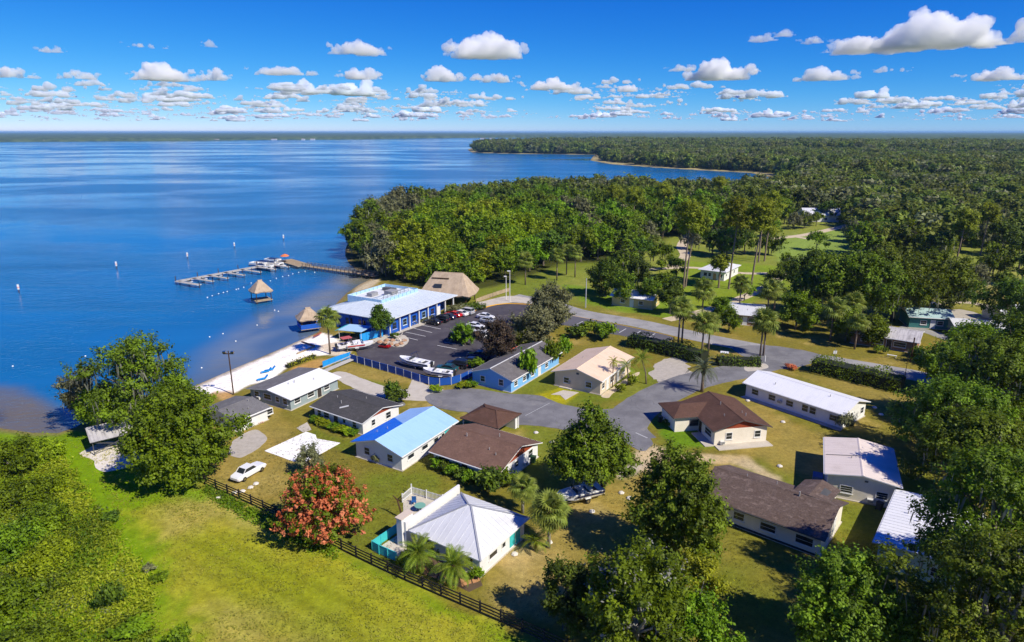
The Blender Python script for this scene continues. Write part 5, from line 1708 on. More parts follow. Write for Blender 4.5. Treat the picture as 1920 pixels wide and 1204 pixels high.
hedge('low clipped hedge along the restaurant pavement', [(752, 616), (782, 606), (812, 597)], 1.5, 1.1, 'olive', 303, 20)
hedge('row of dry dune plants behind the beach', [(538, 690), (560, 681), (590, 670)], 1.2, .7, 'yellow', 305, 20)

# ---- the lakeside wood: trees one by one, from four kinds of crown
def wood_kind(kind, v, n, clus, per, leaf, spread, moss=0):
    rng = np.random.default_rng(400 + v)
    H, R = 13., 6.4
    lobes = (dome_lobes if v % 2 else tall_lobes)(rng, H, R, n, .26, (.22, .38))
    tr = limb_mesh(rng, H, lobes, .3, .26, n=6).mesh('trunk', bark, True)
    V, F, tone = crown_arrays(rng, lobes, clus, per, leaf, spread)
    cr = leaf_mesh('crown', V, F, tone, LM[kind])
    mo = None
    if moss:
        V, F, tone = moss_mesh(rng, lobes, moss, (1, 3.), .22)
        mo = leaf_mesh('moss', V, F, tone, LM['moss'])
    return tr, cr, mo
WK = [wood_kind('oak', 0, 19, 170, 22, .50, .72, 60), wood_kind('oak', 1, 16, 170, 22, .50, .72, 30), wood_kind('fresh', 2, 18, 175, 22, .48, .7), wood_kind('fresh', 3, 14, 170, 22, .48, .7),
      wood_kind('lime', 4, 17, 175, 22, .46, .68), wood_kind('dark', 5, 17, 170, 22, .50, .72, 40), wood_kind('olive', 6, 18, 170, 22, .46, .68, 140)]
LAB = ['dark green mossy oak', 'dark green oak', 'mid green tree', 'fresh green tree', 'bright yellow green tree', 'very dark oak', 'grey green mossy oak']
def wood_tree(x, y, k, s, sz, rot, lab, grp):
    tr, cr, mo = WK[k]
    t = thing('forest_tree', lab, 'tree', (x, y, 0), rot, grp)
    t.scale = (s, s, sz)
    link('trunk', tr, t)
    link('crown', cr, t)
    if mo:
        link('moss', mo, t, kind='stuff')
wood_poly = [tuple(p.to_2d()) for p in GP(WOOD)]
rw = np.random.default_rng(77)
xs = [p[0] for p in wood_poly]
ys = [p[1] for p in wood_poly]
done = []
cand = np.stack([rw.uniform(min(xs), max(xs), 9000), rw.uniform(min(ys), min(max(ys), 470), 9000)], 1)
cand = cand[(sdist(cand, wood_poly) > 1.5) & (-sdist(cand, lake_poly) > 2.5)]
for x, y in cand:
    gap = 7.6 if y < 300 else 8.6
    if all((x - a) ** 2 + (y - b_) ** 2 > gap * gap for a, b_ in done):
        done.append((x, y))
done.sort(key=lambda p: math.hypot(*p))
done = done[:262]
lime_zone = [tuple(p.to_2d()) for p in GP([(740, 545), (760, 450), (880, 410), (960, 440), (1030, 480), (1000, 520), (960, 550)])]
kn = vnoise(np.array(done), 1 / 34., 8, 2)
for i, (x, y) in enumerate(done):
    r = rw.random()
    if inside(np.array([[x, y]]), lime_zone)[0]:
        k = 4 if r < .6 else 2
    elif x < -38:
        k = 6 if r < .6 else 0 if r < .85 else 3
    elif r > .93:
        k = 6
    else:
        k = (5 if r < .4 else 0) if kn[i] < .42 else ((2 if r < .5 else 3) if kn[i] < .56 else (1 if r < .5 else 2))
    s = rw.uniform(.74, 1.16)
    edge = y < 215
    q_ = np.array([[x, y, 0.]])
    wd, ed = -sdist(q_, lake_poly)[0], sdist(q_, wood_poly)[0]
    zone = ('at the water edge of the lakeside wood' if wd < 14 else 'along the lawn edge of the lakeside wood' if ed < 11 and y < 330 else 'behind the restaurant and pavilion' if y < 235 and x < 30 else
            'in the left half of the lakeside wood' if x < 10 else 'in the right half of the lakeside wood, near the pines' if x > 62 else 'in the middle of the lakeside wood')
    wood_tree(x, y, k, s * (.85 if edge else 1), min(1.14, s * rw.uniform(.72, 1.2)) * (.8 if edge else 1.0), rw.uniform(0, 6.28), LAB[k] + ' ' + zone, LAB[k] + 's ' + zone)
# trees in the fields between the wood and the oak row
for i, (px, py, k, s, lab) in enumerate((
        (1335, 478, 5, .75, 'dark oak behind the small white house, left of four'), (1362, 482, 0, .8, 'dark oak behind the small white house, second of four'),
        (1395, 476, 5, .8, 'dark oak behind the small white house, third of four'), (1440, 478, 0, .75, 'dark oak behind the small white house, right of four'),
        (1240, 505, 1, .7, 'oak shading the sandy track left of the tall pines'), (1200, 500, 5, .75, 'oak at the right end of the lakeside wood'),
        (1170, 512, 0, .7, 'oak on the lawn edge behind the park cabin'), (1530, 470, 3, .6, 'green tree at the left of the pale field'),
        (1610, 480, 0, .95, 'oak at the right of the pale field'), (1650, 470, 5, .95, 'oak behind the spreading oaks, left'), (1700, 480, 0, 1., 'oak behind the spreading oaks, middle'),
        (1750, 500, 5, .95, 'oak behind the spreading oaks, right'), (1800, 470, 1, .9, 'oak at the left of the right hand field'), (1880, 480, 5, 1., 'oak on the far side of the right hand field'),
        (1860, 520, 0, .8, 'oak in the middle of the right hand field'), (1910, 505, 5, .9, 'oak beyond the right hand field at the edge of the picture'), (1950, 540, 5, 1., 'oak cut by the right edge beside the field'),
        (1640, 440, 1, .9, 'oak beyond the pale field, right of the farmhouse'), (1590, 425, 0, .8, 'oak beyond the pale field track'), (1545, 415, 5, .8, 'oak right of the farmhouse'),
        (1470, 420, 0, .85, 'oak left of the farmhouse'), (1450, 445, 3, .6, 'green tree left of the pale field track'),
        (1508, 428, 0, .62, 'mossy oak in front of the far white house'), (1530, 424, 3, .55, 'round tree in front of the right end of the far white house'), (1488, 430, 6, .6, 'grey mossy tree at the left end of the far white house'),
        (1296, 468, 6, .62, 'grey mossy tree beside the sandy track behind the tall pines'), (1268, 520, 1, .5, 'small oak on the lawn left of the two touching pines'), (1320, 555, 3, .42, 'small green tree on the lawn below the small white house'),
        (1452, 545, 1, .5, 'oak on the lawn where the sandy tracks meet'), (1475, 520, 0, .58, 'oak on the lawn right of the curved pine'), (1395, 565, 3, .42, 'small green tree above the ranch roof'),
        (1245, 548, 2, .45, 'green tree on the lawn behind the slender dark one'), (1600, 455, 6, .7, 'grey mossy tree on the right edge of the pale field'), (1825, 545, 6, .6, 'grey mossy tree in the right hand field'),
        (1875, 560, 1, .6, 'oak beside the side lane in the right hand field'))):
    q = G(px, py)
    wood_tree(q.x, q.y, k, s, s, i * 1.7, lab, 'field oaks')

# ---- the forest beyond, one mass: instanced trees, then an unbroken canopy to the horizon
def far_tree(kind, v):
    rng = np.random.default_rng(500 + v)
    lobes = tall_lobes(rng, 12., 6.0, 10, .15, (.28, .46), .8)
    V, F, tone = crown_arrays(rng, lobes, 70, 8, 1.05, .95)
    return leaf_mesh('far_tree', V, F, tone, LM[kind])
protos_f = []
hidden = bpy.data.collections.new('far_tree_kinds')
for v_, k_ in enumerate(('far', 'far', 'far_dark', 'far', 'far_grey')):
    o = bpy.data.objects.new('far_tree', far_tree(k_, v_))
    hidden.objects.link(o)
pts = []
def scatter(r0, r1, gap, a0=-37, a1=41):
    n = int((rad(a1 - a0) / 2) * (r1 ** 2 - r0 ** 2) / (gap * gap))
    r = np.sqrt(rw.uniform(r0 ** 2, r1 ** 2, n))
    a = np.radians(rw.uniform(a0, a1, n))
    P = np.stack([r * np.sin(a), r * np.cos(a), np.zeros(n)], 1)
    return P[-sdist(P, lake_poly) > np.where(np.hypot(P[:, 0], P[:, 1]) > 600, 16, 4)]
fields = [[(1290, 545), (1230, 440), (1330, 420), (1445, 400), (1590, 412), (1640, 470), (1500, 530)], [(1780, 600), (1780, 470), (1990, 455), (2050, 600)], [(600, 560), (640, 470), (760, 540), (1280, 520), (1300, 640), (900, 700)], [(1300, 640), (1290, 500), (1700, 480), (2100, 540), (2100, 1300), (900, 1300), (1000, 700)],
          [(1330, 500), (1330, 455), (1480, 440), (1480, 500)]]
fpoly = [[tuple(p.to_2d()) for p in GP(f)] for f in fields]
for r0, r1, gap in ((215, 700, 7.6), (700, 1400, 9.5), (1400, 2600, 13.)):
    P = scatter(r0, r1, gap)
    ok = np.ones(len(P), bool)
    if r0 < 700:
        for f in fpoly:
            ok &= ~inside(P, f)
        ok &= ~(inside(P, wood_poly) & (np.hypot(P[:, 0], P[:, 1]) < math.hypot(*done[-1])))
        for a, b_ in done:
            ok &= (P[:, 0] - a) ** 2 + (P[:, 1] - b_) ** 2 > 36
        ok &= (P[:, 1] > 330) | (P[:, 0] > 95)
    P = P[ok]
    pts.append(np.concatenate([P, np.full((len(P), 1), gap / 8.2)], 1))
pts = np.concatenate(pts)
fm = bpy.data.meshes.new('forest')
fm.vertices.add(len(pts))
fm.vertices.foreach_set('co', pts[:, :3].astype(np.float32).ravel())
a_ = fm.attributes.new('size', 'FLOAT', 'POINT')
a_.data.foreach_set('value', (pts[:, 3] * rw.uniform(.6, 1.15, len(pts)) * (.72 + .62 * vnoise(pts[:, :2], 1 / 70., 44, 3))).astype(np.float32))
fo = link('forest', fm, kind='stuff')
ng = bpy.data.node_groups.new('forest', 'GeometryNodeTree')
ng.interface.new_socket('Geometry', in_out='INPUT', socket_type='NodeSocketGeometry')
ng.interface.new_socket('Geometry', in_out='OUTPUT', socket_type='NodeSocketGeometry')
gi, go = ng.nodes.new('NodeGroupInput'), ng.nodes.new('NodeGroupOutput')
ip = ng.nodes.new('GeometryNodeInstanceOnPoints')
ci = ng.nodes.new('GeometryNodeCollectionInfo')
ci.inputs['Collection'].default_value = hidden
ci.inputs['Separate Children'].default_value = True
ci.inputs['Reset Children'].default_value = True
rv = ng.nodes.new('FunctionNodeRandomValue')
rv.data_type = 'FLOAT_VECTOR'
rv.inputs[0].default_value = (0, 0, 0)
rv.inputs[1].default_value = (0, 0, 6.28)
na = ng.nodes.new('GeometryNodeInputNamedAttribute')
na.inputs['Name'].default_value = 'size'
ng.links.new(gi.outputs[0], ip.inputs['Points'])
ng.links.new(ci.outputs[0], ip.inputs['Instance'])
ip.inputs['Pick Instance'].default_value = True
ng.links.new(rv.outputs[0], ip.inputs['Rotation'])
ng.links.new(na.outputs[0], ip.inputs['Scale'])
ng.links.new(ip.outputs[0], go.inputs[0])
mod = fo.modifiers.new('trees', 'NODES')
mod.node_group = ng

CV, CF = polar(radii([(2450, 9000, .012), (9000, 39000, .03)]), np.radians(np.arange(-41, 44, .16)))
dl = -sdist(CV, lake_poly)
bump_ = vnoise(CV, 1 / 30., 31, 3, .6)
CV[:, 2] = np.where(dl > 3, 4 + 13 * bump_ + 5 * vnoise(CV, 1 / 600., 33, 2), -2.)
CF = CF[(dl[CF] > 3).any(1)]
m_can, nt, out = nodes_mat('far_canopy')
v = position(nt)
c = mixc(nt, rng_map(nt, noise(nt, v, .02, 5, .7), .35, .65), (.036, .062, .022), (.11, .15, .055))
principled(nt, out, c, .95, .1)
link('distant_woods', big_mesh('distant_woods', CV, CF, m_can), kind='stuff')

# ---- weeds and grass of the meadow
def meadow(name, poly_px, n, per, size, spread, mat, seed, dens=None, asp=.5, up=.6):
    rng = np.random.default_rng(seed)
    poly = [tuple(p.to_2d()) for p in GP(poly_px)]
    xs = [p[0] for p in poly]
    ys = [p[1] for p in poly]
    P = np.stack([rng.uniform(min(xs), max(xs), n * 3), rng.uniform(min(ys), max(ys), n * 3), np.zeros(n * 3)], 1)
    P = P[inside(P, poly)]
    if dens:
        nz = vnoise(P, dens[0], seed, 3)
        P = P[nz > dens[1] + rng.normal(0, .04, len(P))]
    P = P[-sdist(P, lake_poly) > 7][:n]
    m = len(P)
    h = rng.uniform(.4, 1.3, m) * spread
    C = np.repeat(P, per, 0) + rng.normal(size=(m * per, 3)) * np.repeat(h, per)[:, None] * np.array([1, 1, .5])
    C[:, 2] = np.abs(C[:, 2]) + .05
    Nn = rng.normal(size=(m * per, 3)) * .6 + np.array([0, 0, up])
    V, F = quads(rng, C, Nn, size * rng.uniform(.6, 1.4, m * per), asp)
    ct = np.clip(vnoise(P, .12, seed + 3, 3) * 1.8 - .4 + rng.normal(0, .1, m), 0, 1)
    tone = np.clip(np.repeat(ct, per) + rng.normal(0, .12, m * per), 0, 1)
    link(name, leaf_mesh(name, V, F, np.repeat(tone, 4), mat), kind='stuff')
meadow('weeds', [(-250, 810), (85, 815), (165, 930), (285, 1095), (290, 1260), (-400, 1300)], 4600, 22, .15, .46, LM['weeds'], 601, (.09, .36))
meadow('undergrowth', [(-250, 810), (70, 812), (130, 900), (215, 1080), (200, 1260), (-400, 1300)], 2300, 24, .17, .6, LM['fresh'], 602, (.12, .44))
meadow('tall_grass', [(120, 805), (260, 850), (395, 920), (640, 1050), (1010, 1215), (900, 1290), (150, 1290), (240, 1000)], 9000, 4, .10, .18, LM['grass'], 603, (.16, .38), .3, 1.6)
meadow('lawn_grass', [(395, 905), (560, 800), (900, 880), (1100, 900), (1500, 880), (1650, 1000), (1500, 1290), (1080, 1290), (640, 1025)], 9000, 4, .07, .12, leaf_mat('lawn_blades', (.10, .12, .012), (.24, .21, .05), .0), 604, (.2, .45), .3, .2)

meadow('fence_weeds', [(388, 912), (640, 1030), (632, 1052), (520, 1004), (380, 930)], 500, 20, .15, .35, LM['fresh'], 605)

meadow('dry_twigs', [(-150, 940), (60, 950), (190, 1010), (250, 1100), (200, 1180), (60, 1240), (-200, 1260)], 420, 12, .13, .5, LM['twig'], 606, (.2, .5), .16, .2)
meadow('dark_weeds', [(-250, 815), (60, 815), (150, 900), (250, 1060), (270, 1260), (-400, 1300)], 900, 26, .16, .5, LM['dark'], 607, (.16, .54))
# ------------------------------------------------------------------ pier, boats and floats
grey_deck = M('grey_decking', tuple(srgb(188, 184, 176)), tuple(srgb(150, 146, 138)), .9, .9, .1, .5, fine=9)
boat_white = M('boat_white', (.78, .78, .77), stain=.12, rough=.35, spec=.5)
boat_navy = M('boat_navy', tuple(srgb(34, 44, 84)), stain=.15, rough=.4)
rubber = M('rubber', (.02, .02, .02), rough=.8, stain=.1)
chrome = M('bright_metal', (.55, .55, .56), rough=.3, metal=1, stain=.1)
red_p = M('red_paint', tuple(srgb(196, 30, 34)), stain=.15, rough=.35, spec=.5)
red_lens = M('red_lens', (.35, .01, .01), stain=.05, rough=.2)
lens = M('clear_lens', (.7, .7, .68), stain=.05, rough=.15)
DZ = .42

def deck_run(t, a, b, w, name='deck', mat=None, z=DZ, th=.18):
    a, b = Vector((a[0], a[1], z)), Vector((b[0], b[1], z))
    MB().bar(a - Vector((0, 0, th / 2)), b - Vector((0, 0, th / 2)), w, th).build(name, mat or grey_deck, t)
    g = MB()
    d = (b - a)
    n = int(d.length / .9)
    s = Vector((-d.y, d.x, 0)).normalized() * w / 2
    for k in range(1, n):
        p = a + d * (k / n) + Vector((0, 0, .012))
        g.bar(p - s, p + s, .05, .012)
    o = g.build('plank_joint', dwood, t)
    o['kind'] = 'stuff'

def pile(t, p, top, r=.12, bot=-2.5):
    MB().tube([(p[0], p[1], bot), (p[0], p[1], top)], r, 6).build('piling', dwood, t)

t = thing('boat_dock', 'long grey boat dock with short finger piers reaching left into the lake', 'dock')
A, B = G(333, 527, DZ), G(535, 490, DZ)
deck_run(t, A, B, 2.3)
fdir = (G(368, 532.5, DZ) - G(331, 526.5, DZ))
s_ = Vector((-(B - A).y, (B - A).x, 0)).normalized()
for k, (px, py) in enumerate(((331, 527), (362, 521.5), (390, 516), (421, 510.5), (452, 505), (480, 500), (505, 495.5))):
    p = G(px, py, DZ)
    e = p + fdir * (1.0 if k else 1.15)
    deck_run(t, p, e, 1.25 if k else 1.6, 'finger_deck')
    pile(t, e, 1.0)
    pile(t, p.lerp(e, .55), .5)
for k in range(12):
    p = A.lerp(B, k / 11)
    for sg in (-1.1, 1.1):
        q = p + s_ * sg
        pile(t, q, 1.9 if sg > 0 and k % 2 == 0 else .5, .13)
t = thing('boardwalk', 'narrow wooden boardwalk on piles from the wood to the boat dock', 'boardwalk')
C_, D_ = G(572, 498, DZ), G(706, 517, DZ)
deck_run(t, C_, D_, 2.6, 'deck', wood)
deck_run(t, G(534, 487, DZ), C_ + (C_ - D_).normalized() * .2, 5.2, 'platform', wood)
n_ = 18
sd = Vector((-(D_ - C_).y, (D_ - C_).x, 0)).normalized()
for k in range(n_ + 1):
    p = C_.lerp(D_, k / n_)
    for sg in (-1.25, 1.25):
        q = p + sd * sg
        pile(t, q, 1.5, .1)
for sg in (-1.25, 1.25):
    for z in (.95, 1.4):
        MB().bar(C_ + sd * sg + Vector((0, 0, z - DZ)), D_ + sd * sg + Vector((0, 0, z - DZ)), .08, .1).build('rail', wood, t)
p = G(535, 491, DZ)
t = thing('patio_umbrella', 'orange umbrella on the platform where dock and boardwalk meet', 'umbrella', p)
MB().tube([(0, 0, 0), (0, 0, 2.7)], .05, 6).build('pole', dwood, t)
MB().lathe([(1.6, 2.1), (1.1, 2.45), (.1, 2.85)], 8).build('canopy', M('orange_cloth', tuple(srgb(226, 120, 66))), t)

def loft(mb, secs, m=0):
    """secs: rings of equal length"""
    n = len(secs[0])
    vv = [q for s in secs for q in s]
    ff = [(i * n + k, i * n + (k + 1) % n, (i + 1) * n + (k + 1) % n, (i + 1) * n + k) for i in range(len(secs) - 1) for k in range(n)]
    ff += [tuple(range(n - 1, -1, -1)), tuple(range((len(secs) - 1) * n, len(secs) * n))]
    mb.add(vv, ff, m)

def hull_ring(x, b, zk, zc, zs):
    return [(x, 0, zk), (x, b * .82, zc), (x, b, zs), (x, b * .86, zs + .02), (x, b * .8, zs - .06), (x, -b * .8, zs - .06), (x, -b * .86, zs + .02), (x, -b, zs), (x, -b * .82, zc)]

def make_boat(label, pos, rot, L=6.5, beam=1.15, hullc=None, stripe=None, canopy=None, tower=False, z=0., cat='boat', group=None, windshield=True):
    t = thing('motor_boat', label, cat, (pos[0], pos[1], z), rot, group)
    h = MB()
    loft(h, [hull_ring(-L / 2, beam * .94, .05, .3, .95), hull_ring(-L * .2, beam, .0, .28, .98), hull_ring(L * .15, beam * .96, .0, .3, 1.04), hull_ring(L * .36, beam * .66, .12, .45, 1.14), hull_ring(L * .47, beam * .28, .45, .72, 1.22), hull_ring(L * .5, .04, .85, .98, 1.25)])
    h.build('hull', hullc or boat_white, t)
    if stripe:
        s = MB()
        for sg in (-1, 1):
            s.bar((-L * .48, sg * beam * .97, .72), (L * .16, sg * beam * .985, .78), .03, .2)
        s.build('stripe', stripe, t)
    MB().box(-L * .36, -beam * .62, .35, L * .08, beam * .62, .93).build('cockpit', M('cockpit_dark', (.07, .07, .08)), t)
    for k in (-.26, -.08):
        MB().box(L * k, -beam * .5, .934, L * k + .5, beam * .5, 1.2).build('seat', boat_white, t)
    d = MB()
    d.box(L * .12, -beam * .55, .985, L * .33, beam * .55, 1.16)
    d.build('foredeck', boat_white, t)
    if windshield:
        w = MB()
        w.bar((L * .1, -beam * .7, 1.3), (L * .1, beam * .7, 1.3), .06, .45)
        w.build('windshield', glass, t)
    m = MB()
    m.box(-L / 2 - .45, -.22, .5, -L / 2 - .02, .22, 1.35)
    m.box(-L / 2 - .3, -.09, -.1, -L / 2 - .1, .09, .5)
    m.build('outboard_motor', M('motor_black', (.03, .03, .035), rough=.4), t)
    if canopy:
        c = MB()
        for x_ in (-L * .28, L * .06):
            for sg in (-.8, .8):
                c.tube([(x_, sg * beam, .95), (x_, sg * beam * .9, 2.3)], .03, 5)
        c.build('canopy_frame', chrome, t)
        MB().slab([(-L * .32, -beam * .85, 2.32), (L * .1, -beam * .85, 2.32), (L * .1, beam * .85, 2.32), (-L * .32, beam * .85, 2.32)], .07).build('canopy', canopy, t)
    if tower:
        c = MB()
        for sg in (-.85, .85):
            c.tube([(-.2, sg * beam, 1.0), (.3, sg * beam * .8, 2.4), (-.5, sg * beam * .8, 2.5)], .04, 5)
        c.bar((.3, -.8 * beam, 2.42), (.3, .8 * beam, 2.42), .08, .08)
        c.build('tower', boat_navy, t)
    return t

def make_pontoon(label, pos, rot, top):
    t = thing('pontoon_boat', label, 'boat', (pos[0], pos[1], WL), rot, 'boats moored along the dock')
    for sg in (-.95, .95):
        MB().tube([(-3.2, sg, .15), (2.7, sg, .15), (3.3, sg, .3)], [.32, .32, .08], 8).build('pontoon', chrome, t)
    MB().box(-3.1, -1.25, .45, 3.0, 1.25, .56).build('deck', grey_deck, t)
    r = MB()
    for a, b in (((-2.9, -1.2), (2.8, -1.2)), ((-2.9, 1.2), (2.8, 1.2)), ((2.8, -1.2), (2.8, 1.2)), ((-2.9, -1.2), (-2.9, 1.2))):
        r.bar((*a, .95), (*b, .95), .05, .62)
    r.build('side_fence', boat_white, t)
    for y_ in (-.85, .85):
        MB().box(-2.2, y_ - .3, .563, 2.3, y_ + .3, .98).build('bench', M('seat_cream', (.5, .47, .4)), t)
    MB().box(-.2, -.35, .563, .3, .25, 1.4).build('console', boat_white, t)
    if top:
        c = MB()
        for x_ in (-2.2, .6):
            for y_ in (-1.15, 1.15):
                c.tube([(x_, y_, .6), (x_, y_, 2.5)], .03, 5)
        c.build('canopy_frame', chrome, t)
        MB().box(-2.5, -1.2, 2.5, .9, 1.2, 2.6).build('canopy', top, t)
    MB().box(-3.6, -.2, .1, -3.12, .2, 1.1).build('outboard_motor', M('motor_black', (.03, .03, .035), rough=.4), t)
    return t
rotf = math.atan2(fdir.y, fdir.x)
gm = 'boats moored along the dock'
for px, py, k, lab in ((484, 498.5, 'w', 'white pontoon boat without a top moored at the dock, leftmost of the moored boats'), (497, 503, 'n', 'pontoon boat with a navy top moored beside the outer finger pier'),
                       (512, 491.5, 'w', 'white pontoon boat moored close to the platform, nearest the lake side'), (516, 498, 'n', 'pontoon boat with a navy top moored beside the platform')):
    make_pontoon(lab, G(px, py, WL), rotf + rad(8), None if k == 'w' else boat_navy)
make_boat('white open boat with its bow to the beach, moored right of the moored pontoon boats', G(526, 501, WL), rotf, 5.2, 1.0, z=WL - .3, group=gm, stripe=red_p)
make_boat('small white runabout moored at the middle finger pier', G(503, 506.5, WL), rotf, 5.0, .95, z=WL - .3, group=gm, stripe=boat_navy)
for px, py, lab in ((356, 531, 'jet ski at the second finger pier of the dock'), (383, 525.5, 'jet ski at the third finger pier of the dock'), (411, 519.5, 'jet ski at the fourth finger pier of the dock'), (442, 513.5, 'jet ski at the fifth finger pier of the dock')):
    t = thing('jet_ski', 'white ' + lab, 'jet ski', G(px, py, WL - .15), rotf, 'jet skis along the finger piers')
    h = MB()
    loft(h, [hull_ring(-1.5, .5, .1, .25, .55), hull_ring(0, .55, .05, .25, .62), hull_ring(.9, .45, .12, .35, .72), hull_ring(1.6, .05, .5, .6, .78)])
    h.build('hull', boat_white, t)
    MB().box(-1.1, -.2, .565, .3, .2, .95).build('seat', rubber, t)
    MB().box(.25, -.4, .95, .4, .4, 1.05).build('handlebar', rubber, t)

for i, (px, py) in enumerate(((36, 549), (219, 504), (352, 486), (440, 466), (532, 451))):
    lab = ('leftmost', 'second from the left', 'middle', 'second from the right', 'rightmost')[i]
    t = thing('channel_marker', f'white marker post standing in the lake, {lab} of five', 'marker post', G(px, py, WL), 0, 'white marker posts in the lake')
    MB().tube([(0, 0, -2), (0, 0, 1.0)], .14, 7).build('post', dwood, t)
    MB().tube([(0, 0, 1.0), (0, 0, 2.5)], .28, 8).build('marker_sleeve', white_paint, t)
    MB().lathe([(.3, 1.5), (.3, 1.75)], 8).build('orange_band', M('orange_cloth', tuple(srgb(226, 120, 66))), t)
fm_ = MB().lathe([(.05, -.15), (.17, -.08), (.2, .04), (.14, .15), (.04, .2)], 8).mesh('float', white_paint, True)
for px, py in ((389, 558), (398, 555), (410, 551), (419, 549), (426, 547), (443, 543), (447, 542), (457, 539), (471, 531), (507, 527), (518, 522), (530, 519), (541, 517), (549, 514), (560, 511), (572, 509), (590, 511)):
    q = G(px, py, WL)
    link('float', fm_, None, q, 0, label='small white float on the swimming line between the dock and the beach', category='float', group='floats of the swimming line')
for px, py in ((24, 687), (160, 668), (155, 689), (393, 632), (418, 626), (442, 640), (378, 690), (515, 582), (522, 584), (482, 610)):
    q = G(px, py, WL)
    o = link('float', fm_, None, q, 0, label='loose white float drifting in the shallows off the beach', category='float', group='loose floats off the beach')
    o.scale = (.9, .9, .9)
rope = MB().tube([G(a, b, WL + .02) for a, b in ((389, 558), (426, 547), (471, 531), (530, 519), (572, 509), (600, 508))], .02, 4)
rope.build('float_line', dwood, label='thin dark rope of the swimming line carrying small floats', category='rope')

# ------------------------------------------------------------------ vehicles
def paint_mat(name, c):
    return M(name, c, stain=.08, rough=.22, spec=.6)
def ring(x, w, z0, z1, ch=.12):
    return [(x, -w, z0 + ch), (x, -w + ch * .6, z0), (x, w - ch * .6, z0), (x, w, z0 + ch), (x, w, z1 - ch), (x, w - ch, z1), (x, -w + ch, z1), (x, -w, z1 - ch)]
CARS = {
    'sedan': dict(L=4.7, w=.9, body=[(-2.35, .78, .42, .86), (-2.2, .86, .26, .98), (-1.5, .9, .22, 1.0), (.6, .9, .22, .98), (1.5, .88, .22, .9), (2.15, .84, .26, .8), (2.35, .74, .4, .68)], cab=[(-1.75, .70, .95, 1.0), (-1.0, .68, .95, 1.42), (.15, .68, .95, 1.42), (1.0, .70, .95, 1.0)], roof=(-1.05, .2, 1.44), wheels=(-1.4, 1.42)),
    'suv': dict(L=4.8, w=.95, body=[(-2.4, .84, .5, 1.0), (-2.3, .92, .32, 1.12), (-1.5, .95, .3, 1.14), (.8, .95, .3, 1.12), (1.7, .93, .3, 1.05), (2.25, .88, .34, .95), (2.4, .78, .48, .8)], cab=[(-2.25, .78, 1.05, 1.15), (-2.0, .74, 1.05, 1.72), (.25, .74, 1.05, 1.72), (1.0, .78, 1.05, 1.12)], roof=(-2.05, .3, 1.74), wheels=(-1.45, 1.5)),
    'pickup': dict(L=5.5, w=.97, body=[(-2.75, .9, .5, 1.08), (-2.6, .96, .4, 1.1), (-.6, .97, .38, 1.1), (1.0, .97, .38, 1.12), (2.0, .95, .38, 1.06), (2.6, .9, .42, .98), (2.75, .8, .55, .85)], cab=[(-.75, .76, 1.05, 1.12), (-.65, .74, 1.05, 1.78), (.75, .74, 1.05, 1.78), (1.35, .78, 1.05, 1.1)], roof=(-.68, .78, 1.8), wheels=(-1.75, 1.75)),
    'classic': dict(L=4.9, w=.92, body=[(-2.5, .7, .42, .72), (-2.3, .86, .3, .86), (-1.5, .92, .26, .98), (-.9, .88, .26, .98), (.8, .88, .26, .98), (1.4, .9, .26, .96), (2.2, .86, .3, .86), (2.5, .7, .42, .7)], cab=[(-1.45, .66, .93, .99), (-.8, .66, .93, 1.48), (.3, .66, .93, 1.48), (.85, .68, .93, .99)], roof=(-.95, .42, 1.5), wheels=(-1.5, 1.5)),
}
def make_car(label, pos, rot, kind, paint, cat='car', group=None, roof_paint=None):
    K = CARS[kind]
    t = thing('parked_car', label, cat, (pos[0], pos[1], .045), rot, group)
    b = MB()
    loft(b, [ring(*s) for s in K['body']])
    b.build('body', paint, t, False)
    c = MB()
    loft(c, [ring(x, w, z0, z1, .06) for x, w, z0, z1 in K['cab']])
    c.build('windows', glass, t)
    x0, x1, z = K['roof']
    r = MB()
    r.slab([(x0, -.66, z), (x1, -.66, z), (x1, .66, z), (x0, .66, z)], .05)
    for sg in (-1, 1):
        r.bar((x0, sg * .66, z - .03), (K['cab'][0][0], sg * .72, K['cab'][0][3] - .02), .07, .06)
        r.bar((x1, sg * .66, z - .03), (K['cab'][-1][0], sg * .72, K['cab'][-1][3] - .02), .07, .06)
    r.build('roof', roof_paint or paint, t)
    R = .36 if kind in ('suv', 'pickup') else .32
    for x_ in K['wheels']:
        for sg in (-1, 1):
            y_ = sg * (K['w'] - .1)
            w = MB().tube([(x_, y_ - .11, R), (x_, y_ + .11, R)], R, 12).build('wheel', rubber, t)
            MB().tube([(x_, y_ - .125, R), (x_, y_ + .125, R)], R * .55, 8).build('rim', chrome, w)
    fx, rx = K['L'] / 2, -K['L'] / 2
    zf = K['body'][-1][3] - .1
    for sg in (-1, 1):
        MB().box(fx - .16, sg * .6 - .16, zf - .08, fx + .015, sg * .6 + .16, zf + .06).build('headlight', lens, t)
        MB().box(rx - .015, sg * .62 - .14, K['body'][0][3] - .22, rx + .14, sg * .62 + .14, K['body'][0][3] - .04).build('tail_light', red_lens, t)
    if kind == 'pickup':
        MB().box(-2.55, -.8, 1.085, -.85, .8, 1.115).build('cargo_bed', rubber, t)
    g = MB()
    g.box(fx - .03, -.4, K['body'][-1][2] + .02, fx + .02, .4, zf - .1)
    g.build('grille', shade_b, t)
    return t
black = paint_mat('black_car_paint', (.012, .013, .016))
navy = paint_mat('navy_car_paint', (.012, .02, .06))
white_c = paint_mat('white_car_paint', (.78, .78, .78))
silver = paint_mat('silver_car_paint', (.42, .44, .46))
redc = paint_mat('red_car_paint', tuple(srgb(190, 24, 30)))
teal_c = paint_mat('teal_car_paint', tuple(srgb(36, 78, 78)))
lot_n = rad(60.5 + 90)
gc_ = 'cars parked in the dark asphalt lot'
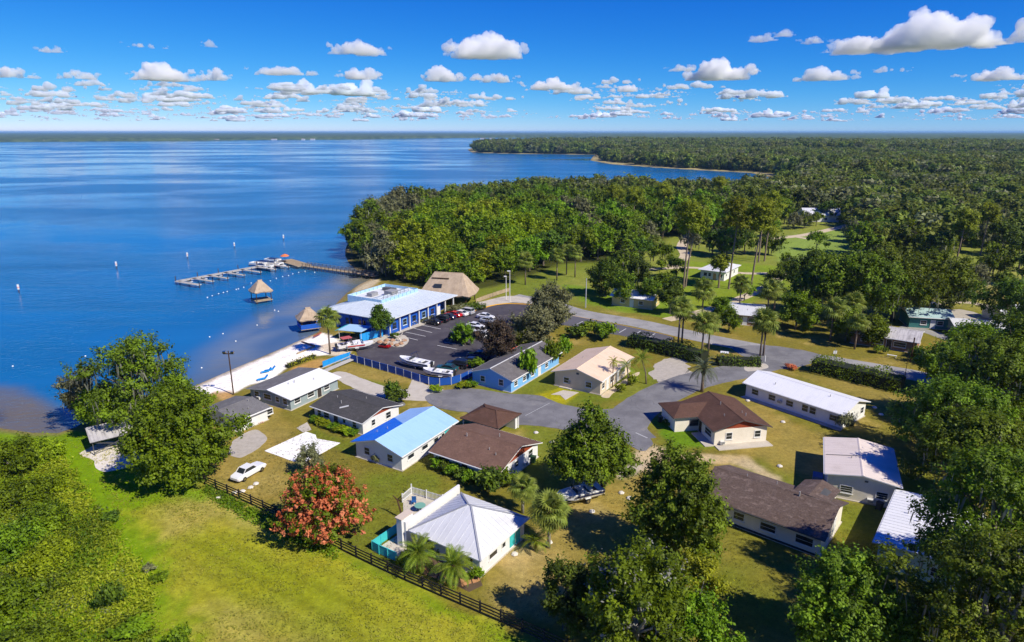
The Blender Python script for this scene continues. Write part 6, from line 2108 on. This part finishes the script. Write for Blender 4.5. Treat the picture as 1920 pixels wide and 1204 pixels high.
for px, py, rt, kd, pc, lab in (
        (811, 608, 0, 'sedan', black, 'black sedan by the restaurant hedge, left end of the row'),
        (826, 603, 0, 'suv', black, 'black SUV between two dark cars beside the restaurant'),
        (839, 598, 0, 'sedan', navy, 'navy sedan right of the black SUV beside the restaurant'),
        (850, 594, 0, 'sedan', redc, 'red car parked at the restaurant entrance'),
        (862, 592, 0, 'sedan', white_c, 'white car right of the red one at the restaurant entrance'),
        (873, 589, 0, 'suv', silver, 'silver SUV at the end of the restaurant row'),
        (860, 640, 180, 'suv', black, 'black SUV partly behind the small island tree'),
        (893, 634, 180, 'suv', white_c, 'white SUV right of the island tree, nearest in its row'),
        (897, 625, 180, 'pickup', white_c, 'white pickup in the row behind the island tree'),
        (892, 616, 180, 'sedan', white_c, 'white sedan at the left of the row behind the island tree'),
        (917, 606, 180, 'sedan', silver, 'silver sedan beside the withered brown tree'),
        (911, 598, 180, 'sedan', white_c, 'white sedan at the back of the lot near the grey green tree'),
        (838, 696, 8, 'sedan', teal_c, 'dark teal sedan at the lower corner of the lot'),
        (858, 689, 8, 'suv', black, 'black SUV in the tree shade at the lower side of the lot'),
        (880, 682, 8, 'sedan', navy, 'navy sedan under the withered tree'),
        (897, 673, 8, 'suv', navy, 'navy SUV deepest under the withered tree')):
    make_car(lab, G(px, py), lot_n + rad(rt), kd, pc, 'pickup' if kd == 'pickup' else 'car', gc_)
p0, p1 = G(453, 897), G(483, 880)
make_car('white classic car with rounded fenders parked on the dry grass', G(467, 891), math.atan2((p1 - p0).y, (p1 - p0).x), 'classic', white_c)
t = thing('golf_cart', 'white golf cart parked by the dark hedge at the junction', 'golf cart', (*G(1357, 677).to_2d(), .04), rad(-20))
MB().box(-1.1, -.55, .3, 1.1, .55, .62).build('body', boat_white, t)
MB().box(-.6, -.5, .623, 0, .5, 1.0).build('seat', M('seat_cream', (.5, .47, .4)), t)
MB().box(-.8, -.6, 1.8, .8, .6, 1.88).build('canopy', boat_white, t)
fr_ = MB()
for x_ in (-.7, .7):
    for y_ in (-.52, .52):
        fr_.tube([(x_, y_, .6), (x_, y_, 1.82)], .025, 5)
fr_.build('canopy_frame', shade_b, t)
for x_ in (-.75, .75):
    for y_ in (-.5, .5):
        MB().tube([(x_, y_ - .08, .22), (x_, y_ + .08, .22)], .22, 10).build('wheel', rubber, t)

def make_trailer(label, pos, rot, L=6.0):
    t = thing('boat_trailer', label, 'trailer', (pos[0], pos[1], .045), rot)
    f = MB()
    for sg in (-.6, .6):
        f.bar((-L * .45, sg, .5), (L * .3, sg, .5), .09, .1)
        f.bar((L * .3, sg, .5), (L * .6, 0, .5), .09, .1)
    for x_ in (-.4, -.1, .2):
        f.bar((L * x_, -.62, .5), (L * x_, .62, .5), .07, .07)
    f.build('frame', chrome, t)
    for sg in (-.95, .95):
        w = MB().tube([(-.8, sg - .1, .33), (-.8, sg + .1, .33)], .33, 10).build('wheel', rubber, t)
        MB().tube([(-.8, sg - .115, .33), (-.8, sg + .115, .33)], .17, 8).build('rim', chrome, w)
        MB().box(-1.2, sg - .14, .7, -.4, sg + .14, .74).build('fender', boat_white, t)
    return t
q = G(779, 689)
r_ = math.atan2((G(745, 683) - G(812, 697)).y, (G(745, 683) - G(812, 697)).x)
make_trailer('galvanised trailer under the large white boat inside the blue fence', q, r_, 8)
make_boat('large white motor boat with a navy tower on a trailer inside the blue fence', q, r_, 7.6, 1.25, stripe=shade_b, tower=True, z=.6)
q = G(822, 709)
make_trailer('trailer under the low white boat in the curve of the blue fence', q, r_ + rad(12), 6)
make_boat('low white boat in the curve of the blue fence', q, r_ + rad(12), 6.2, 1.05, z=.56, stripe=boat_navy)
q = G(676, 656)
make_trailer('trailer under the white boat beside the red covered one', q, rad(20), 5)
make_boat('white boat with a tan deck beside the beach end of the lot', q, rad(20), 5.6, 1.05, z=.56, stripe=redc)
q = G(655, 656)
make_trailer('trailer under the boat with a faded red canopy', q, rad(35), 5)
make_boat('boat with a faded red canopy at the beach end of the lot', q, rad(35), 5.2, 1.05, z=.56, canopy=M('faded_red', tuple(srgb(190, 96, 96)), stain=.4))
q = G(1085, 940)
rb = math.atan2((G(1060, 925) - G(1108, 950)).y, (G(1060, 925) - G(1108, 950)).x) + rad(70)
make_trailer('trailer under the open boat in the shade of the uneven tree', q, rb, 6)
make_boat('open white boat with a dark inside parked in the shade of the uneven tree', q, rb, 6.4, 1.2, z=.56, stripe=boat_navy)
t = thing('jet_ski', 'red jet ski left on the asphalt near the driftwood island', 'jet ski', (*G(722, 653).to_2d(), .05), rad(-20))
h = MB()
loft(h, [hull_ring(-1.4, .5, .05, .2, .5), hull_ring(0, .55, .02, .2, .58), hull_ring(.9, .45, .1, .3, .68), hull_ring(1.5, .05, .45, .55, .74)])
h.build('hull', redc, t)
MB().box(-1.0, -.2, .525, .3, .2, .9).build('seat', rubber, t)
MB().box(.25, -.4, .9, .4, .4, 1.0).build('handlebar', rubber, t)
t = thing('utility_trailer', 'black barred utility trailer between the beach and the lot', 'trailer', (*G(660, 640).to_2d(), .04), rad(-22))
MB().box(-2.4, -1.0, .5, 2.4, 1.0, .6).build('bed', rubber, t)
for y_ in (-1, 1):
    for z in (.8, 1.05, 1.3):
        MB().bar((-2.4, y_, z), (2.4, y_, z), .06, .08).build('side_rail', rubber, t)
    for x_ in (-2.3, -.8, .8, 2.3):
        MB().box(x_ - .04, y_ - .04, .6, x_ + .04, y_ + .04, 1.34).build('stake', rubber, t)
    MB().tube([(0, y_ * 1.15 - .1, .32), (0, y_ * 1.15 + .1, .32)], .32, 10).build('wheel', rubber, t)

# ------------------------------------------------------------------ fences, walls and poles
fence_black = M('black_boards', (.035, .030, .027), (.07, .06, .052), 1.1, .9, .1, .6)
t = thing('board_fence', 'long dark board fence with four rails along the bright meadow', 'fence')
pa, pb = G(384, 908), G(1060, 1226)
tot = (pb - pa).length
n_ = int(tot / 2.35)
fd = (pb - pa).normalized()
fs = Vector((-fd.y, fd.x, 0))
pm = MB().box(-.07, -.07, -.2, .07, .07, 1.42).mesh('post', fence_black)
pts_f = []
for k in range(n_ + 1):
    q = pa.lerp(pb, k / n_) + fs * .25 * math.sin(k * .35)
    pts_f.append(q)
    link('post', pm, t, q, math.atan2(fd.y, fd.x))
for k in range(n_):
    for z in (.22, .58, .94, 1.28):
        w_ = random.uniform(-.02, .02)
        MB().bar(pts_f[k] - fs * .085 + Vector((0, 0, z + w_)), pts_f[k + 1] - fs * .085 + Vector((0, 0, z + random.uniform(-.02, .02))), .035, .15).build('rail', fence_black, t)

fblue = M('blue_fence_panel', tuple(srgb(28, 80, 164)), tuple(srgb(24, 64, 138)), .7, .6, .3, .35)
azure = M('azure_panel', tuple(srgb(36, 150, 224)), tuple(srgb(30, 130, 204)), .7, .6, .3, .35)
def panel_fence(label, px, h, mat, step=2.4, post=None, name='panel_fence', cat='fence', smooth=True):
    t = thing(name, label, cat)
    L_ = smooth_line(GP(px), 10) if smooth else GP(px)
    acc, last, pts_ = 0., L_[0], [L_[0]]
    for a, b_ in zip(L_, L_[1:]):
        d = (b_ - a).length
        u = 0.
        while d and acc + (d - u) >= step:
            u += step - acc
            pts_.append(a.lerp(b_, u / d))
            acc = 0.
        acc += d - u
    if (pts_[-1] - L_[-1]).length > .4:
        pts_.append(L_[-1])
    for k, q in enumerate(pts_):
        MB().box(q.x - .06, q.y - .06, -.1, q.x + .06, q.y + .06, h + .1).build('post', post or mat, t)
        if k:
            d = (q - pts_[k - 1]).normalized() * .07
            MB().bar(pts_[k - 1] + d + Vector((0, 0, .06 + h / 2)), q - d + Vector((0, 0, .06 + h / 2)), .05, h - .1).build('panel', mat, t)
            MB().bar(pts_[k - 1] + d + Vector((0, 0, h + .04)), q - d + Vector((0, 0, h + .04)), .09, .06).build('top_rail', mat, t)
    return t
panel_fence('curved royal blue fence around the lower end of the parking lot', [(657, 677), (700, 690), (745, 703), (785, 716), (812, 723), (840, 723), (865, 716), (886, 706)], 1.45, fblue, 2.2, M('fence_post_pale', (.5, .52, .55)))
panel_fence('bright azure fence beside the ramp at the beach end of the lot', [(606, 690), (632, 680), (657, 672)], 1.3, azure, 1.6)
panel_fence('azure wall panels at the beach corner of the restaurant', [(676, 642), (690, 638), (706, 634), (718, 632)], 1.8, azure, 1.7)
panel_fence('orange wall between the blue cottage and the shaded cars', [(934, 676), (958, 666), (984, 655)], 1.3, M('orange_wall', tuple(srgb(226, 104, 62)), stain=.3), 3.2, name='orange_wall', cat='wall')
panel_fence('pale picket like fence behind the thatched pavilion by the entrance', [(893, 568), (915, 560), (938, 552), (955, 547)], 1.1, wood, 1.4)
t = thing('ramp', 'grey wooden ramp beside the azure fence', 'ramp')
MB().bar(G(600, 700) + Vector((0, 0, .1)), G(662, 677) + Vector((0, 0, .5)), 1.3, .1).build('deck', grey_deck, t)
for sg in (-.6, .6):
    MB().bar(G(600, 700) + Vector((sg * .4, sg, .9)), G(662, 677) + Vector((sg * .4, sg, 1.3)), .06, .08).build('rail', grey_deck, t)

# turquoise yard and white patio beside the hip roofed house
panel_fence('turquoise board fence round the small yard of the hip roofed house', [(744, 1000), (720, 1017), (697, 1033), (720, 1043), (744, 1054)], 1.15, turq, 1.3, smooth=False, name='yard_fence')
sheet('yard_floor', [(748, 1002), (700, 1034), (744, 1053), (762, 1040), (764, 1005)], .05, M('yard_slab', tuple(srgb(206, 196, 182)), tuple(srgb(170, 158, 142)), 1.1, stain=.4), .1, closed_smooth=False)
sheet('patio_floor', [(756, 936), (772, 924), (828, 944), (800, 972), (764, 992), (756, 965)], .05, M('patio_slab', tuple(srgb(198, 190, 172)), tuple(srgb(150, 142, 124)), 1.1, stain=.5), .1, closed_smooth=False)
t = thing('picket_fence', 'white picket fence round the back patio of the hip roofed house', 'fence')
pf = GP([(755, 942), (772, 927), (800, 935), (830, 944)])
for a, b_ in zip(pf, pf[1:]):
    for z in (.25, 1.0):
        MB().bar(a + Vector((0, 0, z)), b_ + Vector((0, 0, z)), .05, .08).build('rail', frame_w, t)
    pk = MB()
    n_ = int((b_ - a).length / .2)
    for k in range(n_):
        q = a.lerp(b_, (k + .5) / n_)
        pk.box(q.x - .03, q.y - .03, .05, q.x + .03, q.y + .03, 1.12)
    o = pk.build('picket', frame_w, t)
    o['kind'] = 'stuff'
for q in pf:
    MB().box(q.x - .07, q.y - .07, 0, q.x + .07, q.y + .07, 1.5 if q is pf[1] else 1.25).build('post', frame_w, t)
t = thing('patio_table', 'glass topped table on the back patio', 'table', (*G(788, 958).to_2d(), .05))
MB().lathe([(.7, .70), (.7, .74)], 14).build('tabletop', M('green_glass', tuple(srgb(120, 170, 150)), rough=.15, stain=.1), t)
for a in range(4):
    MB().tube([(.5 * math.cos(a * 1.57), .5 * math.sin(a * 1.57), 0), (.4 * math.cos(a * 1.57), .4 * math.sin(a * 1.57), .7)], .03, 5).build('leg', frame_w, t)
for i, (px, py, lab) in enumerate(((776, 946, 'blue garden chair at the far side of the patio table'), (800, 968, 'white garden chair by the parapet wall on the patio'))):
    t = thing('garden_chair', lab, 'chair', (*G(px, py).to_2d(), .05), i * 2.)
    mt = (M('chair_blue', tuple(srgb(40, 92, 150))), frame_w)[i]
    MB().box(-.28, -.28, .4, .28, .28, .45).build('seat', mt, t)
    MB().box(-.28, .24, .453, .28, .29, .95).build('backrest', mt, t)
    for x_ in (-.25, .25):
        for y_ in (-.25, .25):
            MB().box(x_ - .025, y_ - .025, 0, x_ + .025, y_ + .025, .4).build('leg', mt, t)
t = thing('bare_trunk', 'bent bare dark trunk beside the white patio fence', 'dead tree', G(754, 972))
b = MB()
b.tube([(0, 0, -.2), (-.2, .1, 1.2), (-.6, .5, 2.3), (-1.1, .7, 2.7)], [.14, .12, .09, .05], 6)
b.tube([(-.5, .4, 2.1), (.2, .6, 2.5)], [.07, .03], 5)
b.build('trunk', dwood, t)
stone = M('orange_flagstone', tuple(srgb(196, 146, 104)), tuple(srgb(164, 114, 78)), 1.4, .9, .1, .5)
fp = link('flagstone_path', None, None, kind='structure')
fp_o = MB().slab([(*p.to_2d(), .015) for p in GP([(765, 1058), (880, 1110), (905, 1098), (895, 1072), (800, 1040)])], .05).build('bedding', M('bedding_soil', (.12, .08, .05)), fp)
for px in ([(790, 1060), (806, 1066), (800, 1080), (784, 1072)], [(808, 1067), (824, 1072), (818, 1086), (803, 1080)], [(826, 1073), (842, 1079), (834, 1094), (820, 1087)], [(844, 1080), (860, 1086), (852, 1101), (837, 1095)], [(862, 1084), (880, 1078), (884, 1094), (866, 1100)], [(880, 1074), (896, 1076), (900, 1090), (887, 1094)], [(770, 1052), (786, 1058), (780, 1070), (766, 1062)]):
    MB().slab([(*p.to_2d(), .07) for p in GP(px)], .05).build('flagstone', stone, fp)

def pole(name, label, px, py, h, r, mat, parts=()):
    q = G(px, py)
    t = thing(name, label, 'pole', (q.x, q.y, 0))
    MB().tube([(0, 0, -.3), (0, 0, h)], [r, r * .75], 8).build('shaft', mat, t)
    for nm, bx, m_ in parts:
        MB().box(*bx).build(nm, m_, t)
    return t
pole('flood_light_pole', 'tall dark pole with two flood lights at the edge of the beach', 438, 740, 8.2, .13, dwood, (('cross_arm', (-.9, -.06, 7.6, .9, .06, 7.75), dwood), ('flood_light', (-.95, -.25, 7.75, -.45, .2, 8.15), chrome), ('flood_light', (.45, -.25, 7.75, .95, .2, 8.15), chrome)))
pole('street_pole', 'plain grey pole beside the main road at the lawn', 1098, 577, 8.0, .14, M('grey_pole', (.42, .43, .44)))
pole('lamp_pole', 'tall white lamp pole at the entrance behind the parking lot', 956, 566, 8.6, .1, frame_w, (('lamp_head', (-.7, -.15, 8.5, .15, .15, 8.75), frame_w),))
pole('lamp_pole', 'shorter white lamp pole left of the tall one at the entrance', 949, 562, 6.6, .1, frame_w, (('lamp_head', (-.6, -.15, 6.5, .15, .15, 6.75), frame_w),))
pole('wooden_pole', 'leaning weathered wooden pole at the corner of the brick house', 1707, 679, 5.2, .17, dwood)
pole('street_pole', 'thin pale pole behind the clipped hedge', 1561, 696, 4.6, .06, M('grey_pole', (.42, .43, .44)), (('sign_plate', (-.35, -.02, 3.6, .35, .02, 4.2), frame_w),))
pole('street_pole', 'thin dark pole by the main road right of the clipped hedge', 1697, 704, 4.0, .06, dwood)
pole('white_post', 'short white post at the end of the dark hedge by the junction', 1434, 678, 1.2, .14, frame_w)
q = G(1672, 670)
t = thing('bench', 'low white bench on the grass in front of the brick house', 'bench', (q.x, q.y, 0), rad(-36))
MB().box(-.9, -.2, .42, .9, .2, .48).build('seat', frame_w, t)
for x_ in (-.7, .7):
    MB().box(x_ - .05, -.18, 0, x_ + .05, .18, .42).build('leg', frame_w, t)

# ------------------------------------------------------------------ beach, lot island and odds and ends
for px, py, lab in ((498, 699, 'bright blue beach chair on the white sand, upper one'), (505, 696, 'bright blue beach chair beside the upper one on the sand'), (491, 713, 'bright blue beach chair closest to the beach house')):
    q = G(px, py, -.02)
    t = thing('beach_chair', lab, 'beach chair', q, rad(40), 'blue beach chairs')
    MB().box(-.9, -.33, .28, .7, .33, .36).build('seat', azure, t)
    MB().bar((.7, 0, .34), (1.2, 0, .85), .66, .07).build('backrest', azure, t)
    for x_ in (-.8, .6):
        for y_ in (-.28, .28):
            MB().box(x_ - .03, y_ - .03, 0, x_ + .03, y_ + .03, .28).build('leg', frame_w, t)
for a, b_, lab in (((557, 664), (590, 651), 'long grey timber lying across the white sand'), ((566, 642), (590, 650), 'reddish timber edging at the top of the beach'), ((588, 632), (602, 625), 'red timber edging at the water end of the beach')):
    MB().bar(G(*a) + Vector((0, 0, .12)), G(*b_) + Vector((0, 0, .15)), .3, .26).build('timber', wood if 'grey' in lab else M('red_timber', tuple(srgb(156, 86, 64)), stain=.4), label=lab, category='timber')
q = G(664, 634)
t = thing('shade_canopy', 'pale blue shade canopy with a turquoise end at the restaurant beach corner', 'canopy', (q.x, q.y, 0), rad(-20))
MB().slab([(-2.6, -2.2, 2.3), (3.4, -2.2, 2.4), (3.6, 2.2, 2.6), (-2.4, 2.2, 2.5)], .08).build('cloth', lblue, t)
MB().slab([(-3.6, -2.0, 2.0), (-2.64, -2.2, 2.3), (-2.44, 2.2, 2.5), (-3.4, 1.9, 2.2)], .08).build('cloth_end', turq, t)
for x_, y_ in ((-2.5, -2), (3.2, -2), (3.4, 2), (-2.3, 2)):
    MB().tube([(x_, y_, 0), (x_, y_, 2.4)], .05, 6).build('pole', frame_w, t)
sheet('planter_island', [(702, 640), (735, 632), (758, 630), (766, 640), (752, 651), (722, 648)], .2, conc_mat, .3, dense=3)
rk = M('tan_rock', tuple(srgb(176, 140, 112)), tuple(srgb(130, 92, 74)), 1.3, .95, .1, .7)
for i, (px, py) in enumerate(((712, 641), (722, 643), (733, 645), (744, 647), (752, 644), (758, 638), (736, 638), (725, 638))):
    bm = bmesh.new()
    bmesh.ops.create_icosphere(bm, subdivisions=2, radius=.6)
    for v_ in bm.verts:
        v_.co *= 1 + .35 * (random.random() - .5)
        v_.co.z *= .6
    me = bpy.data.meshes.new('rock')
    bm.to_mesh(me)
    bm.free()
    me.materials.append(rk)
    link('rock', me, None, G(px, py, .35), i, label='tan rock heaped on the driftwood island in the lot', category='rock', group='rocks on the driftwood island')
t = thing('driftwood', 'pale forked driftwood standing on the island in the lot', 'driftwood', G(752, 640, .2))
b = MB()
b.tube([(0, 0, 0), (-.6, .1, .9), (-1.6, .2, 1.3)], [.2, .16, .06], 6)
b.tube([(-.5, .1, .8), (.2, 0, 1.6), (.5, .2, 2.1)], [.15, .1, .04], 6)
b.tube([(0, 0, .1), (1.0, -.2, .5)], [.15, .05], 5)
b.build('trunk', M('bleached_wood', (.6, .54, .46), stain=.3), t)
shrub('bush', 'dark green plant growing among the rocks of the driftwood island', 740, 636, 1.2, 1.0, 'dark', 1)
for i, (px, py) in enumerate(((1402, 752), (1421, 790), (1468, 792), (1462, 875), (1700, 770), (1640, 765), (1652, 778), (1030, 1018), (965, 1040), (950, 1000), (470, 915), (455, 922), (440, 925), (480, 908), (1180, 935), (1165, 925), (1090, 905), (1110, 960), (1005, 812), (1035, 830), (560, 845), (410, 935))):
    MB().lathe([(.3, -.02), (.42, .08), (.3, .22), (.05, .28)], 6).build('stone', M('white_stone', (.66, .62, .55), stain=.3), None, False, G(px, py), i * .7, label='small pale stone lying on the dry lawn', category='stone', group='pale stones scattered on the lawns')

lum = M('old_lumber', tuple(srgb(186, 150, 132)), tuple(srgb(130, 96, 84)), 1.2, .9, .1, .6)
for px, py, lab in ((472, 776, 'pile of pinkish old lumber beside the half hidden grey roofed house'), (486, 790, 'smaller pile of old boards on the lawn by the beach house'), (478, 752, 'boards stacked along the end wall of the beach house')):
    q = G(px, py)
    t = thing('lumber_pile', lab, 'lumber', q, rad(px))
    for k in range(6):
        MB().bar((-1.1, -.4 + k * .16, .06 + .1 * (k % 2)), (1.1 - .1 * k, -.45 + k * .17, .06 + .1 * (k % 2)), .13, .07).build('board', lum, t)
for px, py, rt, c_, lab in ((848, 800, 20, (40, 46, 50), 'dark wheeled bin at the end of the blue roofed house'), (1000, 868, 70, (38, 70, 44), 'green wheeled bin beside the brown roofed house'), (1238, 792, 10, (36, 52, 46), 'dark wheeled bin at the wing of the L shaped house'), (1648, 956, 30, (60, 62, 66), 'grey wheeled bin between the cream roofed house and the patio house')):
    t = thing('wheeled_bin', lab, 'bin', G(px, py), rad(rt))
    MB().add([(-.24, -.26, .08), (.24, -.26, .08), (.24, .26, .08), (-.24, .26, .08), (-.3, -.34, 1.0), (.3, -.34, 1.0), (.3, .34, 1.0), (-.3, .34, 1.0)], [(3, 2, 1, 0), (4, 5, 6, 7), (0, 1, 5, 4), (1, 2, 6, 5), (2, 3, 7, 6), (3, 0, 4, 7)]).build('body', M('bin_%d' % c_[0], tuple(srgb(*c_)), stain=.2, rough=.5), t)
    MB().box(-.32, -.38, 1.0, .32, .36, 1.07).build('lid', M('bin_%d' % c_[0], tuple(srgb(*c_))), t)
    for sg in (-.27, .27):
        MB().tube([(sg - .04, .28, .1), (sg + .04, .28, .1)], .1, 8).build('wheel', rubber, t)
# ------------------------------------------------------------------ clouds, far above the air box
m_cloud, nt, out = nodes_mat('cloud')
CLOUD_BASE = 1000.
def cloud_mesh(name, rng, w, h, dep, voxel, mat, lumps):
    """a heap of puffs on a flat base, fused into one skin"""
    bm = bmesh.new()
    for k in range(lumps):
        u = rng.uniform(-1, 1)
        x = u * w * .5 * .86
        top = h * (1 - abs(u) ** 2.2) * rng.uniform(.45, 1.)
        r = max(h * .13, min(top * .5, h * rng.uniform(.2, .42)))
        z = rng.uniform(.15 * r, max(.2 * r, top - r))
        mtx = Matrix.Translation((x, rng.uniform(-.5, .5) * dep * .7 * (1 - .6 * abs(u)), z)) @ Matrix.Diagonal((r * rng.uniform(1, 1.45), r * 1.2, r * rng.uniform(.8, 1), 1))
        bmesh.ops.create_icosphere(bm, subdivisions=2, radius=1, matrix=mtx)
    for k in range(max(2, lumps // 3)):                        # torn shreds round the rim
        r = h * rng.uniform(.06, .12)
        sg = rng.choice([-1, 1])
        mtx = Matrix.Translation((sg * w * rng.uniform(.36, .56), rng.uniform(-.3, .3) * dep, h * rng.uniform(.08, .45))) @ Matrix.Diagonal((r * rng.uniform(1.2, 2.6), r * 1.3, r * .8, 1))
        bmesh.ops.create_icosphere(bm, subdivisions=2, radius=1, matrix=mtx)
    me = bpy.data.meshes.new(name)
    bm.to_mesh(me)
    bm.free()
    tmp = bpy.data.objects.new('tmp', me)
    COL.objects.link(tmp)
    md = tmp.modifiers.new('r', 'REMESH')
    md.mode = 'VOXEL'
    md.voxel_size = voxel
    dg = bpy.context.evaluated_depsgraph_get()
    me2 = bpy.data.meshes.new_from_object(tmp.evaluated_get(dg))
    bpy.data.objects.remove(tmp)
    bpy.data.meshes.remove(me)
    n = len(me2.vertices)
    V = np.empty(n * 3, np.float32)
    Nn = np.empty(n * 3, np.float32)
    me2.vertices.foreach_get('co', V)
    me2.vertices.foreach_get('normal', Nn)
    V, Nn = V.reshape(-1, 3), Nn.reshape(-1, 3)
    s = rng.integers(1000)
    d = (vnoise(V, 3.2 / h, s, 4, .6) - .5) * h * .46 + (vnoise(V, 9 / h, s + 5, 3, .6) - .5) * h * .22
    V = V + Nn * d[:, None]
    V[:, 2] = np.where(V[:, 2] < .05 * h, .05 * h + (V[:, 2] - .05 * h) * .15, V[:, 2])
    me2.vertices.foreach_set('co', V.astype(np.float32).ravel())
    me2.polygons.foreach_set('use_smooth', np.ones(len(me2.polygons), bool))
    me2.materials.clear()
    me2.materials.append(mat)
    me2.name = name
    return me2
v = position(nt)
pv = N(nt, 'ShaderNodeVolumePrincipled')
pv.inputs['Color'].default_value = (1, 1, 1, 1)
pv.inputs['Density'].default_value = .010
pv.inputs['Anisotropy'].default_value = 0
nt.links.new(pv.outputs[0], out.inputs['Volume'])
m_thin, nt, out = nodes_mat('thin_cloud')
pv = N(nt, 'ShaderNodeVolumePrincipled')
pv.inputs['Color'].default_value = (.95, .98, 1, 1)  # faint blue put into the cloud colour for the distant air
pv.inputs['Density'].default_value = .012
pv.inputs['Anisotropy'].default_value = 0
nt.links.new(pv.outputs[0], out.inputs['Volume'])

def cloud_at(px, py):
    el = math.atan((602 - py) / FOC) - PITCH
    cx = (px - 960) / FOC
    cyy = (602 - py) / FOC
    dy, dz = CP + cyy * SP, -SP + cyy * CP
    t = (CLOUD_BASE - EYE) / dz
    return Vector((cx * t, dy * t, CLOUD_BASE)), t / FOC        # place, metres per photo pixel

named = [
    (1725, 96, 350, 78, 26, 'largest white cumulus cloud, long and heaped, high on the right of the sky'),
    (912, 111, 138, 66, 16, 'tall cone shaped white cumulus cloud above the middle of the picture'),
    (674, 104, 108, 42, 12, 'white cumulus cloud with a sagging middle left of the tall cone shaped cloud'),
    (1345, 152, 130, 50, 16, 'bright bulging white cloud below the longest cloud, over the right wood'),
    (1283, 134, 66, 20, 8, 'small ragged cloud at the left end of the bright bulging cloud'),
    (306, 153, 128, 44, 14, 'broad heaped white cloud over the left part of the lake'),
    (143, 149, 74, 26, 9, 'smaller white cloud left of the broad heaped cloud over the lake'),
    (406, 152, 44, 32, 7, 'small round white cloud just right of the broad heaped cloud'),
    (533, 142, 114, 32, 12, 'long level white cloud over the middle of the lake'),
    (676, 150, 74, 33, 9, 'white cloud below the sagging cloud over the lake'),
    (828, 154, 64, 36, 9, 'rounded white cloud below the tall cone shaped cloud'),
    (915, 151, 112, 22, 9, 'thin flat white cloud right of the rounded cloud in the middle'),
    (26, 147, 76, 30, 9, 'white cloud cut by the left edge of the picture'),
    (97, 99, 44, 20, 6, 'lone small cloud high over the far left of the lake'),
    (275, 90, 84, 15, 7, 'faint thin cloud high over the left of the lake'),
    (394, 89, 24, 20, 4, 'tiny puff of cloud high up left of the middle'),
    (1427, 79, 48, 28, 7, 'small cloud left of the longest cloud, nearer of a pair'),
    (1467, 70, 34, 28, 5, 'narrow upright wisp of cloud beside the longest cloud'),
    (1520, 83, 40, 24, 6, 'small pointed cloud touching the left end of the longest cloud'),
    (1868, 152, 120, 34, 12, 'white cloud cut by the right edge of the picture'),
    (1035, 170, 114, 30, 12, 'heaped white cloud over the wooded point in the lake'),
    (1168, 173, 64, 26, 8, 'conical white cloud over the wood right of the point'),
    (1545, 152, 104, 34, 10, 'peaked cloud among the low clouds right of the bright bulging cloud'),
    (1668, 136, 70, 15, 6, 'long thin cloud below the longest cloud'),
]
rc = np.random.default_rng(11)
taken = []
for px, py, w, h, n, lab in named:
    pos, mpp = cloud_at(px, py)
    W_, H_ = w * mpp, h * mpp
    taken.append((pos, W_ * 1.05))
    me = cloud_mesh('cloud', rc, W_, H_, W_ * .55, max(H_ / 20, W_ / 90), m_cloud, n * 2)
    link('cloud', me, None, pos, -math.atan2(pos.x, pos.y), label=lab, category='cloud')
# the rows of small clouds towards the horizon, too many and too merged to count
protos = [cloud_mesh('c', rc, 100., hh, 60, hh / 9, m_cloud, ll) for hh, ll in ((16., 9), (24., 12), (30., 16), (20., 8), (12., 12), (34., 14), (26., 20), (15., 16))]
for layer in range(4):
    vv, ff, off, own = [], [], 0, []
    for k in range(220):
        row = rc.uniform(0, 1) ** .75
        py = 164 + 64 * row
        px = rc.uniform(-250, 2170)
        if vnoise(np.array([[px, py * 5]]), 1 / 150., 3, 2)[0] < .5 - .3 * row:
            continue
        pos, mpp = cloud_at(px, py)
        wpx = rc.uniform(25, 140) * (1 - .55 * row)
        if any((pos - q).length < (r0 + wpx * mpp) * .5 for q, r0 in (own + taken)):      # no two of a layer meet
            continue
        own.append((pos, wpx * mpp))
        me = protos[rc.integers(8)]
        a = np.empty(len(me.vertices) * 3, np.float32)
        me.vertices.foreach_get('co', a)
        a = a.reshape(-1, 3)
        s = wpx * mpp / 100.
        a = a * np.array([s, s, s * rc.uniform(.6, 1.1)])
        th = -math.atan2(pos.x, pos.y) + rc.choice([0, math.pi])
        a = np.stack([a[:, 0] * math.cos(th) - a[:, 1] * math.sin(th), a[:, 0] * math.sin(th) + a[:, 1] * math.cos(th), a[:, 2]], 1) + np.array(pos) + np.array([0, 0, 40. * layer])
        f = np.empty(len(me.loops), np.int32)
        me.loops.foreach_get('vertex_index', f)
        vv.append(a)
        ff.append(f.reshape(-1, 4) + off)
        off += len(a)
    link('clouds', big_mesh('clouds', np.concatenate(vv), np.concatenate(ff), m_thin, True), kind='stuff')

# ------------------------------------------------------------------ the hazy air over the lake country
m_haze, nt, out = nodes_mat('haze')
hv = N(nt, 'ShaderNodeVolumePrincipled')
hv.inputs['Color'].default_value = (.34, .62, 1, 1)
hv.inputs['Density'].default_value = 5e-5
nt.links.new(hv.outputs[0], out.inputs['Volume'])
MB().box(-46000, -46000, -4.5, 46000, 46000, 62).build('haze', m_haze, kind='stuff')
